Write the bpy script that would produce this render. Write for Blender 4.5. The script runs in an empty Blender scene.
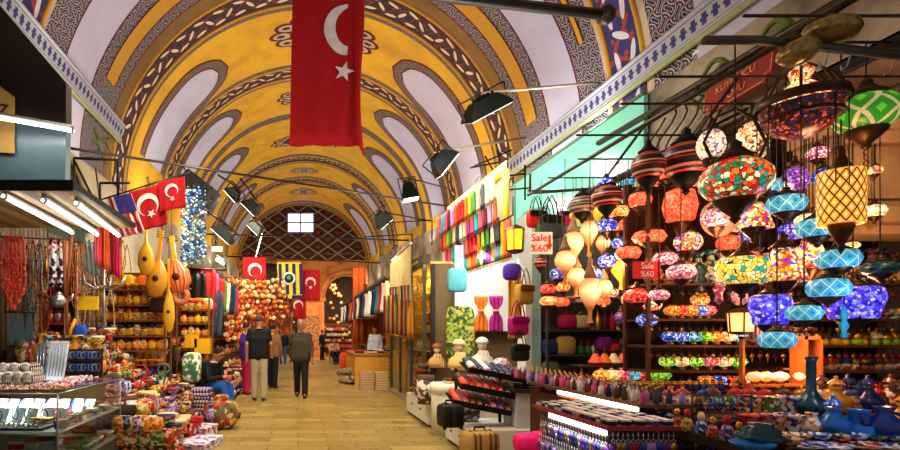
import bpy, bmesh, math, random
from mathutils import Vector, Matrix, Euler
random.seed(7)
PI = math.pi
sc = bpy.context.scene
col = sc.collection

# ------------------------------------------------------------ camera, world, exposure
cam_d = bpy.data.cameras.new('camera')
cam_d.sensor_width = 36.0
cam_d.lens = 20.0
cam_d.shift_x = (450 - 298) / 900.0
cam_d.shift_y = (334 - 225) / 900.0
cam_d.clip_end = 200
cam = bpy.data.objects.new('camera', cam_d)
cam.location = (0, 0, 1.45)
cam.rotation_euler = (PI / 2, 0, 0)
col.objects.link(cam)
sc.camera = cam
world = bpy.data.worlds.new('world')
sc.world = world
world.use_nodes = True
world.node_tree.nodes['Background'].inputs[0].default_value = (1.0, 0.9, 0.8, 1)
world.node_tree.nodes['Background'].inputs[1].default_value = 0.28
sc.view_settings.view_transform = 'Standard'
sc.view_settings.look = 'None'
sc.view_settings.gamma = 1.0
sc.view_settings.use_curve_mapping = False
sc.view_settings.exposure = 0.0
sc.cycles.use_denoising = True
sc.cycles.max_bounces = 5
sc.cycles.transparent_max_bounces = 12
sc.cycles.caustics_reflective = False
sc.cycles.caustics_refractive = False
sc.cycles.sample_clamp_indirect = 4.0


def area(name, loc, direction, size, power, color=(1, 1, 1), size_y=None, spread=PI):
    d = bpy.data.lights.new(name, 'AREA')
    d.energy = power
    d.color = color
    d.size = size
    if size_y:
        d.shape = 'RECTANGLE'
        d.size_y = size_y
    d.spread = spread
    o = bpy.data.objects.new(name, d)
    o.location = loc
    o.rotation_euler = Vector(direction).to_track_quat('-Z', 'Y').to_euler()
    col.objects.link(o)
    return o


# added fill lights on both sides, aimed up to brighten the vault
for yy, pw in ((3.2, 60), (7.0, 120), (11.5, 130), (16, 130), (21, 120), (26.5, 110)):
    area('vault_fill_light', (-3.0, yy, 4.0), (0.62, 0.0, 1), 0.4, pw * 0.85, (1.0, 0.9, 0.74), 3.5)
    area('vault_fill_light', (3.6, yy, 4.0), (-0.62, 0.0, 1), 0.4, pw * 0.85, (0.97, 0.92, 0.92), 3.5)
# added fill lights above the stalls, aimed down to brighten the goods
for yy, pw in ((5.2, 60), (7.3, 70), (11.5, 60), (15, 60), (19, 60), (24, 70), (29, 90)):
    area('goods_fill_light', (-1.2, yy, 4.2), (-0.45, 0.55, -1), 0.5, pw * 1.8, (1.0, 0.85, 0.62), 2.2)
    area('goods_fill_light', (1.9, yy, 4.2), (0.45, 0.55, -1), 0.5, pw * 1.3, (1.0, 0.86, 0.66), 2.2)


# ------------------------------------------------------------ helpers
def P(px, py, z):
    """a point of the place at depth z seen at pixel (px, py)"""
    return Vector(((px - 298) * z / 500.0, z, 1.45 + (334 - py) * z / 500.0))


def lin(c):
    if isinstance(c, str):
        c = c.lstrip('#')
        c = [int(c[i:i + 2], 16) / 255 for i in (0, 2, 4)]
    return tuple((x / 12.92 if x <= 0.04045 else ((x + 0.055) / 1.055) ** 2.4) for x in c[:3]) + (1,)


class S:
    """a socket with arithmetic"""
    def __init__(self, nt, s):
        self.nt, self.s = nt, s

    def op(self, o, *a):
        n = self.nt.nodes.new('ShaderNodeMath')
        n.operation = o
        for i, v in enumerate((self,) + a):
            if isinstance(v, S):
                self.nt.links.new(v.s, n.inputs[i])
            else:
                n.inputs[i].default_value = v
        return S(self.nt, n.outputs[0])

    def __add__(self, b): return self.op('ADD', b)
    def __sub__(self, b): return self.op('SUBTRACT', b)
    def __mul__(self, b): return self.op('MULTIPLY', b)
    def __truediv__(self, b): return self.op('DIVIDE', b)
    def sin(self): return self.op('SINE')
    def abs(self): return self.op('ABSOLUTE')
    def fract(self): return self.op('FRACT')
    def floor(self): return self.op('FLOOR')
    def lt(self, b): return self.op('LESS_THAN', b)
    def gt(self, b): return self.op('GREATER_THAN', b)
    def mx(self, b): return self.op('MAXIMUM', b)
    def mn(self, b): return self.op('MINIMUM', b)
    def mod(self, b): return self.op('MODULO', b)
    def __pow__(self, b): return self.op('POWER', b)


class Mat:
    def __init__(self, name, rough=0.6, metal=0.0, spec=0.5):
        self.m = bpy.data.materials.new(name)
        self.m.use_nodes = True
        self.nt = self.m.node_tree
        self.b = self.nt.nodes['Principled BSDF']
        self.b.inputs['Roughness'].default_value = rough
        self.b.inputs['Metallic'].default_value = metal
        self.b.inputs['Specular IOR Level'].default_value = spec

    def node(self, t, **kw):
        n = self.nt.nodes.new(t)
        for k, v in kw.items():
            setattr(n, k, v)
        return n

    def uv(self):
        n = self.node('ShaderNodeTexCoord')
        s = self.node('ShaderNodeSeparateXYZ')
        self.nt.links.new(n.outputs['UV'], s.inputs[0])
        return S(self.nt, s.outputs[0]), S(self.nt, s.outputs[1])

    def xyz(self, kind='Object'):
        n = self.node('ShaderNodeTexCoord')
        s = self.node('ShaderNodeSeparateXYZ')
        self.nt.links.new(n.outputs[kind], s.inputs[0])
        return [S(self.nt, s.outputs[i]) for i in range(3)], n.outputs[kind]

    def mix(self, f, a, b):
        n = self.node('ShaderNodeMix', data_type='RGBA')
        self.nt.links.new(f.s, n.inputs[0]) if isinstance(f, S) else setattr(n.inputs[0], 'default_value', f)
        for i, v in ((6, a), (7, b)):
            if isinstance(v, (tuple, str)):
                n.inputs[i].default_value = lin(v) if isinstance(v, str) else v
            else:
                self.nt.links.new(v, n.inputs[i])
        return n.outputs[2]

    def noise(self, scale, coord=None, detail=2):
        n = self.node('ShaderNodeTexNoise')
        n.inputs['Scale'].default_value = scale
        n.inputs['Detail'].default_value = detail
        if coord is not None:
            self.nt.links.new(coord, n.inputs['Vector'])
        else:
            t = self.node('ShaderNodeTexCoord')
            self.nt.links.new(t.outputs['Object'], n.inputs['Vector'])
        return S(self.nt, n.outputs[0])

    def base(self, c):
        self.nt.links.new(c, self.b.inputs['Base Color'])

    def emit(self, c, k):
        if isinstance(c, (str, tuple)):
            self.b.inputs['Emission Color'].default_value = lin(c) if isinstance(c, str) else c
        else:
            self.nt.links.new(c, self.b.inputs['Emission Color'])
        if isinstance(k, S):
            self.nt.links.new(k.s, self.b.inputs['Emission Strength'])
        else:
            self.b.inputs['Emission Strength'].default_value = k


MC = {}


def plain(hexc, rough=0.6, metal=0.0, var=0.18, emit=0.0):
    """a plain procedural material with a little mottling"""
    key = (hexc, rough, metal, var, emit)
    if key in MC:
        return MC[key]
    M = Mat('plain_' + hexc.strip('#'), rough, metal, 0.5 if rough < 0.45 else 0.2)
    c = lin(hexc)
    n = M.noise(9.0)
    d = tuple(x * (1 - var) for x in c[:3]) + (1,)
    l = tuple(min(1, x * (1 + var)) for x in c[:3]) + (1,)
    out = M.mix(n, d, l)
    M.base(out)
    if emit:
        M.emit(out, emit)
    MC[key] = M.m
    return M.m


def mosaic(cols, scale=40, k=1.6, edge=0.05, lead='#1a0d08', name='mosaic'):
    scale *= 1.5
    key = ('mos', tuple(cols), scale, k, edge, lead)
    if key in MC:
        return MC[key]
    M = Mat(name, 0.3)
    t = M.node('ShaderNodeTexCoord')
    oi = M.node('ShaderNodeObjectInfo')
    va = M.node('ShaderNodeVectorMath', operation='ADD')
    M.nt.links.new(t.outputs['Object'], va.inputs[0])
    M.nt.links.new(oi.outputs['Random'], va.inputs[1])
    v = M.node('ShaderNodeTexVoronoi')
    v.inputs['Scale'].default_value = scale
    e = M.node('ShaderNodeTexVoronoi', feature='DISTANCE_TO_EDGE')
    e.inputs['Scale'].default_value = scale
    M.nt.links.new(va.outputs[0], v.inputs['Vector'])
    M.nt.links.new(va.outputs[0], e.inputs['Vector'])
    sp = M.node('ShaderNodeSeparateColor')
    M.nt.links.new(v.outputs['Color'], sp.inputs[0])
    r = M.node('ShaderNodeValToRGB')
    r.color_ramp.interpolation = 'CONSTANT'
    el = r.color_ramp.elements
    while len(el) < len(cols):
        el.new(0.5)
    for i, c in enumerate(cols):
        el[i].position = i / len(cols)
        el[i].color = lin(c)
    M.nt.links.new(sp.outputs[0], r.inputs[0])
    f = S(M.nt, e.outputs['Distance']).lt(edge)
    out = M.mix(f, r.outputs[0], lead)
    M.base(out)
    vv = M.uv()[1]
    M.emit(out, ((vv - 0.5).abs() * -2.2 + 1.5) * k)  # brighter middle painted in for a bulb inside the shade
    MC[key] = M.m
    return M.m


def lattice(base, line, ku, kv, thick=0.12, k=0.0, rough=0.5, third=None, name='lattice'):
    """diamond net drawn in UV space"""
    key = ('lat', base, line, ku, kv, thick, k, rough, third)
    if key in MC:
        return MC[key]
    M = Mat(name, rough)
    u, v = M.uv()
    a = (u * ku + v * kv).fract()
    b = (u * ku - v * kv + 50.0).fract()
    f = a.lt(thick).mx(b.lt(thick))
    bc = base
    if third:
        g = ((a - 0.56).abs().lt(0.16)).mn((b - 0.56).abs().lt(0.16))
        bc = M.mix(g, base, third)
    out = M.mix(f, bc, line)
    M.base(out)
    if k:
        M.emit(out, k)
    MC[key] = M.m
    return M.m


def stripes(cols, k, axis=0, uv=False, rough=0.8, name='striped_cloth'):
    key = ('str', tuple(cols), k, axis, uv)
    if key in MC:
        return MC[key]
    M = Mat(name, rough)
    if uv:
        c = M.uv()[axis]
    else:
        c = M.xyz()[0][axis]
    f = (c * k + 100.0).fract()
    r = M.node('ShaderNodeValToRGB')
    r.color_ramp.interpolation = 'CONSTANT'
    el = r.color_ramp.elements
    while len(el) < len(cols):
        el.new(0.5)
    for i, cc in enumerate(cols):
        el[i].position = i / len(cols)
        el[i].color = lin(cc)
    M.nt.links.new(f.s, r.inputs[0])
    M.base(r.outputs[0])
    MC[key] = M.m
    return M.m


def patches(cols, scale=30, rough=0.7, k=0.0, name='patterned'):
    """painted or woven pattern: small cells of several colours"""
    key = ('pat', tuple(cols), scale, rough, k)
    if key in MC:
        return MC[key]
    M = Mat(name, rough)
    v = M.node('ShaderNodeTexVoronoi')
    v.inputs['Scale'].default_value = scale
    t = M.node('ShaderNodeTexCoord')
    M.nt.links.new(t.outputs['Object'], v.inputs['Vector'])
    sp = M.node('ShaderNodeSeparateColor')
    M.nt.links.new(v.outputs['Color'], sp.inputs[0])
    r = M.node('ShaderNodeValToRGB')
    r.color_ramp.interpolation = 'CONSTANT'
    el = r.color_ramp.elements
    while len(el) < len(cols):
        el.new(0.5)
    for i, cc in enumerate(cols):
        el[i].position = i / len(cols)
        el[i].color = lin(cc)
    M.nt.links.new(sp.outputs[0], r.inputs[0])
    M.base(r.outputs[0])
    if k:
        M.emit(r.outputs[0], k)
    MC[key] = M.m
    return M.m


def glass_mat():
    M = Mat('clear_glass')
    nt = M.nt
    nt.nodes.remove(M.b)
    tr = nt.nodes.new('ShaderNodeBsdfTransparent')
    tr.inputs[0].default_value = (0.92, 0.97, 0.96, 1)
    gl = nt.nodes.new('ShaderNodeBsdfGlossy')
    gl.inputs['Roughness'].default_value = 0.03
    fr = nt.nodes.new('ShaderNodeFresnel')
    fr.inputs[0].default_value = 1.45
    mx = nt.nodes.new('ShaderNodeMixShader')
    ml = nt.nodes.new('ShaderNodeMath'); ml.operation = 'MULTIPLY'; ml.inputs[1].default_value = 0.35
    nt.links.new(fr.outputs[0], ml.inputs[0])
    nt.links.new(ml.outputs[0], mx.inputs[0])
    nt.links.new(tr.outputs[0], mx.inputs[1])
    nt.links.new(gl.outputs[0], mx.inputs[2])
    nt.links.new(mx.outputs[0], nt.nodes['Material Output'].inputs[0])
    return M.m


GLASS = glass_mat()


class MB:
    """collects shapes into one mesh; slots 0.. for materials"""
    def __init__(self):
        self.bm = bmesh.new()
        self.uv = self.bm.loops.layers.uv.new('uv')
        self.mi = 0
        self.smooth = False

    def face(self, vs, uvs=None, smooth=None):
        try:
            f = self.bm.faces.new(vs)
        except ValueError:
            return None
        f.material_index = self.mi
        f.smooth = self.smooth if smooth is None else smooth
        if uvs:
            for l, q in zip(f.loops, uvs):
                l[self.uv].uv = q
        return f

    def box(self, a, b, M=None, taper=0.0):
        x0, y0, z0 = a
        x1, y1, z1 = b
        cx, cy = (x0 + x1) / 2, (y0 + y1) / 2
        def t(x, y):
            return (cx + (x - cx) * (1 - taper), cy + (y - cy) * (1 - taper))
        pts = [(x0, y0, z0), (x1, y0, z0), (x1, y1, z0), (x0, y1, z0)]
        for x, y in ((x0, y0), (x1, y0), (x1, y1), (x0, y1)):
            q = t(x, y)
            pts.append((q[0], q[1], z1))
        vs = [self.bm.verts.new((M @ Vector(p)) if M else p) for p in pts]
        for q in ((3, 2, 1, 0), (4, 5, 6, 7), (0, 1, 5, 4), (1, 2, 6, 5), (2, 3, 7, 6), (3, 0, 4, 7)):
            self.face([vs[i] for i in q], [(0, 0), (1, 0), (1, 1), (0, 1)])
        return self

    def pillow(self, a, b, M=None, bulge=0.25, n=6):
        """a soft box (folded cloth, bag, cushion)"""
        c = Vector([(a[i] + b[i]) / 2 for i in range(3)])
        h = Vector([(b[i] - a[i]) / 2 for i in range(3)])
        e = 2.0 / (0.35 + bulge)
        N, R = 16, 8
        rows = []
        def sg(x, p): return math.copysign(abs(x) ** p, x)
        p = 0.35 + bulge * 0.6
        for j in range(R + 1):
            ph = -PI / 2 + PI * j / R
            row = []
            for i in range(N):
                th = 2 * PI * i / N
                v = Vector((sg(math.cos(th), p) * sg(math.cos(ph), p) * h.x,
                            sg(math.sin(th), p) * sg(math.cos(ph), p) * h.y,
                            sg(math.sin(ph), p) * h.z)) + c
                row.append(v)
            rows.append(row)
        vs = [[self.bm.verts.new(M @ v if M else v) for v in r] for r in rows[1:-1]]
        bot = self.bm.verts.new(M @ rows[0][0] if M else rows[0][0])
        top = self.bm.verts.new(M @ rows[-1][0] if M else rows[-1][0])
        for j in range(len(vs) - 1):
            for i in range(N):
                k = (i + 1) % N
                self.face([vs[j][i], vs[j][k], vs[j + 1][k], vs[j + 1][i]],
                          [(i / N, j / R), ((i + 1) / N, j / R), ((i + 1) / N, (j + 1) / R), (i / N, (j + 1) / R)], True)
        for i in range(N):
            k = (i + 1) % N
            self.face([vs[0][k], vs[0][i], bot], None, True)
            self.face([vs[-1][i], vs[-1][k], top], None, True)
        return self

    def lathe(self, prof, seg=20, M=None, smooth=True, a0=0.0, a1=2 * PI, sx=1.0, sy=1.0):
        full = abs(a1 - a0 - 2 * PI) < 1e-6
        n = seg if full else seg + 1
        rings = []
        for r, z in prof:
            ring = []
            if r < 1e-6:
                v = Vector((0, 0, z))
                ring = [self.bm.verts.new(M @ v if M else v)] * n
            else:
                for i in range(n):
                    t = a0 + (a1 - a0) * i / seg
                    v = Vector((r * math.cos(t) * sx, r * math.sin(t) * sy, z))
                    ring.append(self.bm.verts.new(M @ v if M else v))
            rings.append(ring)
        L = len(prof) - 1
        for j in range(L):
            for i in range(seg):
                k = (i + 1) % n if full else i + 1
                q = [rings[j][i], rings[j][k], rings[j + 1][k], rings[j + 1][i]]
                uvq = [(i / seg, j / L), ((i + 1) / seg, j / L), ((i + 1) / seg, (j + 1) / L), (i / seg, (j + 1) / L)]
                w, wu = [], []
                for a, b in zip(q, uvq):
                    if a not in w:
                        w.append(a)
                        wu.append(b)
                if len(w) >= 3:
                    self.face(w, wu, smooth)
        return self

    def ball(self, c, r, seg=12, rings=8, s=(1, 1, 1)):
        prof = [(r * math.cos(-PI / 2 + PI * j / rings), r * math.sin(-PI / 2 + PI * j / rings)) for j in range(rings + 1)]
        prof[0] = (0, -r)
        prof[-1] = (0, r)
        return self.lathe(prof, seg, Matrix.Translation(c) @ Matrix.Diagonal((s[0], s[1], s[2], 1)))

    def tube(self, pts, r, seg=8, caps=True, r1=None):
        pts = [Vector(p) for p in pts]
        n = len(pts)
        rings = []
        up = None
        for i, p in enumerate(pts):
            d = (pts[min(i + 1, n - 1)] - pts[max(i - 1, 0)]).normalized()
            if up is None:
                up = Vector((0, 0, 1)) if abs(d.z) < 0.9 else Vector((1, 0, 0))
            x = d.cross(up)
            if x.length < 1e-4:
                x = d.cross(Vector((0, 1, 0)))
            x.normalize()
            y = x.cross(d).normalized()
            up = y
            rr = r if r1 is None else r + (r1 - r) * i / (n - 1)
            rings.append([self.bm.verts.new(p + x * rr * math.cos(2 * PI * k / seg) + y * rr * math.sin(2 * PI * k / seg)) for k in range(seg)])
        for i in range(n - 1):
            for k in range(seg):
                l = (k + 1) % seg
                self.face([rings[i][k], rings[i][l], rings[i + 1][l], rings[i + 1][k]],
                          [(k / seg, i), ((k + 1) / seg, i), ((k + 1) / seg, i + 1), (k / seg, i + 1)], True)
        if caps:
            self.face(rings[0][::-1])
            self.face(rings[-1])
        return self

    def torus(self, c, R, r, axis='Z', seg=20, sec=6, s=1.0):
        for i in range(1):
            pts = []
            for k in range(seg + 1):
                t = 2 * PI * k / seg
                a, b = R * math.cos(t), R * math.sin(t) * s
                pts.append({'Z': (a, b, 0), 'Y': (a, 0, b), 'X': (0, a, b)}[axis])
            self.tube([Vector(c) + Vector(p) for p in pts], r, sec, False)
        return self

    def prism(self, poly, d, M=None):
        """poly: 2D points (x, z) extruded along y from 0 to d"""
        a = [self.bm.verts.new(M @ Vector((x, 0, z)) if M else (x, 0, z)) for x, z in poly]
        b = [self.bm.verts.new(M @ Vector((x, d, z)) if M else (x, d, z)) for x, z in poly]
        n = len(poly)
        xs = [p[0] for p in poly]; zs = [p[1] for p in poly]
        W = max(xs) - min(xs) or 1; H = max(zs) - min(zs) or 1
        uvs = [((p[0] - min(xs)) / W, (p[1] - min(zs)) / H) for p in poly]
        self.face(a, uvs)
        self.face(b[::-1], uvs[::-1])
        for i in range(n):
            k = (i + 1) % n
            self.face([a[k], a[i], b[i], b[k]])
        return self

    def sheet(self, fn, nu, nv, thick=0.0, smooth=True):
        """fn(s, t) -> point for s, t in 0..1; thick > 0 gives it a back"""
        g = [[Vector(fn(i / nu, j / nv)) for i in range(nu + 1)] for j in range(nv + 1)]
        def put(off):
            vs = []
            for j in range(nv + 1):
                r = []
                for i in range(nu + 1):
                    p = g[j][i]
                    if off:
                        du = g[j][min(i + 1, nu)] - g[j][max(i - 1, 0)]
                        dv = g[min(j + 1, nv)][i] - g[max(j - 1, 0)][i]
                        nn = du.cross(dv)
                        if nn.length > 1e-9:
                            p = p + nn.normalized() * off
                    r.append(self.bm.verts.new(p))
                vs.append(r)
            return vs
        def skin(vs, flip):
            for j in range(nv):
                for i in range(nu):
                    q = [vs[j][i], vs[j][i + 1], vs[j + 1][i + 1], vs[j + 1][i]]
                    u = [(i / nu, j / nv), ((i + 1) / nu, j / nv), ((i + 1) / nu, (j + 1) / nv), (i / nu, (j + 1) / nv)]
                    if flip:
                        q.reverse(); u.reverse()
                    self.face(q, u, smooth)
        A = put(0)
        skin(A, False)
        if thick:
            B = put(-thick)
            skin(B, True)
            for i in range(nu):
                self.face([A[0][i + 1], A[0][i], B[0][i], B[0][i + 1]])
                self.face([A[nv][i], A[nv][i + 1], B[nv][i + 1], B[nv][i]])
            for j in range(nv):
                self.face([A[j][0], A[j + 1][0], B[j + 1][0], B[j][0]])
                self.face([A[j + 1][nu], A[j][nu], B[j][nu], B[j + 1][nu]])
        return self

    def mesh(self, name):
        bmesh.ops.recalc_face_normals(self.bm, faces=self.bm.faces[:])
        me = bpy.data.meshes.new(name)
        self.bm.to_mesh(me)
        self.bm.free()
        return me


def put(name, mesh, mats=None, parent=None, loc=None, rz=0.0):
    if isinstance(mesh, MB):
        mesh = mesh.mesh(name)
    if mats is not None:
        if not isinstance(mats, (list, tuple)):
            mats = [mats]
        if len(mesh.materials):
            mesh.materials.clear()
        for m in mats:
            mesh.materials.append(m.m if isinstance(m, Mat) else m)
    o = bpy.data.objects.new(name, mesh)
    col.objects.link(o)
    if parent is not None:
        o.parent = parent
    if loc is not None:
        o.location = loc
    if rz:
        o.rotation_euler.z = rz
    return o


def tag(o, label, cat, group=None, kind=None):
    if label:
        o['label'] = label
    if cat:
        o['category'] = cat
    if group:
        o['group'] = group
    if kind:
        o['kind'] = kind
    return o


def thing(name, label, cat, loc=(0, 0, 0), rz=0.0, group=None):
    o = bpy.data.objects.new(name, None)
    o.empty_display_size = 0.05
    col.objects.link(o)
    o.location = loc
    o.rotation_euler.z = rz
    return tag(o, label, cat, group)


def struct(name, mb, mats, parent=None):
    o = put(name, mb, mats, parent)
    if parent is None:
        o['kind'] = 'structure'
    return o


def dup(o, loc=None, rz=None, label=None, group=None, parent=None, scale=None):
    c = o.copy()
    col.objects.link(c)
    if parent is not None:
        c.parent = parent
    if loc is not None:
        c.location = loc
    if rz is not None:
        c.rotation_euler.z = rz
    if scale is not None:
        c.scale = (scale,) * 3 if isinstance(scale, (int, float)) else scale
    if label:
        c['label'] = label
    if group:
        c['group'] = group
    for ch in o.children:
        dup(ch, parent=c)
    return c


def text_mesh(s, size, extrude=0.002, align='CENTER'):
    cu = bpy.data.curves.new('text', 'FONT')
    cu.body = s
    cu.size = size
    cu.extrude = extrude
    cu.align_x = align
    cu.align_y = 'CENTER'
    o = bpy.data.objects.new('text', cu)
    col.objects.link(o)
    bpy.context.view_layer.update()
    me = bpy.data.meshes.new_from_object(o.evaluated_get(bpy.context.evaluated_depsgraph_get()))
    bpy.data.objects.remove(o)
    return me


def text(s, size, mat, parent, loc, rot=(PI / 2, 0, 0), name='lettering', bold=0.0):
    me = text_mesh(s, size)
    o = put(name, me, mat, parent, loc)
    o.rotation_euler = rot
    return o


def R(a): return math.radians(a)


METAL = plain('#3a322c', 0.4, 0.8)
BLACK = plain('#0a0908', 0.6)
BRASS = plain('#8a6430', 0.35, 0.9)
DARKBRASS = plain('#4a3420', 0.4, 0.85)
STEEL = plain('#b9bcbc', 0.3, 0.9)
WOOD = plain('#7a4a22', 0.6)
DARKWOOD = plain('#33200f', 0.6)
WHITE = plain('#e6e2da', 0.6)

# ============================================================ THE SHELL
CX, RV = 0.30, 4.0          # middle and radius of the vault
CZ = [(0, 4.40), (6.2, 4.41), (10.3, 4.44), (13.5, 4.59), (17, 4.89), (22.4, 5.25), (26, 5.45), (31.5, 5.55)]


def cz(y):
    for (a, ha), (b, hb) in zip(CZ, CZ[1:]):
        if y <= b:
            return ha + (hb - ha) * (y - a) / (b - a)
    return CZ[-1][1]


def VP(th, y, off=0.0):
    """point on the vault: th degrees from the right springing, over the top to 180 on the left"""
    t = R(th)
    r = RV - off
    return Vector((CX + r * math.cos(t), y, cz(y) + r * math.sin(t)))


# --- floor: worn honey-coloured stone slabs laid in courses
def floor_mat():
    M = Mat('floor_slabs', 0.3, 0, 0.5)
    (x, y, z), co = M.xyz()
    sx = M.node('ShaderNodeTexBrick')
    sx.inputs['Scale'].default_value = 1.0
    sx.inputs['Brick Width'].default_value = 0.78
    sx.inputs['Row Height'].default_value = 0.26
    sx.inputs['Mortar Size'].default_value = 0.007
    sx.inputs['Color1'].default_value = lin('#ab934c')
    sx.inputs['Color2'].default_value = lin('#80692f')
    sx.inputs['Mortar'].default_value = lin('#4d3c1c')
    M.nt.links.new(co, sx.inputs['Vector'])
    n = M.noise(1.7, co, 5)
    o = M.mix((n - 0.35) * 0.9, sx.outputs[0], '#6e5a2c')
    n2 = M.noise(14, co, 4)
    o = M.mix((n2 - 0.4) * 0.8, o, '#cdb56c')
    M.base(o)
    rr = (n * 0.35 + 0.14)
    M.nt.links.new(rr.s, M.b.inputs['Roughness'])
    return M.m


struct('floor', MB().box((-6, -1, -0.15), (6.6, 40, 0)), floor_mat())


# --- painted vault
def leaf_mat(base, red, cream, width, period=0.46, lw=0.038, k2=0):
    M = Mat('leaf_band', 0.75)
    u, v = M.uv()
    def leafs(du, dv, ang, alt):
        q = u / period + du
        fu = (q.fract() - 0.5) * period
        sgn = (q.floor().mod(2.0)) * 2.0 - 1.0
        yy = (v - width * dv)
        if alt:
            yy = yy * sgn
        c, s_ = math.cos(ang), math.sin(ang)
        a = fu * c + yy * s_
        b = yy * c - fu * s_
        return ((a / (0.27 * period)) ** 2.0 + (b / lw) ** 2.0).lt(1.0)
    f1 = leafs(0, 0.5, 0.95, True)
    f2 = leafs(0.5, 0.72, 0.15, False)
    f3 = leafs(0.5, 0.25, -0.3, False)
    w = (((u * (2 * PI / period)).sin() * (width * 0.25) + width * 0.5) - v).abs()
    red_f = w.lt(width * 0.07)
    dots = M.node('ShaderNodeTexVoronoi')
    dots.inputs['Scale'].default_value = 7.0
    cmb = M.node('ShaderNodeCombineXYZ')
    M.nt.links.new(u.s, cmb.inputs[0]); M.nt.links.new(v.s, cmb.inputs[1])
    M.nt.links.new(cmb.outputs[0], dots.inputs['Vector'])
    df = S(M.nt, dots.outputs['Distance']).lt(0.33)
    o = M.mix(red_f.mx(df), base, red)
    o = M.mix(f1.mx(f2).mx(f3), o, cream)
    n = M.noise(3.0, None, 4)
    o2 = M.mix(n * 0.15, o, '#50402f')
    M.base(o2)
    return M.m


def damask_mat(base, line, gold, k=4.6):
    M = Mat('scroll_ornament', 0.75)
    u, v = M.uv()
    uu = u * k + ((v * k * 2 * PI).sin()) * 0.13
    vv = v * k + ((u * k * 2 * PI).sin()) * 0.13
    a = (uu + vv).fract()
    b = (uu - vv + 200.0).fract()
    f = ((a - 0.5).abs().lt(0.065)).mx((b - 0.5).abs().lt(0.065))
    # round flowers at the crossings and small rings in the cells
    ca = (a - 0.5).abs() * (a - 0.5).abs() + (b - 0.5).abs() * (b - 0.5).abs()
    da = ((a + 0.5).fract() - 0.5); db = ((b + 0.5).fract() - 0.5)
    r2 = da * da + db * db
    ring = (r2 - 0.055).abs().lt(0.016)
    f = f.mx(ring)
    g = ca.lt(0.028)
    o = M.mix(f, base, line)
    o = M.mix(g, o, gold)
    n = M.noise(3.0, None, 4)
    o2 = M.mix(n * 0.14, o, '#5a4a4a')
    M.base(o2)
    return M.m


def plaster_mat(hexc, dirt, amt=0.5, scale=1.6, rough=0.85):
    M = Mat('plaster', rough)
    (x, y, z), co = M.xyz()
    n = M.noise(scale, co, 6)
    o = M.mix((n - 0.42) * (amt * 4), hexc, dirt)
    n2 = M.noise(scale * 9, co, 3)
    o = M.mix((n2 - 0.5) * (amt * 1.2), o, dirt)
    M.base(o)
    return M.m


V_CREAM = plaster_mat('#b9a68a', '#7a6750', 0.4)
V_YEL = plaster_mat('#d2a016', '#94690f', 0.4)
V_GOLD = plaster_mat('#bf8c20', '#a87514', 0.3)
V_BROWN = plaster_mat('#7c5c2a', '#57401f', 0.4)
V_WHITE = plaster_mat('#b6b4cc', '#8c88a6', 0.24)
V_DAM = damask_mat('#12102c', '#b0a6ac', '#8a4c38')
V_DAM2 = damask_mat('#1c1020', '#a08c78', '#7a4828', 7.0)
V_RED = plain('#5a1a14', 0.8)
V_LEAF = leaf_mat('#23080f', '#5c1119', '#d8c8a6', 0.7)
V_LEAF2 = leaf_mat('#23080f', '#5c1119', '#d8c8a6', 0.6, 0.46, 0.032)
V_BLUE = leaf_mat('#141a5c', '#8c2a1c', '#c6c0c8', 0.62, 0.62, 0.045)
VM = [V_CREAM, V_YEL, V_GOLD, V_BROWN, V_WHITE, V_DAM, V_DAM2, V_RED, V_LEAF, V_LEAF2, V_BLUE]
cre, yel, gol, bro, whi, dam, dm2, red, lea, le2, blu = range(11)


def vband(mb, y0, y1, th0, th1, mi, off=0.0, n=None):
    """a strip of the vault; the two y limits may be functions of th"""
    mb.mi = mi
    n = n or max(4, int(abs(th1 - th0) / 3))
    f0 = y0 if callable(y0) else (lambda t: y0)
    f1 = y1 if callable(y1) else (lambda t: y1)
    prev = None
    yb = f0(th0)
    ny = 1 if callable(y0) or abs(f1(th0) - f0(th0)) < 1.6 else 3
    for i in range(n + 1):
        t = th0 + (th1 - th0) * i / n
        a, b = f0(t), f1(t)
        row = [mb.bm.verts.new(VP(t, a + (b - a) * j / ny, off)) for j in range(ny + 1)]
        cur = (row, t, [a + (b - a) * j / ny for j in range(ny + 1)])
        if prev:
            for j in range(ny):
                q = [prev[0][j], prev[0][j + 1], cur[0][j + 1], cur[0][j]]
                off_v = f0(th0) if not callable(y0) else 0
                uv = [(R(prev[1]) * RV, prev[2][j] - off_v), (R(prev[1]) * RV, prev[2][j + 1] - off_v),
                      (R(cur[1]) * RV, cur[2][j + 1] - off_v), (R(cur[1]) * RV, cur[2][j] - off_v)]
                mb.face(q, uv, True)
        prev = cur


vb = MB()
bands = [
    (1.0, 4.4, cre), (4.4, 5.38, whi), (5.38, 6.03, dam), (6.03, 6.15, cre), (6.15, 6.19, red), (6.19, 6.79, blu), (6.79, 6.83, red),
    (6.83, 6.93, cre), (6.93, 7.53, dam), (7.53, 7.57, red), (7.57, 8.46, whi), (8.46, 8.50, red),
    (8.50, 9.50, dam), (9.50, 9.53, red), (9.53, 9.88, bro), (9.88, 9.93, gol), (9.93, 10.58, lea), (10.58, 10.62, gol),
    (10.62, 10.80, dm2), (10.80, 13.18, yel), (13.18, 13.34, dm2), (13.34, 13.38, gol), (13.38, 13.98, le2), (13.98, 14.02, gol), (14.02, 14.20, dm2),
    (14.20, 16.75, yel), (16.75, 17.25, dm2), (17.25, 21.45, yel), (21.45, 21.8, dm2), (21.8, 22.6, le2), (22.6, 22.9, dm2),
    (22.9, 25.2, yel), (25.2, 25.5, dm2), (25.5, 26.2, le2), (26.2, 26.45, dm2), (26.45, 30.2, yel), (30.2, 30.7, dm2), (30.7, 31.25, le2), (31.25, 31.5, gol)]
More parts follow.
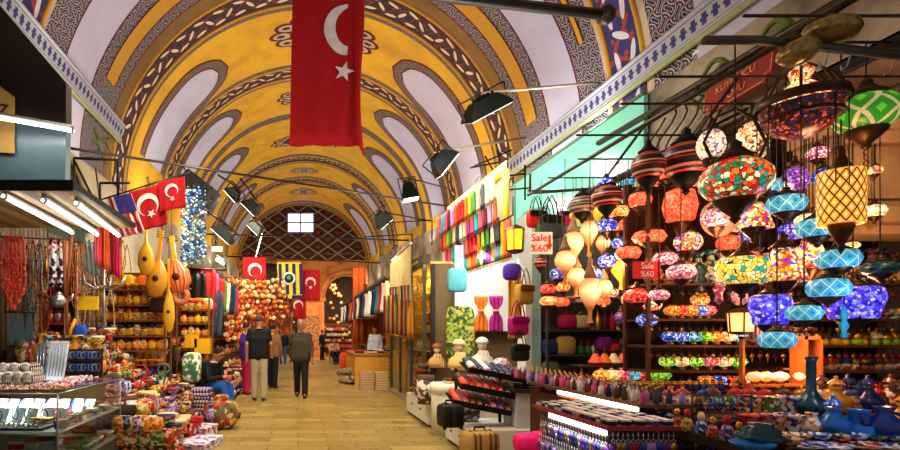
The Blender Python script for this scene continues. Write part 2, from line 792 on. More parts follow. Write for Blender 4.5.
for y0, y1, m in bands:
    vband(vb, y0, y1, 0, 180, m, 0.0, 60)
# a real step: the rib carrying the red leaf band stands a little proud of the vault
for yr0, yr1, mm in ((9.9, 10.62, None),):
    pass
# yellow stripes inside the scroll panels, ending in points near the springing
for y0, y1, ta, tb in ((8.82, 9.18, 12, 157), (7.19, 7.27, 18, 150), (5.62, 5.80, 15, 160)):
    vband(vb, y0, y1, ta, tb, gol, 0.012, 50)
    vband(vb, y0 - 0.035, y0, ta, tb, red, 0.012, 50)
    vband(vb, y1, y1 + 0.035, ta, tb, red, 0.012, 50)


def lobe(y0, y1, th_top, base_th, side, bord):
    """white round-headed panel with a scroll border, right (side 0) or left (side 1)"""
    ym, hw = (y0 + y1) / 2, (y1 - y0) / 2
    cap = math.degrees(hw / RV)
    def lim(inset):
        tt = th_top - math.degrees(inset / RV)
        h = hw - inset
        c = math.degrees(h / RV) * 1.25
        def w(t):
            tr = t if side == 0 else 180 - t
            if tr > tt: return 0.0
            if tr > tt - c:
                q = (tr - (tt - c)) / c
                return h * math.sqrt(max(0, 1 - q * q))
            return h
        return w, tt
    for inset, mi, off in ((0, red, 0.010), (0.04, dm2, 0.014), (bord, red, 0.018), (bord + 0.035, whi, 0.022)):
        w, tt = lim(inset)
        n = 26
        lo, hi = base_th, tt
        if side: lo, hi = 180 - base_th, 180 - tt
        vband(vb, lambda t: ym - w(t), lambda t: ym + w(t), lo, hi, mi, off, n)


for side, bth in ((0, 5), (1, 15)):
    lobe(11.25, 13.16, 60, bth, side, 0.27)
    lobe(14.22, 16.2, 60, bth, side, 0.30)
    lobe(17.6, 19.9, 58, bth, side, 0.38)
    lobe(23.0, 24.9, 56, bth, side, 0.32)
    lobe(26.9, 29.6, 56, bth, side, 0.45)


def rosette(yc, hy, ht, du=0.0):
    """painted rosette on the crown of the vault: ring of petals"""
    def blob(cu, cv, ru, rv, mi, off, n=20, rot=0):
        cu = cu - du
        mb = vb
        mb.mi = mi
        ctr = mb.bm.verts.new(VP(90 + math.degrees(cu / RV), yc + cv, off))
        ring = []
        for i in range(n):
            t = 2 * PI * i / n
            a, b = ru * math.cos(t), rv * math.sin(t)
            ring.append(mb.bm.verts.new(VP(90 + math.degrees((cu + a * math.cos(rot) - b * math.sin(rot)) / RV),
                                            yc + cv + a * math.sin(rot) + b * math.cos(rot), off)))
        for i in range(n):
            mb.face([ctr, ring[i], ring[(i + 1) % n]], [(0, 0)] * 3, True)
    for i in range(12):
        t = 2 * PI * i / 12
        blob(math.cos(t) * ht * 0.78, math.sin(t) * hy * 0.78, ht * 0.24, hy * 0.24, red, 0.012, 12)
        blob(math.cos(t) * ht * 0.78, math.sin(t) * hy * 0.78, ht * 0.17, hy * 0.17, cre, 0.016, 12)
        blob(math.cos(t) * ht * 0.8, math.sin(t) * hy * 0.8, ht * 0.08, hy * 0.08, dm2, 0.02, 8)
    blob(0, 0, ht * 0.66, hy * 0.66, red, 0.014)
    blob(0, 0, ht * 0.60, hy * 0.60, cre, 0.018)
    for i in range(10):
        t = 2 * PI * i / 10
        blob(math.cos(t) * ht * 0.40, math.sin(t) * hy * 0.40, ht * 0.10, hy * 0.12, dm2, 0.022, 10)
    blob(0, 0, ht * 0.22, hy * 0.22, dm2, 0.024)


rosette(11.75, 0.78, 1.3, 0.33)
rosette(15.4, 0.75, 1.15, 0.2)
rosette(19.6, 0.7, 1.4)
rosette(24.1, 0.5, 0.7)
rosette(28.2, 0.7, 0.8)
struct('ceiling', vb, VM)

# ribs proud of the vault: moulded arches beside the leaf bands
ri = MB()
for y in (9.90, 10.60, 13.36, 14.0, 21.8, 22.62, 25.5, 26.2, 30.7, 6.17, 6.81):
    ri.tube([VP(t, y, 0.0) for t in range(2, 179, 4)], 0.035, 6, False)
struct('trim_1', ri, V_GOLD)

# --- friezes at the foot of the painting
FR = lattice('#c9c3b8', '#2a3566', 0.0, 1.0, 0.0, name='frieze')


def frieze_mat():
    M = Mat('frieze_tiles', 0.7)
    u, v = M.uv()       # u along the hall in m, v across 0..1
    fu = (u * 7.0).fract()
    f = ((fu - 0.5).abs().lt(0.22)).mn((v - 0.5).abs().lt(0.24))
    g = ((fu - 0.5).abs().lt(0.38)).mn((v - 0.5).abs().lt(0.06))
    e = ((v - 0.5).abs().gt(0.36)).mn((v - 0.5).abs().lt(0.43))
    o = M.mix(f.mx(g), '#9a9aa6', '#1c2660')
    o = M.mix(e, o, '#4a4330')
    M.base(o)
    return M.m


FRM = frieze_mat()
for k, (ta, tb) in enumerate(((3.0, 6.8), (162.8, 166.8))):
    fz = MB()
    ys = [2.0 + i * 0.5 for i in range(0, 17)]
    for a, b in zip(ys, ys[1:]):
        p = [VP(ta, a, 0.05), VP(ta, b, 0.05), VP(tb, b, 0.05), VP(tb, a, 0.05)]
        vs = [fz.bm.verts.new(q) for q in p]
        fz.face(vs, [(a, 0), (b, 0), (b, 1), (a, 1)])
    for t in (ta, tb):
        fz.tube([VP(t, y, 0.05) for y in ys], 0.03, 6, False)
    struct('trim_%d' % (k + 2), fz, FRM)
    g = MB()
    for t in (ta - 0.7 if k == 0 else tb + 0.9,):
        g.tube([VP(t, y, 0.06) for y in ys], 0.035, 6, False)
    struct('trim_%d' % (k + 4), g, plain('#8f9a6a', 0.7))

# --- side walls
WL = plaster_mat('#a89a80', '#5c4e3a', 0.7, 1.2)
WR = plaster_mat('#9d8f7c', '#4d4032', 0.9, 1.6)
TEAL = Mat('teal_panel', 0.18, 0, 0.6)
TEAL.b.inputs['Base Color'].default_value = lin('#74c6b4')
wl = MB()
for a, b in ((1, 6), (6, 10.3), (10.3, 13.5), (13.5, 17), (17, 22.4), (22.4, 26), (26, 31.5)):
    for x, w in ((CX - RV, wl),):
        vs = [w.bm.verts.new(p) for p in ((x, a, 0), (x, b, 0), (x, b, cz(b)), (x, a, cz(a)))]
        w.face(vs)
wl.box((CX - RV - 0.3, 1, 0), (CX - RV - 0.01, 31.5, 4.3))
struct('wall_left', wl, WL)
wr = MB()
for a, b in ((8.3, 10.3), (10.3, 13.5), (13.5, 17), (17, 22.4), (22.4, 26), (26, 31.5)):
    vs = [wr.bm.verts.new(p) for p in ((CX + RV, a, 0), (CX + RV, b, 0), (CX + RV, b, cz(b)), (CX + RV, a, cz(a)))]
    wr.face(vs)
wr.box((CX + RV, 1, 3.55), (CX + RV + 0.35, 8.3, 4.42))
wr.box((CX + RV + 0.01, 8.3, 0), (CX + RV + 0.35, 31.5, 4.4))
struct('wall_right', wr, WR)
# teal glazed panel over the bag stall
tp = thing('wall_panel', 'glossy pale teal panel on the wall above the hanging handbags', 'wall panel', (4.22, 6.1, 3.05))
put('panel', MB().box((0, 0, 0), (0.05, 3.7, 1.32)), TEAL.m, tp)
put('edging', MB().tube([(0, 0, 1.34), (0, 3.7, 1.34)], 0.025).tube([(0, 0, 0), (0, 3.7, 0)], 0.02), plain('#5d7a66', 0.5), tp)
# recess behind the lamp shop
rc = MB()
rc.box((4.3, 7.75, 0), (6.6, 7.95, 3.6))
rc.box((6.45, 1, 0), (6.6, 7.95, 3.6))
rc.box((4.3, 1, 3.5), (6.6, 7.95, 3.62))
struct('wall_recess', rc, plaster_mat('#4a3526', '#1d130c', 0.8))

# --- back wall with lunette, window and two arches
YB = 31.5
lun = Mat('lunette', 0.8)
(x, y, z), co = lun.xyz()
a = (x * 0.8 + z * 1.15).fract(); b = (x * 0.8 - z * 1.15 + 40.0).fract()
f = ((a - 0.5).abs().lt(0.055)).mx((b - 0.5).abs().lt(0.055))
d1 = ((a + 0.5).fract() - 0.5); d2 = ((b + 0.5).fract() - 0.5)
g = (d1 * d1 + d2 * d2).lt(0.035)
o = lun.mix(f, '#2c0b10', '#8d7a5a'); o = lun.mix(g, o, '#6a1a1c')
lun.base(o)
STONE = plaster_mat('#c07a3c', '#6a3a1c', 0.8, 1.3)


def arch_wall(mb, x0, x1, z1, openings, y0, y1):
    """wall between x0..x1 up to the vault, cut by round-headed openings (cx, halfwidth, spring)"""
    xs = set([x0, x1])
    for cx_, hw, sp in openings:
        for i in range(17):
            xs.add(cx_ - hw * math.cos(PI * i / 16))
    n = 28
    for i in range(n + 1):
        xs.add(x0 + (x1 - x0) * i / n)
    xs = sorted(x for x in xs if x0 <= x <= x1)
    def bot(x, xm):
        for cx_, hw, sp in openings:
            if cx_ - hw < xm < cx_ + hw:
                q = max(0, hw * hw - (x - cx_) ** 2)
                return sp + math.sqrt(q)
        return 0.0
    for a, b in zip(xs, xs[1:]):
        if b - a < 1e-5: continue
        xm = (a + b) / 2
        za, zb = bot(a, xm), bot(b, xm)
        ta, tb = z1(a), z1(b)
        F = [mb.bm.verts.new(p) for p in ((a, y0, za), (b, y0, zb), (b, y0, tb), (a, y0, ta))]
        mb.face(F)
        B = [mb.bm.verts.new(p) for p in ((a, y1, za), (b, y1, zb), (b, y1, tb), (a, y1, ta))]
        mb.face(B[::-1])
        mb.face([F[0], F[1], B[1], B[0]])


bw = MB()
ops = [(-1.95, 1.95, 4.05), (3.05, 1.4, 3.75)]
for xa, xb in ((-3.9, 0.05), (0.05, 4.3)):
    arch_wall(bw, xa, xb, lambda x: 6.25, ops, YB, YB + 0.6)
for xx in (0.0, 1.65, 4.3):
    pass
struct('wall_back', bw, STONE)
# lunette above
lu = MB()
N = 36
base = [lu.bm.verts.new((CX + RV * math.cos(PI * i / N), YB - 0.02, max(6.1, cz(YB) + RV * math.sin(PI * i / N)))) for i in range(N + 1)]
cc = lu.bm.verts.new((CX, YB - 0.02, 6.1))
for i in range(N):
    lu.face([cc, base[i], base[i + 1]])
struct('wall_lunette', lu, lun.m)
# arch mouldings of the back wall
am = MB()
for cx_, hw, sp in ops:
    for dr in (0.0, 0.28):
        am.tube([(cx_ + (hw + dr) * math.cos(PI * i / 24), YB - 0.05, sp + (hw + dr) * math.sin(PI * i / 24)) for i in range(25)], 0.07, 6, False)
am.box((-0.15, YB - 0.15, 3.5), (1.75, YB, 3.75)).box((-0.1, YB - 0.08, 0), (1.7, YB, 0.3))
struct('trim_6', am, plain('#a8622c', 0.8))
cp = MB().box((0.2, YB - 0.06, 0.45), (1.35, YB, 2.6))
cpm = damask_mat('#5c3418', '#c68848', '#8c4c20', 2.2)
struct('trim_7', cp, cpm)
# window high in the lunette
wn = MB().box((-0.75, YB - 0.06, 7.75), (1.05, YB - 0.03, 9.1))
PANE = Mat('daylight_pane', 0.4)
PANE.emit('#c9d4ff', 2.3)
w1 = struct('window_1', MB().box((-0.62, YB - 0.07, 7.85), (0.95, YB - 0.05, 9.0)), PANE.m)
fr = MB()
for xa in (-0.70, 0.11, 0.95):
    fr.box((xa, YB - 0.13, 7.78), (xa + 0.08, YB - 0.06, 9.08))
for za in (7.78, 8.4, 9.0):
    fr.box((-0.70, YB - 0.13, za), (1.03, YB - 0.06, za + 0.08))
put('window_frame', fr, plain('#6f6a86', 0.6), w1)
# dark street beyond the arches
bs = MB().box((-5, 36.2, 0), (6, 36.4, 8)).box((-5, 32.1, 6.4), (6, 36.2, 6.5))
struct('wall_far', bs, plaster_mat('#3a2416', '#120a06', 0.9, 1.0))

# painted flourishes on the plaster below the friezes
fl = MB()
for y0 in (6.6, 8.9, 12.0):
    for k in range(3):
        pts = [VP(170 + 1.5 * math.sin(i * 0.5 + k * 2) + k * 2.2, y0 + i * 0.09, 0.02) for i in range(10)]
        fl.tube(pts, 0.035, 5, True, 0.01)
    pass
for y0 in (5.0, 4.35):
    for k in range(3):
        pts = [Vector((4.29, y0 + i * 0.07, 4.15 - 0.1 * k + 0.12 * math.sin(i * 0.7 + k))) for i in range(9)]
        fl.tube(pts, 0.03, 5, True, 0.008)
struct('trim_8', fl, plain('#5a6a2c', 0.8))

# ============================================================ TIE RODS
for lab, a, b, r in (('long thin iron tie rod crossing the hall below the vault', P(62, 147, 7.3), P(447, 206, 12.3), 0.022),
                     ('thin iron tie rod crossing the hall in front of the lunette window', Vector((-3.7, 19.5, 5.35)), Vector((4.3, 19.5, 5.1)), 0.03),
                     ('thick dark tie beam crossing the hall at the top right', Vector((-3.3, 4.53, 5.03)), P(606, 15, 6.1), 0.06),
                     ('wire strung across the hall carrying the red flags and the football banner', P(232, 254, 17.1), P(372, 254, 17.1), 0.012),
                     ('iron tie rod low in front of the back wall', Vector((-3.7, 26.4, 5.55)), Vector((4.3, 26.4, 5.2)), 0.04)):
    tr = thing('tie_rod', lab, 'tie rod', a)
    put('rod', MB().tube([(0, 0, 0), b - a], r, 8), METAL, tr)
    put('wall_plate', MB().ball(b - a, r * 1.9, 8, 6), METAL, tr)

# ============================================================ FLAGS
RED = plain('#9c0d14', 0.8, 0, 0.15)
FWHITE = plain('#cfc6c6', 0.8)


def star_pts(cx, cy, r, rot):
    return [(cx + (r if i % 2 == 0 else r * 0.4) * math.cos(rot + i * PI / 5), cy + (r if i % 2 == 0 else r * 0.4) * math.sin(rot + i * PI / 5)) for i in range(10)]


def flag(name, label, cat, tl, right, down, w, h, wave, emblems, mat=RED, group=None):
    """a cloth hanging from its top edge; emblems: list of (name, polygon in metres from the top left, material)"""
    right, down = Vector(right).normalized(), Vector(down).normalized()
    nrm = right.cross(down).normalized()
    t = thing(name, label, cat, tl, 0, group)
    def at(x, y, off=0.0):
        d = wave * (math.sin(x / w * 9.0 + 0.6) * 0.5 + 0.5 * math.sin(x / w * 17 + y * 2.0)) * (0.35 + 0.65 * y / h)
        return right * x + down * y + nrm * (d + off)
    side = -1 if nrm.y > 0 else 1      # towards the street
    cl = put('cloth', MB().sheet(lambda s, q: at(s * w, q * h), 24, 14, 0.006), mat, t)
    for nm, poly, m in emblems:
        mb = MB()
        polys = poly if isinstance(poly[0], list) else [poly]
        for pg in polys:
            for sd in (1, -1):
                vs = [mb.bm.verts.new(at(x, y, 0.0) + nrm * 0.022 * sd) for x, y in pg]
                for i in range(1, len(vs) - 1) if len(pg) == 4 else ():
                    pass
                if len(pg) <= 4:
                    mb.face(vs)
                else:
                    cx_ = sum(p[0] for p in pg) / len(pg); cy_ = sum(p[1] for p in pg) / len(pg)
                    c = mb.bm.verts.new(at(cx_, cy_) + nrm * 0.022 * sd)
                    for i in range(len(vs)):
                        mb.face([c, vs[i], vs[(i + 1) % len(vs)]])
        put(nm, mb, m, cl)
    return t


def crescent(cx, cy, r, rin, dx, dy, n=20):
    """quads forming a crescent: outer circle minus inner circle shifted by (dx, dy)"""
    qs = []
    base = math.atan2(-dy, -dx)
    L = math.hypot(dx, dy)
    span = math.acos(max(-1, min(1, (r * r + L * L - rin * rin) / (2 * r * L))))
    span = PI - span
    for i in range(n):
        f = []
        for j in (i, i + 1):
            a = base - span + 2 * span * j / n
            ca, sa = math.cos(a), math.sin(a)
            o = (cx + r * ca, cy + r * sa)
            # ray from the outer centre meets the inner circle
            bq = ca * dx + sa * dy
            cq = L * L - rin * rin
            d = bq + math.sqrt(max(0, bq * bq - cq))
            f.append((o, (cx + d * ca, cy + d * sa)))
        qs.append([f[0][0], f[1][0], f[1][1], f[0][1]])
    return qs


def turk(w, h, vertical=False):
    """crescent and star placed as on a hanging Turkish flag"""
    if vertical:
        cx, cy, r = w * 0.5, h * 0.40, w * 0.27
        return [('crescent', crescent(cx, cy, r, r * 0.8, 0, r * 0.25), FWHITE), ('star', star_pts(cx, cy + r * 1.0, r * 0.42, PI / 2), FWHITE)]
    cx, cy, r = w * 0.38, h * 0.5, h * 0.27
    return [('crescent', crescent(cx, cy, r, r * 0.8, r * 0.25, 0), FWHITE), ('star', star_pts(cx + r * 1.35, cy, r * 0.5, PI), FWHITE)]


# the big flag in the middle of the vault
Zf = 8.2
tl = P(293, -30, Zf)
wf, hf = 69 * Zf / 500, 176 * Zf / 500
def pxf(px, py):
    return ((px - 293) * Zf / 500, (py + 30) * Zf / 500)
big = []
cxy = pxf(351, 30)
rr = 26 * Zf / 500
cr = [q for q in crescent(cxy[0], cxy[1], rr, rr * 0.84, rr * 0.28, -rr * 0.10) if max(p[0] for p in q) < pxf(352, 0)[0]]
big.append(('crescent', cr, FWHITE))
sx, sy = pxf(346, 72)
big.append(('star', star_pts(sx, sy, 10.5 * Zf / 500, -PI / 2 + 0.25), FWHITE))
fb = flag('hanging_flag', 'large red flag with a white crescent and star hanging from the crown of the vault', 'flag', tl, (1, 0, 0), (-0.02, 0, -1), wf, hf, 0.045, big)
put('fold', MB().sheet(lambda s, q: (wf * (0.80 + 0.19 * s + 0.02 * q), -0.05 - 0.07 * math.sin(PI * s) - 0.03, -hf * (0.0 + q * (1.08 - 0.14 * s * 0 + 0.02 * s))), 6, 10, 0.006) if False else
    MB().prism([(wf * 0.85, -0.02), (wf * 0.99, -0.02), (wf * 1.02, -hf * 0.45), (wf * 0.90, -hf * 0.50), (wf * 0.99, -hf * 0.56), (wf * 1.0, -hf * 1.06), (wf * 0.90, -hf * 0.98)][0:7], 0.03, Matrix.Translation((0, -0.02, 0))) if False else
    MB().sheet(lambda s, q: (wf * (0.90 + 0.10 * s + 0.03 * s * math.sin(q * 7)), -0.03 - 0.03 * math.sin(PI * s), -hf * q * (0.97 + 0.10 * s)), 8, 12, 0.006), RED, fb)
put('hanging_cord', MB().tube([(wf * 0.1, 0, 0), (wf * 0.5, 0, 0.7), (wf * 0.9, 0, 0)], 0.012).tube([(wf * 0.5, 0, 0.7), (wf * 0.5, 0, 1.95)], 0.012), METAL, fb)

# three flags on a slanting pole over the left stalls
Z = 6.6
pa, pb = P(100, 200, Z), P(190, 172, Z)
pole = thing('flag_pole', 'thin slanting pole carrying three small flags over the left stalls', 'pole', pa)
put('pole', MB().tube([(0, 0, 0), pb - pa], 0.012), METAL, pole)
put('bracket', MB().tube([(0, 0, 0.0), (-0.1, 0.1, 0.45)], 0.012), METAL, pole)
U = Z / 500
NAVY = plain('#2a2470', 0.75)
w_, h_ = 26 * U, 41 * U
els = []
for i in range(6):
    els.append([(0, h_ * (2 * i + 1) / 13), (w_, h_ * (2 * i + 1) / 13), (w_, h_ * (2 * i + 2) / 13), (0, h_ * (2 * i + 2) / 13)])
stripes_v = [[(w_ * (2 * i + 1) / 9, 0), (w_ * (2 * i + 2) / 9, 0), (w_ * (2 * i + 2) / 9, h_), (w_ * (2 * i + 1) / 9, h_)] for i in range(4)]
flag('hanging_flag', 'small flag with red and white stripes, blue canton and yellow crescent on the slanting pole', 'flag', P(106, 199, Z), (1, 0, 0.22), (0.36, 0, -1), w_, h_, 0.02,
     [('stripe', [[(w_ * (2 * i + 1) / 9 + w_ * 0.0, 0.0 if i < 0 else 0.0), (w_ * (2 * i + 2) / 9, 0), (w_ * (2 * i + 2) / 9, h_), (w_ * (2 * i + 1) / 9, h_)] for i in range(4)], RED),
      ('canton', [[(w_ * 0.33, 0), (w_ * 1.0, 0), (w_ * 1.0, h_ * 0.46), (w_ * 0.33, h_ * 0.46)]], NAVY),
      ('crescent', [[(x, y) for x, y in q] for q in crescent(w_ * 0.66, h_ * 0.22, w_ * 0.20, w_ * 0.15, 0.004, w_ * 0.09)], plain('#e8c83a', 0.7))], FWHITE)
# lift the crescent clear of the canton
w_, h_ = 35 * U, 41 * U
flag('hanging_flag', 'middle red flag with white crescent and star beside the striped flag', 'flag', P(129, 192, Z), (1, 0, 0.24), (0.12, 0, -1), w_, h_, 0.02,
     [('crescent', crescent(w_ * 0.50, h_ * 0.42, h_ * 0.27, h_ * 0.21, h_ * 0.01, h_ * 0.07), FWHITE), ('star', star_pts(w_ * 0.58, h_ * 0.66, h_ * 0.11, PI / 2), FWHITE)])
w_, h_ = 27 * U, 30 * U
flag('hanging_flag', 'smallest red flag with crescent and star at the right end of the pole', 'flag', P(158, 182, Z - 0.05), (1, 0, 0.2), (0.05, 0, -1), w_, h_, 0.015,
     [('crescent', crescent(w_ * 0.50, h_ * 0.38, h_ * 0.22, h_ * 0.17, h_ * 0.02, h_ * 0.05), FWHITE), ('star', star_pts(w_ * 0.52, h_ * 0.66, h_ * 0.09, PI / 2), FWHITE)])
# flags further down the hall
for (px, py, Z, w, h, lab) in ((243, 257, 17.0, 23, 31, 'red crescent flag hanging left of the striped football banner'),
                               (301, 270, 17.5, 19, 31, 'red crescent flag hanging right of the striped football banner'),
                               (290, 295, 24.0, 16, 24, 'small red crescent flag hanging low behind the football banner')):
    U = Z / 500
    flag('hanging_flag', lab, 'flag', P(px, py, Z), (1, 0, 0), (0, 0, -1), w * U, h * U, 0.03, turk(w * U, h * U, True) if px > 300 else
         [('crescent', crescent(w * U * 0.52, h * U * 0.42, w * U * 0.30, w * U * 0.24, w * U * 0.02, w * U * 0.07), FWHITE)])
Z = 17.2; U = Z / 500
w_, h_ = 24 * U, 37 * U
YLW = plain('#c8b83a', 0.7); NVY = plain('#1c2048', 0.7)
qs = [[(w_ * (2 * i + 0.4) / 7, h_ * 0.05), (w_ * (2 * i + 1.3) / 7, h_ * 0.05), (w_ * (2 * i + 1.3) / 7, h_ * 0.88), (w_ * (2 * i + 0.4) / 7, h_ * 0.88)] for i in range(4)]
circ = lambda cx, cy, r: [(cx + r * math.cos(i * PI / 8), cy + r * math.sin(i * PI / 8)) for i in range(16)]
for px, Z_, L in ((246, 17.0, 0.1), (262, 17.0, 0.1), (280, 17.2, 0.25), (298, 17.2, 0.25), (303, 17.5, 0.55), (317, 17.5, 0.55)):
    pass
bnr = flag('hanging_banner', 'football club banner in yellow and navy stripes with a round badge', 'banner', P(277, 262, Z), (1, 0, 0), (0.03, 0, -1), w_, h_, 0.02,
     [('stripe', qs, NVY), ('hem', [[(0, h_ * 0.90), (w_, h_ * 0.90), (w_, h_), (0, h_)]], NVY)], YLW)
bd = put('badge', MB().lathe([(0, 0), (w_ * 0.27, 0), (w_ * 0.27, 0.02), (0, 0.02)], 20, Matrix.Translation((w_ * 0.5, -0.05, -h_ * 0.45)) @ Matrix.Rotation(PI / 2, 4, 'X')), plain('#e9e4d0', 0.7), bnr)
put('badge_field', MB().lathe([(0, 0), (w_ * 0.19, 0), (w_ * 0.19, 0.02), (0, 0.02)], 20, Matrix.Translation((w_ * 0.5, -0.075, -h_ * 0.45)) @ Matrix.Rotation(PI / 2, 4, 'X')), NVY, bd)
put('badge_leaf', MB().ball((w_ * 0.5, -0.10, -h_ * 0.43), w_ * 0.09, 8, 6, (1, 0.3, 1)), plain('#3f9a4a', 0.7), bd)

# ============================================================ FLOODLIGHTS
LENS = Mat('lit_lamp_glass', 0.3); LENS.emit('#e4f4f8', 2.4)
LENS_W = Mat('lit_lamp_glass_warm', 0.3); LENS_W.emit('#ffe9bd', 5.0)
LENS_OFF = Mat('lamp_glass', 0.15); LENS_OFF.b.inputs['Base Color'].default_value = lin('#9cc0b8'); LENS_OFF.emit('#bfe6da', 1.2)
HOUS = plain('#0d1514', 0.5, 0.2)
ALU = plain('#a59a86', 0.45, 0.5)


def floodlight(label, px, py, Z, w, h, tilt, roll, lens, wall=None, arm_mat=METAL, power=0, d=0.5):
    """a trough-shaped halogen floodlight: w wide, h deep housing, glass face tilted down"""
    c = P(px, py, Z)
    t = thing('floodlight', label, 'floodlight', c)
    W, H = w * Z / 500, h * Z / 500
    M = Matrix.Rotation(R(roll), 4, 'Y') @ Matrix.Rotation(R(tilt), 4, 'X')
    hb = MB()
    # housing: open trough widening to the glass (glass faces -z before the tilt)
    hb.lathe([(0.0, H * 0.5), (W * 0.30, H * 0.48), (W * 0.5, H * 0.1), (W * 0.56, -H * 0.12), (W * 0.52, -H * 0.12)], 4, M @ Matrix.Diagonal((1, d, 1, 1)) @ Matrix.Rotation(PI / 4, 4, 'Z') @ Matrix.Diagonal((1.35, 1.35, 1, 1)), False)
    put('housing', hb, HOUS, t)
    hb = MB().box((-W * 0.49, -W * 0.49 * d, -H * 0.16), (W * 0.49, W * 0.49 * d, -H * 0.10), M)
    put('glass', hb, lens, t)
    fins = MB()
    for i in range(5):
        x = -W * 0.2 + i * W * 0.1
        fins.box((x, -W * 0.12, H * 0.3), (x + W * 0.02, W * 0.12, H * 0.62), M)
    put('cooling_fins', fins, BLACK, t)
    br = MB()
    for s in (-1, 1):
        br.tube([M @ Vector((s * W * 0.55, 0, 0)), M @ Vector((s * W * 0.58, 0, H * 0.7))], 0.012, 6)
    br.tube([M @ Vector((-W * 0.58, 0, H * 0.7)), M @ Vector((W * 0.58, 0, H * 0.7))], 0.012, 6)
    put('yoke', br, METAL, t)
    if wall is not None:
        e = Vector(wall) - c
        put('arm', MB().tube([M @ Vector((0, 0, H * 0.7)), e], 0.02, 8), arm_mat, t)
    if power:
        l = area('floodlight_beam', (0, 0, 0), (M.to_3x3() @ Vector((0, 0, -1))), W * 0.8, power, (1, 0.95, 0.85))
        l.location = c + (M.to_3x3() @ Vector((0, 0, -H * 0.3)))
    return t


floodlight('largest black floodlight on a pale arm at the upper right, above the scarf frame', 486, 110, 7.0, 44, 24, 22, -28, LENS_OFF, P(604, 82, 7.05), ALU, 30)
floodlight('green-tinted floodlight shining over the scarf frame, second from the right', 445, 164, 9.0, 28, 24, 8, -52, LENS, P(528, 137, 9.3), ALU, 40)
floodlight('bright warm floodlight glowing below the tie rod in the middle right', 410, 196, 11.0, 15, 28, -8, -10, LENS_W, P(447, 188, 11.6), METAL, 40)
floodlight('dark floodlight with folded bracket above the cream banner', 384, 222, 13.5, 16, 20, 20, -40, LENS_OFF, P(430, 221, 14.5), METAL)
floodlight('floodlight with a narrow lit face nearest the red flags on the left', 222, 235, 9.5, 24, 16, 8, 42, LENS, P(190, 200, 9.6), METAL, 40)
floodlight('slim floodlight hanging from the tie rod, left of the lunette window', 232, 195, 10.0, 17, 14, 20, 48, LENS_W, P(218, 175, 10.2), METAL, 20)
floodlight('middle of the three floodlights clustered left of the lunette window', 250, 208, 10.4, 19, 15, 18, 45, LENS, P(240, 178, 10.3), METAL, 20)
floodlight('lowest and smallest floodlight left of the lunette window', 254, 229, 11.5, 15, 12, 15, 45, LENS, P(243, 205, 11.5), METAL, 10)

# the black loudspeaker box hung beside the small flags
t = thing('loudspeaker', 'black boxy loudspeaker tilted beside the small red flags', 'loudspeaker', P(198, 192, 9.6))
M = Matrix.Rotation(R(38), 4, 'Y')
put('cabinet', MB().box((-0.42, -0.22, -0.16), (0.42, 0.22, 0.22), M, 0.15), BLACK, t)
put('grille', MB().box((0.24, -0.23, -0.17), (0.43, -0.21, 0.20), M), plain('#26221f', 0.6), t)
put('bracket', MB().tube([(-0.1, 0, 0.15), (-0.35, 0, 0.62)], 0.015), METAL, t)

# ============================================================ LEFT: FASCIA, BRACKETS, CANOPY
Z = 4.74
fs = thing('shop_fascia', 'tall fascia board over the nearest left stall, painted shaded brown above, lit grey-blue below', 'fascia', P(0, 190, Z))
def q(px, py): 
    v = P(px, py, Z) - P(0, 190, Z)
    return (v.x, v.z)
put('upper_board', MB().prism([q(-60, -70), q(0, 6), q(66, 83), q(66, 128), q(-60, 108)], 0.12), plain('#1b100b', 0.7), fs)  # shaded top of the fascia, painted as a dark board
lo = Mat('fascia_lit_lower', 0.35); (x, y, z), co = lo.xyz()
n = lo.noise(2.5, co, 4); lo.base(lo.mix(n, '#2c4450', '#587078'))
put('lit_lower_board', MB().prism([q(-60, 108), q(66, 128), q(65, 196), q(-60, 186)], 0.10), lo.m, fs)  # lit part of the fascia, painted grey-blue
po = thing('paper_poster', 'yellowed paper poster with dark letters on the fascia board at far left', 'poster', P(0, 150, Z - 0.03))
put('sheet', MB().prism([(-0.35, 0.0), (0.135, -0.03), (0.135, 0.50), (-0.35, 0.86)], 0.01), plain('#b28a45', 0.8), po)
text('riz', 0.21, plain('#2e1a0c', 0.8), po, (-0.02, -0.015, 0.40), (PI / 2, R(8), 0))
TUBE = Mat('lit_tube', 0.3); TUBE.emit('#f4fbff', 9.0)


def tube_light(label, a, b, r=0.018, m=None):
    t = thing('fluorescent_tube', label, 'tube light', a)
    d = b - a
    put('tube', MB().tube([(0, 0, 0), d], r, 8), m or TUBE.m, t)
    put('fitting', MB().tube([(0, 0, r * 2.2), d + Vector((0, 0, r * 2.2))], r * 1.1, 4).tube([(0, 0, 0), d * 0.02], r * 1.5).tube([d * 0.98, d], r * 1.5), plain('#8d8a84', 0.5), t)
    l = area('tube_glow', (a + b) / 2, (0, 0, -1), d.length * 0.9, 14, (1, 0.98, 0.93), 0.06)
    l.rotation_euler = (Vector((d.x, d.y, d.z))).to_track_quat('X', 'Z').to_euler()
    return t


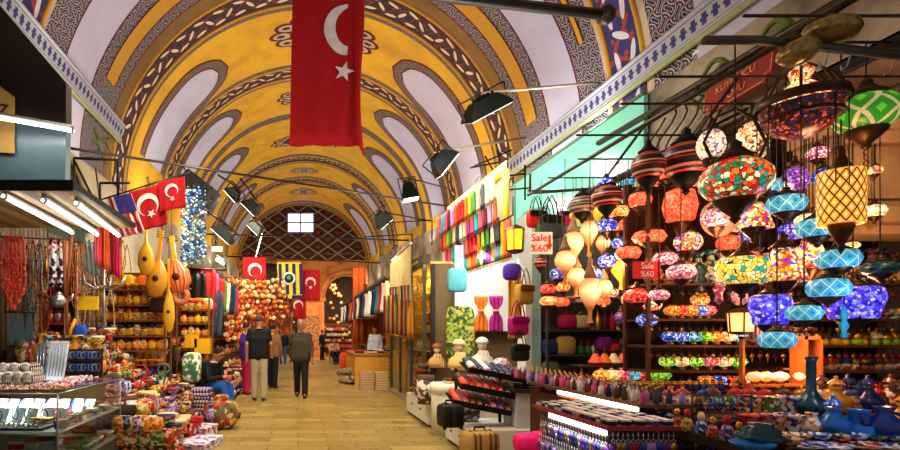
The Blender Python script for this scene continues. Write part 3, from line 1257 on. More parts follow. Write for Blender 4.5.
tube_light('bright tube lamp mounted across the fascia board at far left', P(-40, 111, 4.4), P(74, 131, 4.6), 0.016)
for nm, a, b in (('leftmost of the three parallel tube lamps under the left canopy', P(3, 196, 4.25), P(73, 233, 5.7)),
                 ('middle of the three parallel tube lamps under the left canopy', P(43, 200, 4.35), P(98, 235, 5.85)),
                 ('rightmost of the three parallel tube lamps under the left canopy', P(76, 203, 4.45), P(119, 236, 5.85))):
    tube_light(nm, a, b)
cn = thing('stall_canopy', 'wooden canopy roof over the nearest left stall, holding tube lamps', 'canopy', (-3.65, 4.2, 2.68))
cm = stripes(['#9a7a3a', '#87652c', '#a88845', '#6d5226'], 2.2, 0, False, 0.6)
put('boards', MB().box((0, 0, 0), (1.75, 1.6, 0.03)), cm, cn)
if False: put('rear_boards', MB().prism([(0, 0), (0, 0.06), (1.78, 0.06), (1.78, 0)], 0.0001 + 0.05, Matrix.Translation((0, 2.0, -0.0))), cm, cn)
put('fascia_strip', MB().box((0, -0.02, -0.03), (1.77, 0.0, 0.06)).box((1.75, 0, -0.0), (1.77, 1.6, 0.05)), BLACK, cn)
# pendant black bracket frames above
for lab, zz, seg in (('black rectangular bracket frame over the left canopy', 6.4, [((74, 158), (74, 206)), ((74, 158), (118, 160)), ((118, 160), (118, 196)), ((0, 195), (104, 206)), ((100, 183), (130, 183)), ((100, 183), (100, 208)), ((74, 160), (94, 200))]),
                     ('small black bracket on the right wall beside the scarf frame', 9.0, [((505, 176), (525, 174)), ((505, 190), (530, 188)), ((525, 165), (525, 200))]),
                     ('triangular black bracket under the green-tinted floodlight', 9.4, [((470, 168), (512, 150)), ((470, 168), (500, 162)), ((500, 162), (497, 150)), ((485, 156), (497, 178))]),
                     ('stepped black bracket bars above the cream banner', 13.0, [((386, 223), (432, 220)), ((432, 220), (432, 245)), ((364, 237), (412, 234)), ((412, 234), (412, 290))])):
    a0 = P(*seg[0][0], zz)
    t = thing('wall_bracket', lab, 'bracket', a0)
    for a, b in seg:
        put('bar', MB().tube([P(*a, zz) - a0, P(*b, zz) - a0], 0.016, 6), BLACK, t)
# half-round dark green shop window on the left wall above the bracket
t = thing('arched_shutter', 'dark green arched shutter on the left wall behind the bracket frame', 'shutter', (-3.66, 7.6, 2.6))
put('panel', MB().prism([(1.0 * math.cos(a), 0.6 + 1.0 * math.sin(a)) for a in [PI * i / 14 for i in range(15)]] + [(-1.0, 0), (1.0, 0)], 0.06, Matrix.Rotation(PI / 2, 4, 'Z')), plain('#26382a', 0.7), t)
put('surround', MB().tube([(0.06, 1.08 * math.cos(a), 0.6 + 1.08 * math.sin(a)) for a in [PI * i / 14 for i in range(15)]], 0.07, 6), plain('#8d8166', 0.8), t)

# ============================================================ SMALL GOODS LIBRARY
LIB = {}


def lib(kind, mats, build):
    """a mesh per kind and material, made once"""
    mats = [m.m if isinstance(m, Mat) else m for m in mats]
    key = (kind,) + tuple(m.name for m in mats)
    if key not in LIB:
        mb = MB()
        build(mb)
        me = mb.mesh(kind)
        for m in mats:
            me.materials.append(m)
        LIB[key] = me
    return LIB[key]


def g_bowl(mb):
    mb.lathe([(0.0, 0), (0.035, 0), (0.038, 0.012), (0.075, 0.05), (0.09, 0.075), (0.083, 0.075), (0.06, 0.03), (0, 0.02)], 18)
def g_vase(mb):
    mb.lathe([(0, 0), (0.045, 0), (0.05, 0.02), (0.085, 0.09), (0.075, 0.15), (0.03, 0.20), (0.028, 0.25), (0.05, 0.28), (0.042, 0.28), (0.02, 0.25), (0, 0.2)], 18)
def g_cup(mb):
    mb.lathe([(0, 0), (0.055, 0), (0.06, 0.01), (0.06, 0.13), (0.072, 0.15), (0.062, 0.15), (0.052, 0.13), (0.05, 0.02), (0, 0.02)], 18)
    mb.mi = 1
    mb.lathe([(0.061, 0.10), (0.063, 0.105), (0.061, 0.115)], 18)
    mb.mi = 0
def g_jar(mb):
    mb.lathe([(0, 0), (0.05, 0), (0.068, 0.04), (0.065, 0.10), (0.045, 0.125)], 16)
    mb.mi = 1
    mb.lathe([(0.05, 0.125), (0.05, 0.14), (0.025, 0.165), (0.008, 0.17), (0.012, 0.19), (0, 0.20)], 16)
    mb.mi = 0
def g_tagine(mb):
    mb.lathe([(0, 0), (0.06, 0), (0.085, 0.03), (0.085, 0.045), (0, 0.045)], 16)
    mb.lathe([(0.08, 0.045), (0.055, 0.09), (0.025, 0.15)], 16)
    mb.mi = 1
    mb.lathe([(0.026, 0.15), (0.014, 0.19), (0.018, 0.205), (0, 0.21)], 12)
    mb.mi = 0
def g_box(mb):
    mb.box((-0.07, -0.05, 0), (0.07, 0.05, 0.07))
    mb.mi = 1
    mb.box((-0.073, -0.053, 0.055), (0.073, 0.053, 0.082))
    mb.mi = 0
def g_fold(mb):
    mb.pillow((-0.13, -0.10, 0), (0.13, 0.10, 0.045), None, 0.05)
    mb.mi = 1
    mb.pillow((-0.128, -0.098, 0.042), (0.128, 0.098, 0.078), None, 0.05)
    mb.mi = 0
def g_roll(mb):
    mb.lathe([(0, -0.1), (0.038, -0.1), (0.042, -0.09), (0.042, 0.09), (0.038, 0.1), (0, 0.1)], 14, Matrix.Translation((0, 0, 0.042)) @ Matrix.Rotation(PI / 2, 4, 'X'))
    mb.mi = 1
    mb.torus((0, -0.1, 0.042), 0.022, 0.006, 'Y', 12, 5)
    mb.mi = 0
def g_plate(mb):
    M = Matrix.Translation((0, 0.02, 0.1)) @ Matrix.Rotation(R(78), 4, 'X')
    mb.lathe([(0, 0), (0.055, 0.0), (0.1, 0.015), (0.1, 0.021), (0.05, 0.008), (0, 0.006)], 22, M)
    mb.mi = 1
    mb.lathe([(0.0, 0.009), (0.04, 0.009), (0.04, 0.004)], 18, M)
    mb.mi = 0
def g_bottle(mb):
    mb.lathe([(0, 0), (0.032, 0), (0.035, 0.01), (0.035, 0.11), (0.012, 0.145), (0.012, 0.18)], 12)
    mb.mi = 1
    mb.lathe([(0.015, 0.175), (0.015, 0.20), (0, 0.205)], 10)
    mb.mi = 0
def g_bracelet(mb):
    for i in range(14):
        t = 2 * PI * i / 14
        mb.ball((0.032 * math.cos(t), 0.0, 0.04 + 0.032 * math.sin(t)), 0.0095, 6, 4)
def g_necklace(mb):
    mb.tube([(0.035 * math.sin(2 * PI * i / 22) * (1.1 - 0.5 * math.cos(2 * PI * i / 22)), 0.0, -0.28 + 0.27 * math.cos(2 * PI * i / 22)) for i in range(23)], 0.004, 4, False)
    for i in range(22):
        t = 2 * PI * i / 22
        mb.ball((0.035 * math.sin(t) * (1.1 - 0.5 * math.cos(t)), 0.0, -0.28 - 0.27 * -math.cos(t)), 0.010, 6, 4)
    mb.mi = 1
    mb.tube([(0, 0, 0), (0, 0, 0.02)], 0.004, 5)
    mb.mi = 0
def g_pouch(mb):
    mb.pillow((-0.07, -0.04, 0), (0.07, 0.04, 0.13), None, 0.35)
    mb.mi = 1
    mb.torus((0, 0, 0.12), 0.045, 0.012, 'Z', 14, 6)
    mb.lathe([(0.03, 0.12), (0.055, 0.16), (0.0, 0.15)], 10)
    mb.mi = 0
def g_key(mb):
    mb.tube([(0, 0, 0), (0, 0, -0.05)], 0.0025, 5)
    mb.torus((0, 0, -0.06), 0.012, 0.003, 'Y', 10, 4)
    mb.mi = 1
    mb.lathe([(0, -0.006), (0.024, -0.006), (0.024, 0.006), (0, 0.006)], 12, Matrix.Translation((0, 0, -0.095)) @ Matrix.Rotation(PI / 2, 4, 'X'))
    mb.tube([(0, 0, -0.12), (0, 0, -0.17)], 0.007, 6, True, 0.003)
    mb.mi = 0
def g_shroom(mb):
    mb.lathe([(0, 0), (0.032, 0), (0.036, 0.03), (0.024, 0.06)], 12)
    mb.mi = 1
    mb.lathe([(0.05, 0.055), (0.052, 0.07), (0.035, 0.10), (0, 0.115)], 14)
    mb.lathe([(0.0, 0.056), (0.05, 0.055)], 14)
    mb.mi = 0
def g_book(mb):
    mb.box((-0.09, -0.12, 0), (0.09, 0.12, 0.03))
    mb.mi = 1
    mb.box((-0.086, -0.122, 0.004), (0.092, 0.118, 0.026))
    mb.mi = 0
def g_globe(mb):
    mb.lathe([(0, 0), (0.03, 0), (0.035, 0.012), (0.02, 0.03)], 12)
    mb.mi = 1
    mb.lathe([(0.02, 0.03), (0.06, 0.05), (0.078, 0.085), (0.06, 0.12), (0.025, 0.135)], 16)
    mb.mi = 0
    mb.lathe([(0.025, 0.135), (0.018, 0.15), (0, 0.155)], 10)
def g_teapot(mb):
    mb.lathe([(0, 0), (0.05, 0), (0.085, 0.05), (0.075, 0.10), (0.04, 0.125), (0.045, 0.13), (0.02, 0.155), (0, 0.17)], 16)
    mb.tube([(0.07, 0, 0.05), (0.12, 0, 0.09), (0.135, 0, 0.14)], 0.014, 7, True, 0.008)
    mb.mi = 1
    mb.tube([(-0.07, 0, 0.10), (-0.12, 0, 0.10), (-0.12, 0, 0.05), (-0.08, 0, 0.04)], 0.008, 6)
    mb.mi = 0
def g_garment(mb):
    mb.sheet(lambda s, t: (-0.14 + 0.28 * s * 1.0 + (0.02 * math.sin(t * 5)), 0.02 * math.sin(s * 12 + t * 2), -0.02 - t * 0.62), 14, 6, 0.008)
    mb.mi = 1
    mb.tube([(-0.14, 0, -0.03), (0, 0, 0.0), (0.14, 0, -0.03)], 0.006, 5)
    mb.mi = 0
def g_scarf(mb):
    mb.sheet(lambda s, t: (-0.05 + 0.10 * s * (0.75 + 0.3 * t), 0.018 * math.sin(s * 11 + t), -t * 0.9), 10, 6, 0.006)
    mb.mi = 1
    for i in range(6):
        mb.tube([(-0.045 + i * 0.018, 0, -0.9), (-0.047 + i * 0.019, 0, -0.96)], 0.003, 4)
    mb.mi = 0
def g_bag(mb):
    mb.pillow((-0.14, -0.055, -0.46), (0.14, 0.055, -0.20), None, 0.15)
    mb.mi = 1
    for s in (-0.03, 0.03):
        mb.tube([(-0.08, s, -0.22), (-0.05, s, -0.08), (0, s, 0), (0.05, s, -0.08), (0.08, s, -0.22)], 0.007, 6)
    mb.pillow((-0.135, -0.066, -0.30), (0.135, -0.045, -0.215), None, 0.1)
    mb.mi = 0


def g_slipper(mb):
    mb.pillow((-0.045, -0.12, 0), (0.045, 0.12, 0.05), None, 0.3)
    mb.mi = 1
    mb.pillow((-0.044, -0.12, 0.02), (0.044, 0.0, 0.085), None, 0.4)
    mb.mi = 0
def g_drum(mb):
    mb.lathe([(0, 0), (0.05, 0), (0.035, 0.07), (0.04, 0.09), (0.075, 0.13), (0.075, 0.17)], 16)
    mb.mi = 1
    mb.lathe([(0.078, 0.155), (0.079, 0.175), (0, 0.178)], 16)
    mb.mi = 0
def g_cushion(mb):
    mb.pillow((-0.10, -0.04, 0), (0.10, 0.04, 0.16), None, 0.22)
    mb.mi = 1
    for sx in (-1, 1):
        for sz in (0.01, 0.15):
            mb.ball((sx * 0.095, 0, sz), 0.012, 6, 4)
    mb.mi = 0
def g_doll(mb):
    mb.lathe([(0, 0), (0.05, 0), (0.055, 0.04), (0.035, 0.10), (0.02, 0.12)], 12)
    mb.mi = 1
    mb.ball((0, 0, 0.145), 0.028, 10, 8)
    mb.lathe([(0.03, 0.16), (0.02, 0.19), (0, 0.20)], 10)
    mb.mi = 0


G = {'keyring_pendant': g_key, 'slipper': g_slipper, 'hand_drum': g_drum, 'cushion': g_cushion, 'doll': g_doll, 'bowl': g_bowl, 'vase': g_vase, 'cup': g_cup, 'lidded_jar': g_jar, 'tagine_pot': g_tagine, 'gift_box': g_box, 'folded_cloth': g_fold, 'rolled_scarf': g_roll,
     'plate': g_plate, 'bottle': g_bottle, 'bead_bracelet': g_bracelet, 'bead_necklace': g_necklace, 'pouch': g_pouch, 'keyring': g_key, 'mushroom_jar': g_shroom,
     'book': g_book, 'glass_globe_candle_holder': g_globe, 'teapot': g_teapot, 'garment': g_garment, 'scarf': g_scarf, 'handbag': g_bag}
CATS = {'keyring_pendant': 'pendant', 'hand_drum': 'drum', 'gift_box': 'box', 'folded_cloth': 'cloth', 'rolled_scarf': 'scarf', 'bead_bracelet': 'bracelet', 'bead_necklace': 'necklace', 'lidded_jar': 'jar', 'tagine_pot': 'pot',
        'mushroom_jar': 'jar', 'glass_globe_candle_holder': 'candle holder', 'handbag': 'bag'}


def good(kind, mats, loc, label, group=None, rz=0.0, scale=1.0):
    me = lib(kind, mats, G[kind])
    o = bpy.data.objects.new(kind, me)
    col.objects.link(o)
    o.location = loc
    o.rotation_euler.z = rz
    o.scale = (scale,) * 3 if isinstance(scale, (int, float)) else scale
    return tag(o, label, CATS.get(kind, kind.replace('_', ' ')), group)


CN = {'red': '#b01c1c', 'orange': '#d8661a', 'yellow': '#d9a520', 'cream': '#d8c49a', 'green': '#3f7a34', 'teal': '#1f7f80', 'blue': '#2142a0', 'navy': '#1b2352',
      'purple': '#5a2a80', 'pink': '#cf4f7a', 'brown': '#5d3418', 'black': '#1a1716', 'white': '#dcd8cf', 'grey': '#77746c', 'gold': '#b98a2c', 'silver': '#b8babb', 'amber': '#c07a18',
      'maroon': '#651422', 'turquoise': '#2aa6a4', 'lime': '#8cb52c', 'coral': '#e0563e', 'magenta': '#b8237c', 'beige': '#b39a6c', 'slate': '#3c4652', 'lilac': '#a884c0'}
ADJ = {'folded_cloth': 'folded', 'rolled_scarf': 'rolled', 'bowl': 'painted', 'vase': 'painted', 'cup': 'painted', 'plate': 'painted'}


def cmat(n):
    if n in ('gold', 'silver', 'brass'):
        return plain(CN.get(n, '#a07a30'), 0.3, 0.85)
    return plain(CN[n], 0.5, 0, 0.22)


def row(kind, colours, a, b, n, place, rz=0.0, scale=1.0, jit=0.015, second=None, rj=0.3, pattern=None):
    """n goods in a row from a to b; look-alikes of one colour share a label and a group"""
    a, b = Vector(a), Vector(b)
    for i in range(n):
        c = colours[i % len(colours)] if isinstance(colours, tuple) else random.choice(colours)
        c2 = second or random.choice(['gold', 'cream', 'brown', 'navy', 'red'])
        p = a.lerp(b, (i + 0.5) / n) + Vector((random.uniform(-jit, jit), random.uniform(-jit, jit), 0))
        m1 = pattern[c] if pattern and c in pattern else cmat(c)
        nm = kind.replace('_', ' ')
        if c2 in nm or c2 == c: c2 = 'cream' if c != 'cream' else 'brown'
        lab = '%s %s with %s trim %s' % (c, nm, c2, place)
        s = scale * random.uniform(0.9, 1.1)
        good(kind, [m1, cmat(c2)], p, lab, '%s %ss %s' % (c, nm, place), rz + random.uniform(-rj, rj), s)


def rack(name, label, cat, x0, x1, y, depth, heights, mat, post=None, zbase=0.0, thick=0.025, back=None, top=None, along='X'):
    """frontal shelf rack: boards at the given heights, four posts; returns the root"""
    t = thing(name, label, cat, (x0, y, zbase))
    H = (top or max(heights) + 0.35) - zbase
    W = x1 - x0
    f = (lambda a, b: (a, b)) if along == 'X' else (lambda a, b: (b, a))
    def bx(a, b):
        (ax, ay), (bx_, by) = f(a[0], a[1]), f(b[0], b[1])
        return MB().box((min(ax, bx_), min(ay, by), a[2]), (max(ax, bx_), max(ay, by), b[2]))
    for h in heights:
        put('shelf_board', bx((0, 0, h - zbase - thick), (W, depth, h - zbase)), mat, t)
    for px, py in ((0, 0), (W, 0), (0, depth), (W, depth)):
        put('post', bx((px - 0.015, py - 0.015, 0), (px + 0.015, py + 0.015, H)), post or mat, t)
    if back:
        put('back_panel', bx((0, depth + 0.02, 0), (W, depth + 0.04, H)), back, t)
    return t

# ============================================================ LEFT: GLASS COUNTER AND ITS GOODS
gc = thing('glass_display_counter', 'glass jewellery counter with aluminium edges at the lower left corner', 'display case', (-3.4, 4.24, 0))
X0, X1, Y0, Y1 = 0, 1.36, 0, 1.5
FRM_ = plain('#8f9a98', 0.35, 0.7)
put('base_cabinet', MB().box((0, 0.02, 0), (X1 - 0.02, Y1, 0.28)), plain('#51504c', 0.6), gc)
put('glass_front', MB().box((X0, Y0, 0.28), (X1, Y0 + 0.008, 0.93)), GLASS, gc)
put('glass_side', MB().box((X1 - 0.008, Y0 + 0.01, 0.28), (X1, Y1, 0.93)), GLASS, gc)
put('glass_top', MB().box((X0, Y0, 0.93), (X1, Y1, 0.942)), GLASS, gc)
put('shelf', MB().box((X0, 0.02, 0.605), (X1 - 0.02, Y1, 0.617)), plain('#b9cfcc', 0.2), gc)
put('deck', MB().box((X0, 0.02, 0.28), (X1 - 0.02, Y1, 0.30)), plain('#a9bfba', 0.3), gc)
for a, b in (((X1, 0, 0.28), (X1, 0, 0.94)), ((X1, Y1, 0.28), (X1, Y1, 0.94)), ((0, 0, 0.94), (X1, 0, 0.94)), ((X1, 0, 0.94), (X1, Y1, 0.94)),
             ((0, 0, 0.605), (X1, 0, 0.605)), ((X1, 0, 0.605), (X1, Y1, 0.605)), ((0, 0, 0.29), (X1, 0, 0.29)), ((X1, 0, 0.29), (X1, Y1, 0.29))):
    put('edge_strip', MB().tube([a, b], 0.008, 6), FRM_, gc)
area('counter_fill_light', (-2.7, 4.95, 0.90), (0, 0.3, -1), 0.9, 38, (0.92, 0.97, 1.0), 0.3)  # added fill light to brighten the inside of the glass counter
SILK = plain('#d5dde0', 0.5)
SILV = plain('#c3c9cf', 0.25, 0.8)
# white jewellery cards leaning inside
for i in range(27):
    x = -3.3 + 0.135 * (i % 9)
    o = tag(put('jewellery_card', MB().box((-0.055, 0, 0), (0.055, 0.01, 0.15), Matrix.Rotation(R(-28), 4, 'X')), SILK, None, (x, 4.62 + 0.03 * (i % 2) + 0.32 * (i // 9), 0.625), R(-12)),
            'white jewellery card leaning inside the glass counter', 'jewellery card', 'white jewellery cards in the glass counter')
    put('chain', MB().torus((0, -0.008, 0.08), 0.035, 0.006, 'Y', 14, 5, 1.4), plain('#3a5f90', 0.3, 0.4) if i % 3 else SILV, o)
for i in range(7):
    for j in range(4):
        tag(put('silver_brooch', lib('brooch', [SILV, cmat('blue')], lambda mb: (mb.lathe([(0, 0), (0.03, 0), (0.022, 0.012), (0, 0.016)], 8), mb.ball((0, 0, 0.014), 0.01, 6, 4))), None, None, (-2.95 + 0.12 * i, 4.9 + 0.2 * j, 0.618)),
            'small silver brooch lying on the middle glass shelf', 'brooch', 'silver brooches on the glass shelf')
tr = thing('ring_tray', 'black tray of gold rings at the front of the glass counter', 'tray', (-3.05, 4.30, 0.618))
put('tray', MB().box((-0.33, 0, 0), (0.85, 0.22, 0.02)), BLACK, tr)
put('tray', MB().box((0, 0, 0), (0, 0, 0)), BLACK, tr) if False else None
for i in range(13):
    for j in range(2):
        tag(put('gold_ring', lib('ring', [cmat('gold')], lambda mb: mb.torus((0, 0, 0.022), 0.02, 0.006, 'Y', 12, 5)), None, None, (-3.33 + 0.087 * i, 4.36 + 0.09 * j, 0.638), R(20)),
            'gold ring standing in the black tray inside the counter', 'ring', 'gold rings in the black tray')
row('bowl', ['orange', 'yellow', 'red', 'green'], (-3.3, 4.45, 0.30), (-2.15, 4.45, 0.30), 9, 'on the bottom deck of the glass counter', 0, 0.8)
row('gift_box', ['white', 'silver', 'blue', 'lilac'], (-2.12, 4.4, 0.618), (-2.12, 5.6, 0.618), 9, 'along the side glass of the counter', R(90), 0.9)
row('folded_cloth', ['white', 'silver', 'cream', 'white'], (-2.35, 4.5, 0.618), (-2.35, 5.6, 0.618), 4, 'on the middle glass shelf', 0, 0.9)
row('bowl', ['silver', 'white', 'red', 'green'], (-2.13, 4.4, 0.30), (-2.13, 5.6, 0.30), 8, 'behind the lower side glass of the counter', 0, 1.0)
row('gift_box', ['red', 'white', 'silver'], (-2.9, 5.0, 0.30), (-2.15, 5.3, 0.30), 6, 'deep in the bottom of the glass counter')
# on top: three wooden trays of beads, a long heap of pale beads, rolls of bracelets
TRAYW = plain('#a8743c', 0.6)
for i, (px, c, nm) in enumerate(((8, ['#c84a6a', '#e8c0a0', '#3a6a9a', '#e8dcc0'], 'leftmost round wooden tray of mixed beads on the glass counter'),
                                 (27, ['#e06a3a', '#f0e0c8', '#b03060', '#6a8a4a'], 'middle round wooden tray of beads on the glass counter'),
                                 (51, ['#8a3020', '#e0c8a0', '#503018', '#d8783a'], 'rightmost round wooden tray of brown beads on the glass counter'))):
    c0 = P(px, 390, 4.5); c0.z = 0.944
    t = thing('bead_tray', nm, 'tray', c0)
    put('tray', MB().lathe([(0, 0), (0.13, 0), (0.15, 0.02), (0.145, 0.022), (0.12, 0.008), (0, 0.008)], 24), TRAYW, t)
    mb = MB()
    for k in range(60):
        a, r_ = random.uniform(0, 2 * PI), 0.115 * math.sqrt(random.random())
        mb.ball((r_ * math.cos(a), r_ * math.sin(a), 0.018 + 0.03 * (1 - r_ / 0.12) * random.random()), 0.013, 6, 4)
    b = put('beads', mb, patches(c, 45, 0.35), t)
    b['kind'] = 'stuff'
mb = MB()
for k in range(330):
    s = random.random(); w = random.uniform(-0.16, 0.16)
    mb.ball((w, s * 1.1, 0.012 + 0.03 * random.random() * (1 - abs(w) / 0.2)), random.uniform(0.010, 0.017), 6, 4)
hb = put('bead_heap', mb, patches(['#d86a7a', '#eee0dc', '#c9cbe0', '#e8a0a0', '#8f2a3a', '#f0eee8'], 38, 0.35), None, (-2.32, 4.62, 0.944), R(6))
tag(hb, 'long heap of small pink and white beads along the glass counter edge', 'beads', None, 'stuff')
for i, (px, py, c) in enumerate(((4, 372, 'silver'), (14, 374, 'brown'), (24, 371, 'cream'), (33, 373, 'grey'), (9, 360, 'cream'), (20, 360, 'silver'), (31, 359, 'black'))):
    p = P(px, 0, 4.9 + 0.25 * (py < 365)); p.z = 0.944
    t = thing('bracelet_roll', '%s bangle roll in the row behind the bead trays, %s from the left' % (c, ('first', 'second', 'third', 'fourth', 'rear first', 'rear second', 'rear third')[i]), 'bracelets', p)
    put('roller', MB().lathe([(0, -0.12), (0.04, -0.12), (0.04, 0.12), (0, 0.12)], 14, Matrix.Translation((0, 0, 0.07 + 0.07 * (py < 365))) @ Matrix.Rotation(R(70), 4, 'X') @ Matrix.Rotation(0, 4, 'Y')), WHITE, t)
    mb = MB()
    for k in range(6):
        mb.torus((0, -0.1 + 0.04 * k, 0.07 + 0.07 * (py < 365)), 0.055, 0.012, 'Y', 16, 6)
    put('bangle', mb, stripes([CN[c], '#e0d8cc', '#9a5a4a'], 40, 0), t)
# white tilted display boards of fine chains
for px, w, lab, tl in ((40, 10, 'dark slanted display board leaning left of the white chain board', -20), (53, 21, 'broad white display board with rows of fine silver chains', -14)):
    p = P(px, 0, 5.5); p.z = 0.944
    W = w * 5.5 / 500
    t = thing('chain_display_board', lab, 'display board', p, R(-10))
    M = Matrix.Rotation(R(tl), 4, 'X') @ Matrix.Rotation(R(-12 if w < 15 else 0), 4, 'Y')
    put('board', MB().box((-W / 2, 0, 0), (W / 2, 0.02, 0.44), M), plain('#5a6068' if w < 15 else '#dcdde0', 0.5), t)
    for k in range(6 if w > 15 else 3):
        x = -W / 2 + W * (k + 0.5) / (6 if w > 15 else 3)
        put('chain', MB().tube([M @ Vector((x, -0.006, 0.42)), M @ Vector((x + 0.004, -0.010, 0.04))], 0.006, 5), plain('#8f96a8', 0.3, 0.6) if w > 15 else SILV, t)
# stand of blue bracelets
p = P(84, 0, 5.75)
t = thing('bracelet_stand', 'two-tier stand strung with blue bead bracelets behind the bead heap', 'bracelet stand', (p.x, p.y, 0.944))
put('upright', MB().box((-0.19, 0.05, 0), (0.19, 0.07, 0.33)), DARKWOOD, t)
for h in (0.16, 0.30):
    put('bar', MB().tube([(-0.19, 0, h), (0.19, 0, h)], 0.01), DARKWOOD, t)
for h in (0.16, 0.30):
    for i in range(9):
        c = ('blue', 'slate', 'navy')[i % 3]
        good('bead_bracelet', [plain({'blue': '#2a5aa8', 'slate': '#5a7688', 'navy': '#24356e'}[c], 0.25)], (p.x - 0.17 + i * 0.042, p.y - 0.02, 0.944 + h - 0.085), '%s bead bracelet hung on the two-tier stand behind the counter' % c,
             '%s bead bracelets on the two-tier stand' % c, R(70), 1.15)

# ============================================================ LEFT WALL DISPLAY (near)
bk = thing('wall_display_panel', 'dark amber boarded display panel behind the left jewellery counter', 'display panel', (-3.6, 5.2, 0))
put('boards', MB().box((0, 0, 0), (0.05, 4.6, 2.9)), stripes(['#5a3c18', '#3a2610', '#74501e', '#2a1a0c'], 5.0, 1, False, 0.6), bk)
put('crosspiece', MB().box((0.05, 0, 2.3), (0.09, 4.6, 2.36)).box((0.05, 0, 1.2), (0.09, 4.6, 1.26)), DARKWOOD, bk)
rails = []
def hang_rail(label, a, b, r=0.01):
    t = thing('hanging_rail', label, 'rail', a)
    put('rod', MB().tube([(0, 0, 0), Vector(b) - Vector(a)], r), METAL, t)
    for e in (Vector((0, 0, 0)), Vector(b) - Vector(a)):
        put('hanger', MB().tube([e, e + Vector((0, 0, 0.25))], r * 0.8, 6), METAL, t)
    return t
hang_rail('front rail of necklaces over the left jewellery counter', P(-12, 236, 5.6), P(70, 240, 6.4))
hang_rail('second rail of necklaces behind the red shelves', P(48, 238, 6.4), P(120, 246, 7.4))
CORAL = plain('#d8331c', 0.35)
# red coral necklaces
for i in range(5):
    p = P(5 + i * 4.2, 238, 5.62)
    mb = MB()
    L = 0.80 - 0.08 * abs(i - 2)
    mb.tube([(0.04 * math.sin(2 * PI * k / 30), 0, -L / 2 + L / 2 * math.cos(2 * PI * k / 30)) for k in range(31)], 0.007, 5, False)
    for k in range(30):
        t = 2 * PI * k / 30
        mb.ball((0.04 * math.sin(t) + random.uniform(-0.008, 0.008), random.uniform(-0.012, 0.012), -L / 2 + L / 2 * math.cos(t)), random.uniform(0.013, 0.02), 6, 4, (1, 1, 1.5))
    tag(put('coral_necklace', mb, CORAL, None, p), 'branching red coral necklace hanging at the far left', 'necklace', 'red coral necklaces at far left')
# small hanging things, column by column: (px, top py, length px, colour, kind)
hang = [(3, 195, 40, 'cream'), (29, 208, 22, 'lilac'), (43, 202, 36, 'cream'), (33, 240, 70, 'maroon'), (38, 243, 60, 'brown'), (45, 240, 52, 'beige'),
        (70, 240, 60, 'orange'), (75, 243, 64, 'gold'), (79, 240, 56, 'maroon'), (83, 244, 50, 'amber'), (66, 238, 50, 'grey')]
for i, (px, py, L, c) in enumerate(hang):
    Z = 5.8 if px < 50 else 6.5
    p = P(px, py, Z)
    s = L * Z / 500 / 0.55
    good('bead_necklace', [cmat(c), METAL], p, '%s bead necklace hanging over the left counter, %d pixels long loop' % (c, L) if False else
         'long %s bead necklace hanging %s' % (c, 'beside the red coral necklaces' if px < 50 else 'right of the red shelves'), '%s necklaces over the left counter' % c, 0, (s * 0.8, 1, s))
for i in range(46):
    px = 26 + (i % 23) * 4.6 + random.uniform(-1.5, 1.5)
    py = 240 + random.uniform(0, 6) if i < 23 else 286 + random.uniform(-6, 10)
    Z = 5.9 + (px - 26) * 0.018 + random.uniform(0, 0.4)
    c = random.choice(['amber', 'gold', 'red', 'maroon', 'teal', 'cream', 'brown', 'orange', 'navy', 'coral', 'silver'])
    s = random.uniform(0.7, 1.3)
    good('bead_necklace', [cmat(c), METAL], P(px, py, Z), '%s bead string in the thick hanging rows behind the jewellery counter' % c, '%s bead strings behind the jewellery counter' % c, random.uniform(-0.4, 0.4), (s * 1.3, 1.3, s))
# black and white chequered shawls
CHK = patches(['#e9e2e4', '#2a1c2c', '#d84a5a', '#1c1420', '#efe9ec'], 26, 0.8)
for px in (53, 61):
    tag(put('patterned_shawl', MB().sheet(lambda s, t: (-0.05 + 0.10 * s, 0.012 * math.sin(s * 9), -t * 0.58), 8, 6, 0.008), CHK, None, P(px, 240, 6.2)),
        'narrow white and dark patterned shawl hanging %s' % ('right of the beige necklace' if px < 55 else 'left of the orange necklace'), 'shawl')
# slate ties
for i in range(3):
    p = P(12 + i * 8.5, 312, 5.6)
    tag(put('hanging_tie', MB().prism([(-0.02, 0), (0.02, 0), (0.05, -0.30), (0, -0.36), (-0.05, -0.30)], 0.012), plain('#46555a', 0.6, 0, 0.3), None, p), 'slate grey tie hanging below the coral necklaces', 'tie', 'slate grey ties')
hang_rail('short rail of ties under the coral necklaces', P(5, 312, 5.6), P(36, 312, 5.6))
# red shelves
RSH = plain('#a32622', 0.5)
t = rack('red_shelf_unit', 'narrow red shelf unit between the coral necklaces and the slanting poles', 'shelf', P(36, 0, 6.4).x, P(66, 0, 6.4).x, 6.4, 0.3, [1.6, 1.95, 2.25], RSH, plain('#c99a84', 0.6), 0.0, 0.03, DARKWOOD, 2.65)
row('lidded_jar', ['silver', 'white', 'gold'], (-3.28, 6.52, 1.60), (-2.98, 6.52, 1.60), 3, 'on the red shelves')
row('vase', ['silver', 'maroon'], (-3.28, 6.52, 1.95), (-2.98, 6.52, 1.95), 2, 'on the red shelves', 0, 0.7)
row('bottle', ['brown', 'amber', 'gold'], (-3.3, 6.5, 2.25), (-2.98, 6.5, 2.25), 4, 'on the top red shelf')
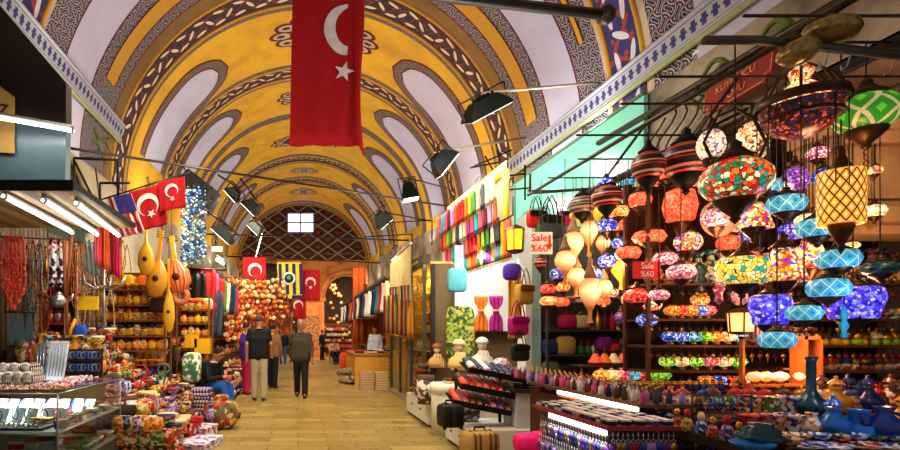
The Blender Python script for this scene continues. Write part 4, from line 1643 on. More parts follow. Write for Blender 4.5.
# slanting poles and a pair of silver-blue ties
for i, (a, b) in enumerate((((64, 240), (68, 350)), ((72, 236), (66, 300)))):
    pa, pb = P(a[0], a[1], 6.2), P(b[0], b[1], 6.2)
    tag(put('wooden_pole', MB().tube([(0, 0, 0), pb - pa], 0.022, 8), plain('#8a4a26', 0.6), None, pa), ('long' if i == 0 else 'short') + ' reddish wooden pole standing right of the red shelves', 'pole')
for i in range(3):
    tag(put('silk_tie', MB().sheet(lambda s, t: (-0.03 + 0.06 * s * (0.6 + t), 0.01 * math.sin(s * 6), -t * 0.45), 6, 6, 0.006), plain('#8fa3a3', 0.35), None, P(86 + i * 4.5, 238 + i * 2, 6.6)), 'shiny grey-green silk tie hanging under the tube lamps', 'tie', 'shiny grey-green ties')
# vivid strips of cloth under the third tube
for i, c in enumerate(('pink', 'coral', 'red', 'orange', 'coral', 'maroon', 'red', 'magenta', 'orange')):
    p = P(96 + i * 3.1, 212 + i * 2.4, 6.3 + 0.05 * i)
    good('scarf', [cmat(c), cmat('maroon')], p, '%s scarf in the vivid row hanging left of the striped flag' % c, '%s scarves left of the striped flag' % c, 0, (0.55, 0.7, 0.72))
# chrome branching candlestick
p = P(104, 285, 6.9)
t = thing('branched_candelabrum', 'many-armed chrome candelabrum over the left stall', 'candelabrum', p)
put('stem', MB().tube([(0, 0, -0.75), (0, 0, 0.25)], 0.018), STEEL, t)
for i in range(8):
    a = i * PI / 4
    put('arm', MB().tube([(0, 0, 0), (0.12 * math.cos(a), 0.12 * math.sin(a), -0.06), (0.27 * math.cos(a), 0.22 * math.sin(a), 0.02), (0.30 * math.cos(a), 0.25 * math.sin(a), 0.13)], 0.011), STEEL, t)
put('base', MB().lathe([(0, -0.78), (0.1, -0.78), (0.09, -0.75), (0.02, -0.72)], 14), STEEL, t)
# dull shiny pot, yellow paper, feather
good('teapot', [STEEL, METAL], P(59, 307, 6.2), 'dented silver pot on the middle red shelf', None, 0.3, 1.2)
tag(put('paper_packet', MB().box((-0.13, 0, -0.09), (0.13, 0.03, 0.09)), plain('#e3b61a', 0.6), None, P(88, 303, 6.6)), 'bright yellow paper packet pinned right of the red shelves', 'packet')
t = thing('feather_ornament', 'blue and yellow feathery ornament on a curved stem', 'ornament', P(77, 332, 6.3))
put('stem', MB().tube([(-0.08, 0, -0.25), (-0.09, 0, 0), (-0.02, 0, 0.16)], 0.022), plain('#d89a20', 0.5), t)
put('plume', MB().pillow((-0.03, -0.04, -0.12), (0.12, 0.04, 0.10), None, 0.4), plain('#1f4fa8', 0.6), t)

# stepped stall below, from the counter to the sitting man
STALL = plain('#3b2413', 0.7)
t = thing('stepped_display', 'stepped dark wooden stall loaded with trinkets between counter and sitting man', 'stall', (-1.22, 5.95, 0))
steps = [(0.0, 0.36, 0.14), (0.36, 0.72, 0.36), (0.72, 1.08, 0.60), (1.08, 1.44, 0.84), (1.44, 1.80, 1.08), (1.80, 2.25, 1.32)]
for a, b, h in steps:
    put('step', MB().box((-b, 1.35 if a == 0 else 0, 0), (-a, 3.0, h)), STALL, t)
kinds = [('gift_box', ['red', 'purple', 'blue', 'white', 'gold', 'maroon']), ('bowl', ['red', 'orange', 'navy', 'teal', 'cream']), ('folded_cloth', ['purple', 'red', 'navy', 'cream', 'maroon', 'green']),
         ('bottle', ['amber', 'green', 'brown', 'navy', 'lime']), ('lidded_jar', ['gold', 'orange', 'brown', 'cream', 'red']), ('vase', ['maroon', 'brown', 'teal', 'gold', 'purple']), ('pouch', ['purple', 'red', 'gold', 'green'])]
PAT = {}
for c, cols in {'red': ['#b01c1c', '#e0c090', '#701010', '#c84020'], 'purple': ['#5a2a80', '#a080b0', '#301848', '#c8a8d0'], 'navy': ['#1b2352', '#8890b0', '#101530', '#c8a040'], 'orange': ['#d8661a', '#f0c060', '#a83a10', '#e89030'],
                'cream': ['#d8c49a', '#a04030', '#e8dcc0', '#6a5030'], 'maroon': ['#651422', '#a86a50', '#380a12', '#c09a60'], 'teal': ['#1f7f80', '#a0d0c0', '#10484a', '#d0b060'], 'green': ['#3f7a34', '#a0b060', '#204018', '#c8b050'],
                'gold': ['#b98a2c', '#e8c860', '#7a5010', '#d0a040'], 'brown': ['#5d3418', '#a07040', '#301808', '#c09050'], 'blue': ['#2142a0', '#7aa0e0', '#101c58', '#d8e0f0']}.items():
    PAT[c] = patches(cols, 36, 0.5)
for si, (a, b, h) in enumerate(steps):
    for r_ in range(2):
        x = -1.22 - a - 0.10 - r_ * 0.17
        for seg in range(6):
            if si > 1 and r_ == 0:
                row(random.choice(['cushion', 'slipper', 'hand_drum', 'doll']), ['red', 'purple', 'navy', 'gold', 'cream', 'orange', 'teal', 'maroon', 'green', 'blue'], (x + 0.16, 5.97 + seg * 0.48, steps[si - 1][2] + 0.09), (x + 0.16, 6.45 + seg * 0.48, steps[si - 1][2] + 0.09), 4, 'heaped against the risers of the stepped stall', 0, 1.1, 0.01, None, 0.8, PAT)
            kd, cs = random.choice(kinds)
            y0 = 6.0 + seg * 0.48
            if si == 0 and seg < 3: continue
            row(kd, cs, (x, y0, h), (x, y0 + 0.48, h), 4, 'on the stepped stall left of the aisle', 0, random.uniform(0.85, 1.15), 0.02, None, 0.8, PAT)
# a big rummage of cords and brass curls standing on the steps
for i in range(14):
    px, py = random.uniform(112, 165), random.uniform(365, 440)
    Z = 6.1 + random.random() * 1.2
    p = P(px, py, Z)
    c = random.choice(['gold', 'red', 'green', 'brown', 'teal', 'amber'])
    mb = MB(); k = random.uniform(0.07, 0.12)
    mb.tube([(k * math.cos(j * 0.6), k * 0.4 * math.sin(j * 0.3), k * math.sin(j * 0.6)) for j in range(9)], 0.013, 6, True, 0.007)
    mb.tube([(0, 0, -0.18), (k * 0.3, 0, -0.05), (k, 0, 0)], 0.012, 6)
    tag(put('water_pipe_hose', mb, cmat(c), None, p), 'curled %s water pipe hose among the trinkets on the stepped stall' % c, 'hose', '%s curled hoses on the stepped stall' % c)
# bright items near the aisle edge
good('vase', [plain('#1fae4a', 0.2), cmat('gold')], (-1.83, 6.05, 0.14), 'bright green glass vase at the foot of the stepped stall', None, 0, 1.25)
BXP = patches(['#e0dce8', '#8a70a8', '#c0a8c8', '#f0ecf0', '#6a5a90'], 22, 0.6)
for i, (px, py, Z, W, D, H, m, lab) in enumerate(((196, 440, 6.45, 0.50, 0.62, 0.10, BXP, 'long lilac and white flat box on the floor at the foot of the stall'),
                                                  (196, 428, 7.0, 0.46, 0.42, 0.17, patches(['#e8e4ec', '#b84050', '#d8d0d8', '#8090b0'], 20, 0.6), 'white and red flat box behind the lilac box'),
                                                  (184, 415, 6.75, 0.34, 0.36, 0.27, patches(['#b8141c', '#d8c8c0', '#801010', '#c82020'], 18, 0.6), 'red and white carton topmost of the flat boxes'))):
    p = P(px, 0, Z); 
    t = thing('flat_box', lab, 'box', (p.x, p.y, 0), R(-14))
    put('box_body', MB().box((-W / 2, -D / 2, 0), (W / 2, D / 2, H - 0.02)), m, t)
    put('lid', MB().box((-W / 2 - 0.01, -D / 2 - 0.01, H - 0.03), (W / 2 + 0.01, D / 2 + 0.01, H)), m, t)
for i in range(4):
    p = P(176 + i * 6, 0, 6.85 - 0.06 * i)
    tag(put('red_slipper', MB().pillow((-0.05, -0.13, 0), (0.05, 0.13, 0.06), None, 0.3).pillow((-0.045, -0.13, 0.03), (0.045, -0.0, 0.09), None, 0.4), cmat('red'), None, (p.x, p.y, 0.262), R(30 * i)), 'bright red slipper lying on the red and white carton', 'slipper', 'red slippers on the carton')
# stack of folded textiles beside the sitting man
tx = ['#7a3a8a', '#b8a8b8', '#4a2a3a', '#a08070', '#6a3050', '#c0b0a8', '#583048', '#8a7a88']
for i, c in enumerate(reversed(tx)):
    m = stripes([c, '#d0c4c0', c, '#40303c'], 22, 0)
    o = tag(put('folded_textile', MB().pillow((-0.24, -0.17, 0), (0.24, 0.17, 0.062), None, 0.04), m, None, (-1.60 + random.uniform(-0.01, 0.01), 7.85, 0.14 + 0.058 * i + 0.0), R(random.uniform(-4, 4))),
            'purple folded textile on top of the stack beside the sitting man' if i == 7 else 'folded striped textile in the stack beside the sitting man', 'textile', None if i == 7 else 'folded textiles under the purple one')
# upper racks of yellow goods
YG = ['amber', 'yellow', 'gold', 'orange']
for (x0, x1, y, hs, place, lab) in ((-3.1, -2.05, 7.7, [0.98, 1.20, 1.42, 1.66, 1.90, 2.14], 'on the yellow goods rack', 'tall rack crowded with amber and yellow goods under the hanging lutes'),
                                   (-2.25, -1.65, 9.3, [0.9, 1.15, 1.40, 1.65, 1.9], 'on the rack behind the sitting man', 'narrow rack of small yellow goods behind the sitting man')):
    rack('goods_rack', lab, 'rack', x0, x1, y, 0.35, hs, WOOD, None, 0, 0.02, plain('#5a3a18', 0.6), max(hs) + 0.3)
    for h in hs:
        n = int((x1 - x0) / 0.13)
        row(random.choice(['pouch', 'lidded_jar', 'bowl', 'roll_x'][:3]), YG, (x0 + 0.05, y + 0.1, h), (x1 - 0.05, y + 0.1, h), n, place, 0, 1.1, 0.01, None, 0.4, PAT)
        row(random.choice(['hand_drum', 'cushion', 'pouch', 'doll']), YG + ['red', 'cream'], (x0 + 0.05, y + 0.25, h), (x1 - 0.05, y + 0.25, h), n, place, 0, 1.45, 0.01)
for j in range(2):
    row('hand_drum' if j else 'slipper', ['red', 'maroon', 'gold', 'navy', 'orange', 'purple'], (-1.50, 6.0, 0.17 * j), (-1.50, 7.2, 0.17 * j), 8, 'on the floor beside the flat boxes', 0, 1.1, 0.02, None, 1.2, PAT)
for j in range(3):
    row(random.choice(['hand_drum', 'doll', 'cushion']), ['red', 'gold', 'navy', 'orange', 'green', 'cream', 'purple'], (-2.05, 5.80 - 0.05 * j, 0.17 * j), (-1.35 - 0.12 * j, 5.80 - 0.05 * j, 0.17 * j), 7, 'piled at the counter end of the stall', 0, 1.1, 0.01, None, 0.5, PAT)
    row(random.choice(['vase', 'hand_drum', 'lidded_jar']), ['amber', 'gold', 'brown', 'red', 'teal'], (-3.3, 5.95 + 0.4 * j, 1.09 + 0.12 * j), (-2.5, 5.95 + 0.4 * j, 1.09 + 0.12 * j), 8, 'on the upper steps', 0, 1.2, 0.01, None, 0.5, PAT)
# yellow cartons and a green patterned sack by the man's back
for px, py, w, h, lab in ((192, 341, 12, 13, 'tall yellow carton above the sitting man'), (203, 346, 15, 15, 'wide yellow carton just behind the sitting man')):
    p = P(px, py, 9.0)
    tag(put('carton', MB().box((-w * 0.009, -0.1, -h * 0.009), (w * 0.009, 0.1, h * 0.009)), plain('#e0a318', 0.6), None, p), lab, 'carton')
p = P(192, 365, 8.6)
tag(put('patterned_sack', MB().pillow((-0.16, -0.14, -0.3), (0.16, 0.14, 0.22), None, 0.15), patches(['#5a8a4a', '#d8d8b0', '#306a50', '#e8e8d8'], 16, 0.8), None, p), 'green and cream patterned sack behind the back of the sitting man', 'sack')
# ground-level bundle in front of his feet
p = P(221, 0, 7.7)
t = thing('carpet_bundle', 'round bundle of orange patterned carpet bags beside the sitting man', 'bundle', (p.x, p.y, 0))
put('bundle', MB().pillow((-0.27, -0.22, 0), (0.27, 0.22, 0.44), None, 0.5), patches(['#a8501c', '#d89a40', '#6a2a10', '#c0b080', '#903020', '#506a30'], 14, 0.8), t)
put('knot', MB().pillow((-0.10, -0.10, 0.40), (0.12, 0.10, 0.52), None, 0.5), patches(['#8a3a18', '#c88a40'], 20, 0.8), t)

# ============================================================ LUTES, CHARMS
def lute(label, px, py, Z, w, h, tilt, face, stripe=None):
    p = P(px, py, Z)
    t = thing('hanging_lute', label, 'lute', p)
    W, H = w * Z / 500, h * Z / 500
    M = Matrix.Rotation(R(tilt), 4, 'Y')
    body = MB().lathe([(0, -H * 0.5), (W * 0.3, -H * 0.46), (W * 0.5, -H * 0.28), (W * 0.47, -H * 0.08), (W * 0.25, H * 0.08), (W * 0.09, H * 0.15)], 20, M @ Matrix.Diagonal((1, 0.5, 1, 1)))
    put('body', body, stripe or face, t)
    put('neck', MB().box((-W * 0.07, -0.03, H * 0.1), (W * 0.07, 0.02, H * 0.5), M), face, t)
    hd = put('head', MB().box((-W * 0.1, -0.03, H * 0.5), (W * 0.1, 0.03, H * 0.62), M), face, t)
    for k in range(3):
        put('tuning_peg', MB().tube([M @ Vector((-W * 0.2, 0, H * (0.52 + 0.04 * k))), M @ Vector((W * 0.2, 0, H * (0.52 + 0.04 * k)))], 0.008, 6), DARKWOOD, hd)
    put('sound_hole', MB().lathe([(0, 0), (W * 0.14, 0), (W * 0.14, 0.01), (0, 0.01)], 16, M @ Matrix.Translation((0, -W * 0.25, -H * 0.18)) @ Matrix.Rotation(PI / 2, 4, 'X')), DARKWOOD, t)
    put('hanging_cord', MB().tube([M @ Vector((0, 0, H * 0.6)), M @ Vector((0, 0, H * 0.6)) + Vector((0, 0, 0.45))], 0.005, 5), METAL, t)


YW = plain('#dca21c', 0.35); YW2 = plain('#c98a18', 0.35)
ST = stripes(['#c04a1c', '#e07a3a', '#a03212', '#e8945a'], 9.0, 0, True, 0.35, 'ribbed_wood')
lute('yellow lute leftmost in the hanging cluster under the red flag', 146, 250, 7.3, 17, 52, 0, YW)
lute('golden lute with a broad body in the middle of the hanging cluster', 158, 268, 7.4, 22, 60, 6, YW2)
lute('striped red-orange ribbed lute rightmost in the hanging cluster', 176, 268, 7.6, 27, 52, -8, YW, ST)
lute('long slender golden lute hanging below the striped one', 169, 300, 7.5, 12, 66, 0, YW)
hang_rail('rail carrying the lutes and blue charms', P(128, 214, 7.4), P(212, 200, 9.2), 0.014)
p = P(159, 305, 7.6)
tag(put('leather_bag', MB().pillow((-0.14, -0.06, -0.12), (0.14, 0.06, 0.12), None, 0.2), plain('#3a140c', 0.5), None, p), 'dark reddish leather bag between the lutes', 'bag')
tag(put('ring_cushion', MB().torus((0, 0, 0), 0.10, 0.045, 'Y', 20, 8), plain('#c86a4a', 0.7), None, P(181, 296, 7.6)), 'pinkish ring-shaped cushion below the striped lute', 'cushion')
# curtain of blue glass charms
EYE = [plain('#1c4fb0', 0.15), plain('#5aa8c8', 0.15), plain('#8fd0d8', 0.15), plain('#d8e8ea', 0.2), plain('#123a7a', 0.15)]
for i in range(13):
    t = thing('charm_string', 'string of blue glass eye charms in the curtain right of the red flag', 'charm string', P(182 + i * 1.9, 184 + (i % 3) * 3, 8.3 + 0.07 * i), 0, 'blue glass charm strings')
    put('cord', MB().tube([(0, 0, 0), (0, 0, -1.35)], 0.004, 4), METAL, t)
    for k in range(19):
        z = -0.04 - 0.068 * k - random.random() * 0.02
        r_ = random.uniform(0.014, 0.034)
        put('charm', MB().lathe([(0, -0.01), (r_, 0), (0, 0.01)], 10, Matrix.Translation((random.uniform(-0.012, 0.012), 0, z)) @ Matrix.Rotation(PI / 2, 4, 'X')), random.choice(EYE), t)

# ============================================================ LEFT ROW FURTHER DOWN THE HALL
def lantern_small(px, py, Z, r, m, label, group, cord=0.25):
    """round lamp with a little brass cap: a thing with three parts, copied by mesh"""
    t = thing('glass_lantern', label, 'lantern', P(px, py, Z), 0, group)
    me = lib('lantern_globe%d' % int(r * 100), [m], lambda mb: mb.lathe([(r * 0.3, -r * 0.9), (r * 0.8, -r * 0.5), (r, 0), (r * 0.8, r * 0.5), (r * 0.3, r * 0.85)], 12))
    put('shade', me, None, t)
    me = lib('lantern_cap%d' % int(r * 100), [BRASS], lambda mb: mb.lathe([(0, r * 1.35), (r * 0.15, r * 1.2), (r * 0.45, r * 0.8)], 10))
    put('cap', me, None, t)
    put('cord', lib('lantern_cord%d' % int(cord * 100), [METAL], lambda mb: mb.tube([(0, 0, r), (0, 0, r + cord)], 0.006, 4)), None, t)


LG = {'orange': mosaic(['#e8681c', '#b03c0c', '#f09a40'], 22, 0.45), 'golden': mosaic(['#f0b050', '#b87420', '#ffe0a0'], 22, 0.5), 'red': mosaic(['#c02c14', '#e86a30', '#801008'], 22, 0.45), 'cream': mosaic(['#ffe4b0', '#f0c080', '#c89050'], 22, 0.6)}
for j in range(12):
    for i in range(14):
        px = 226 + i * 4.7 + random.uniform(-1.5, 1.5) + (j % 2) * 2
        py = 281 + j * 5.2 + random.uniform(-1.5, 1.5)
        if px > 288 or (py > 318 and px > 246): continue
        c = random.choice(['orange', 'golden', 'orange', 'red', 'cream'])
        Z = 14.0 + 0.26 * i
        lantern_small(px, py, Z, 0.068 + 0.02 * random.random(), LG[c], 'small %s glass lantern in the crowded wall of lanterns far down the left row' % c, 'small %s lanterns far down the left row' % c)
bb = P(222, 275, 14.3)
lr = thing('lantern_frame', 'dark frame carrying the crowded small lanterns far down the left row', 'frame', P(222, 275, 14.0))
a0 = P(222, 275, 14.0)
be = P(292, 281, 18.0) - a0
put('backing', MB().prism([(0, -1.75), (1, -1.75), (1, 0), (0, 0)], 0.02, Matrix(((be.x, 0, 0, 0.05), (be.y, 1, 0, 0.35), (0, 0, 1, 0.05), (0, 0, 0, 1)))), patches(['#8a4418', '#b86a28', '#5a2a10', '#a03a18', '#c88a40'], 7, 0.7), lr)
for j in range(6):
    put('bar', MB().tube([P(222, 277 + 10 * j, 14.0) - a0, P(290, 281 + 9 * j, 17.6) - a0], 0.012, 5), METAL, lr)
for i in range(5):
    put('post', MB().tube([P(222 + 17 * i, 277, 14.0 + 0.9 * i) - a0, P(222 + 17 * i, 333, 14.0 + 0.9 * i) - a0], 0.014, 5), METAL, lr)
# stalls: boxy counters with goods, X from -1.35 inwards
for k, (y0, y1) in enumerate(((9.8, 12.6), (13.0, 16.4), (16.8, 20.5), (21, 25), (25.5, 30))):
    t = thing('market_stall', 'goods stall %s on the left side of the aisle' % ('just behind the sitting man', 'beside the man in the black T-shirt', 'halfway down', 'beyond the lantern wall', 'nearest the back arches')[k], 'stall', (-1.45, y0, 0))
    for a, b, h in ((0, 0.5, 0.5), (0.5, 1.0, 0.85), (1.0, 1.5, 1.2)):
        put('step', MB().box((-b, 0, 0), (-a, y1 - y0, h)), STALL, t)
    put('back_panel', MB().box((-1.6, 0, 0), (-1.55, y1 - y0, 2.7)), plain('#6a3a1a', 0.7), t)
    put('canopy', MB().box((-1.6, 0, 2.75), (-0.3, y1 - y0, 2.82)), plain('#4a3a2a', 0.7), t)
    for a, h in ((0.2, 0.5), (0.7, 0.85), (1.2, 1.2)):
        n = int((y1 - y0) / 0.3)
        kd, cs = kinds[(k + int(a * 5)) % len(kinds)]
        nm_ = ('first', 'second', 'third', 'fourth', 'farthest')[k]
        for lay in range(2):
            row(random.choice(['cushion', 'slipper', 'doll', 'book']), ['red', 'pink', 'orange', 'gold', 'cream', 'green', 'navy', 'maroon', 'purple'], (-1.25 - a, y0 + 0.1, max(0, h - 0.42) + 0.17 * lay), (-1.25 - a, y1 - 0.1, max(0, h - 0.42) + 0.17 * lay), n, 'heaped in front of the %s left stall' % nm_, 0, 1.5, 0.03, None, 0.5, PAT)
        row(kd, cs + ['pink', 'orange'], (-1.45 - a, y0 + 0.1, h), (-1.45 - a, y1 - 0.1, h), n, 'on the %s left stall' % ('first', 'second', 'third', 'fourth', 'farthest')[k], 0, 1.3, 0.03, None, 0.5, PAT)
    for i in range(int((y1 - y0) / 0.45)):
        c = random.choice(['red', 'pink', 'orange', 'magenta', 'navy', 'cream', 'green'])
        good('garment', [cmat(c), METAL], (-1.75, y0 + 0.2 + 0.45 * i, 2.74), '%s garment hanging under the canopy of the %s left stall' % (c, ('first', 'second', 'third', 'fourth', 'farthest')[k]), '%s garments in the %s left stall' % (c, ('first', 'second', 'third', 'fourth', 'farthest')[k]), R(90 + random.uniform(-25, 25)), 1.2)
for i, (px, py, Z, c, lab) in enumerate(((208, 268, 9.8, 'red', 'bright red towel hanging below the green exit sign'), (198, 272, 9.6, 'black', 'black garment hanging left of the bright red towel'),
                                         (216, 290, 10.5, 'slate', 'slate garment hanging right of the bright red towel'))):
    good('garment', [cmat(c), METAL], P(px, py, Z), lab, None, 0, (1.0, 1, 1.5))
hang_rail('rail of towels below the green exit sign', P(186, 268, 9.6), P(226, 270, 9.9), 0.02)
t = thing('exit_sign', 'small lit green sign hanging left of the far flags', 'sign', P(217, 249, 10.8))
GS = Mat('green_sign', 0.4); GS.emit('#3fe060', 1.6)
put('face', MB().box((-0.11, 0, -0.05), (0.11, 0.03, 0.05)), GS.m, t)
put('hanger', MB().tube([(0, 0.015, 0.05), (0, 0.015, 0.5)], 0.006, 5), METAL, t)
tube_light('small bright tube lamp under the green exit sign', P(216, 259, 10.6), P(224, 264, 10.6), 0.03)
tube_light('thin tube lamp far down the left row', P(262, 234, 21), P(255, 260, 26), 0.018)
# lanterns and lamps glimpsed through the back arches
for i in range(70):
    px = random.uniform(238, 296) if i < 40 else random.uniform(327, 362)
    py = random.uniform(285, 345) if i < 40 else random.uniform(285, 335)
    c = random.choice(['golden', 'orange', 'cream'])
    lantern_small(px, py, 34.2, 0.11, LG[c], 'tiny %s lantern glowing in the dark street behind the back arches' % c, 'tiny %s lanterns behind the back arches' % c, 0.4)
hs = [0.5, 0.9, 1.3, 1.7]
for x0, lab, pl in ((-3.8, 'shelves of goods behind the left back arch', 'behind the left back arch'), (1.75, 'shelves of goods behind the right back arch', 'behind the right back arch')):
    rack('goods_rack', lab, 'rack', x0, x0 + 2.6, 35.3, 0.5, hs, WOOD, None, 0, 0.04, plain('#7a4a22', 0.7), 2.2)
    for h in hs:
        row('pouch', ['cream', 'orange', 'pink', 'white', 'brown'], (x0, 35.5, h), (x0 + 2.6, 35.5, h), 10, pl, 0, 1.9)
area('far_street_light', (-1.5, 33.6, 5.2), (0, 0.5, -1), 2.0, 160, (1, 0.7, 0.4))
area('far_street_light', (3.0, 33.6, 4.6), (0, 0.5, -1), 1.5, 120, (1, 0.7, 0.4))
area('arch_uplight', (1.0, 28.5, 1.0), (0.05, 1, 0.9), 1.0, 120, (1, 0.55, 0.22))

# ============================================================ PEOPLE
def cap(mb, a, b, ra, rb, n=8):
    """tapered capsule between two joints"""
    a, b = Vector(a), Vector(b)
    mb.ball(a, ra, 12, 8)
    mb.ball(b, rb, 12, 8)
    mb.tube([a, a.lerp(b, 0.5), b], ra, 12, True, rb)


def fuse(name, mb, mat, parent, voxel=0.012, smooth=4):
    me = mb.mesh(name)
    o = bpy.data.objects.new(name, me)
    col.objects.link(o)
    m = o.modifiers.new('r', 'REMESH'); m.mode = 'VOXEL'; m.voxel_size = voxel; m.use_smooth_shade = True
    s = o.modifiers.new('s', 'SMOOTH'); s.iterations = smooth; s.factor = 0.5
    bpy.context.view_layer.update()
    me2 = bpy.data.meshes.new_from_object(o.evaluated_get(bpy.context.evaluated_depsgraph_get()))
    bpy.data.objects.remove(o)
    for p in me2.polygons: p.use_smooth = True
    return put(name, me2, mat, parent)


SKIN = plain('#b07a56', 0.55, 0, 0.06)
SKIN2 = plain('#9a6444', 0.55, 0, 0.06)


def mirror(v): return Vector((-v[0], v[1], v[2]))


def person(label, loc, rz, J, shirt, trousers, hair, shoes, s=1.0, sleeve='long', skin=SKIN, hairlen=0, belly=0.0, extra=None, vox=0.011):
    """J: joints in the figure's own frame (facing -y, z up, feet near the origin)"""
    t = thing('person', label, 'person', loc, rz)
    t.scale = (s, s, s)
    V = {k: Vector(v) for k, v in J.items()}
    hd = V['head']; nk = V['neck']
    look = Vector(J.get('look', (0, -1, 0))).normalized()
    side = look.cross(Vector((0, 0, 1))).normalized()      # the figure's right
    upv = side.cross(look).normalized()
    HM = Matrix((( side.x, -look.x, upv.x, hd.x), (side.y, -look.y, upv.y, hd.y), (side.z, -look.z, upv.z, hd.z), (0, 0, 0, 1)))
    def body():
        mb = MB()
        for dx in (-0.05, 0.05):
            cap(mb, V['pelvis'] + Vector((dx, 0, 0)), V['chest'] + Vector((dx, 0, 0)), 0.095, 0.11)
        cap(mb, V['chest'], nk - Vector((0, 0, 0.06)), 0.125, 0.07)
        cap(mb, nk - Vector((0, 0, 0.05)), hd - upv * 0.07, 0.056, 0.05)
        for a in 'LR':
            cap(mb, V['chest'] + Vector((0, 0, 0.08)), V['sh' + a], 0.08, 0.058)
            cap(mb, V['sh' + a], V['el' + a], 0.050, 0.038)
            cap(mb, V['el' + a], V['wr' + a], 0.038, 0.026)
            cap(mb, V['pelvis'], V['hip' + a], 0.10, 0.085)
            cap(mb, V['hip' + a], V['kn' + a], 0.08, 0.056)
            cap(mb, V['kn' + a], V['an' + a], 0.054, 0.036)
            cap(mb, V['an' + a], V['an' + a] + V.get('foot' + a, Vector((0, -0.14, -0.04))), 0.036, 0.03)
        # head: skull, jaw, nose, ears, lips
        mb.lathe([(0, -0.115), (0.035, -0.112), (0.058, -0.085), (0.070, -0.04), (0.078, 0.01), (0.078, 0.05), (0.062, 0.09), (0.03, 0.113), (0, 0.118)], 18, HM @ Matrix.Diagonal((1, 1.2, 1, 1)))
        mb.ball(HM @ Vector((0, -0.045, -0.085)), 0.035, 10, 8)
        mb.tube([HM @ Vector((0, -0.086, 0.012)), HM @ Vector((0, -0.108, -0.025))], 0.008, 8, True, 0.015)
        for sx in (-1, 1):
            mb.ball(HM @ Vector((sx * 0.079, 0.008, -0.01)), 0.02, 8, 6, (0.5, 0.9, 1.4))
        mb.ball(HM @ Vector((0, -0.088, -0.058)), 0.018, 8, 6, (1.3, 0.6, 0.5))
        # hands: palm, four fingers bent at the knuckle, thumb leaving the side
        for a, sg in (('L', -1), ('R', 1)):
            w = V['wr' + a]; d = V.get('hand' + a, (w - V['el' + a])).normalized()
            ac = Vector((0, -1, 0)) if abs(d.y) < 0.8 else Vector((1, 0, 0))
            if 'across' in J: ac = Vector(J['across'])
            ac = (ac - d * ac.dot(d)).normalized()
            pn = d.cross(ac).normalized()
            if pn.x * sg > 0 and abs(d.z) > 0.5: pn = -pn
            cap(mb, w, w + d * 0.075, 0.028, 0.034)
            for k, (o_, L) in enumerate(((0.030, 0.072), (0.011, 0.082), (-0.009, 0.076), (-0.028, 0.058))):
                b0 = w + d * 0.08 + ac * o_
                b1 = b0 + (d * 0.9 + pn * 0.25).normalized() * L * 0.55
                b2 = b1 + (d * 0.6 + pn * 0.8).normalized() * L * 0.5
                cap(mb, b0, b1, 0.011, 0.010)
                cap(mb, b1, b2, 0.010, 0.009)
            th = w + d * 0.03 + ac * 0.03
            t1 = th + (d * 0.6 + ac * 0.8).normalized() * 0.04
            cap(mb, th, t1, 0.013, 0.012)
            cap(mb, t1, t1 + (d * 0.95 + pn * 0.3).normalized() * 0.035, 0.011, 0.010)
        return fuse('body', mb, skin, t, vox * 0.8, 2)
    b = body()
    for sx in (-1, 1):
        put('eye', MB().ball(HM @ Vector((sx * 0.030, -0.080, 0.012)), 0.011, 8, 6), BLACK, b)
        put('eyebrow', MB().tube([HM @ Vector((sx * 0.014, -0.090, 0.032)), HM @ Vector((sx * 0.045, -0.080, 0.034))], 0.005, 6), hair[0], b)
    put('mouth', MB().tube([HM @ Vector((-0.02, -0.097, -0.056)), HM @ Vector((0, -0.1025, -0.058)), HM @ Vector((0.02, -0.097, -0.056))], 0.004, 6), plain('#7a3a30', 0.6), b)
    # shirt
    mb = MB()
    top = 0.02
    for dx in (-0.09, -0.045, 0.0, 0.045, 0.09):
        cap(mb, V['pelvis'] + Vector((dx, 0, -0.03)), V['chest'] + Vector((dx, -belly * 0.3, -0.02)), 0.126 + belly * 0.7, 0.128)
        cap(mb, V['chest'] + Vector((dx * 1.3, 0, 0.0)), V['chest'] + Vector((dx * 1.4, 0, 0.10)), 0.13, 0.10)
    cap(mb, V['chest'], nk - Vector((0, 0, 0.085)), 0.135, 0.085)
    for a in 'LR':
        cap(mb, V['chest'] + Vector((0, 0, 0.07)), V['sh' + a], 0.095, 0.074)
        e = V['el' + a]
        if sleeve == 'short':
            e = V['sh' + a].lerp(e, 0.62)
            cap(mb, V['sh' + a], e, 0.070, 0.058)
        else:
            cap(mb, V['sh' + a], e, 0.068, 0.054)
            cap(mb, e, e.lerp(V['wr' + a], 0.9), 0.053, 0.040)
    sh = fuse('shirt' if sleeve != 'jacket' else 'jacket', mb, shirt, t, vox, 3)
    put('collar', MB().torus(nk - Vector((0, 0, 0.035)), 0.066, 0.014, 'Z', 18, 6), plain('#b9c4d8', 0.7) if sleeve == 'jacket' else shirt, sh)
    mb = MB()
    for dx in (-0.05, 0.0, 0.05):
        cap(mb, V['pelvis'] + Vector((dx, 0, -0.04)), V['pelvis'] + Vector((dx, 0, 0.05)), 0.115, 0.115)
    for a in 'LR':
        cap(mb, V['pelvis'] - Vector((0, 0, 0.03)), V['hip' + a], 0.10, 0.108)
        cap(mb, V['hip' + a], V['kn' + a], 0.106, 0.082)
        cap(mb, V['kn' + a], V['an' + a], 0.081, 0.070)
    fuse('trousers', mb, trousers, t, vox, 3)
    for a in 'LR':
        mb = MB()
        f = V['an' + a] + V.get('foot' + a, Vector((0, -0.14, -0.04)))
        hl = V['an' + a] + Vector((0, 0.03, -0.045))
        f.z = hl.z = V['an' + a].z - 0.042
        cap(mb, hl, f, 0.040, 0.042)
        cap(mb, V['an' + a], hl, 0.05, 0.042)
        fuse('shoe', mb, shoes, t, 0.011, 2)
    # hair: cap over the skull, kept off the face
    mb = MB()
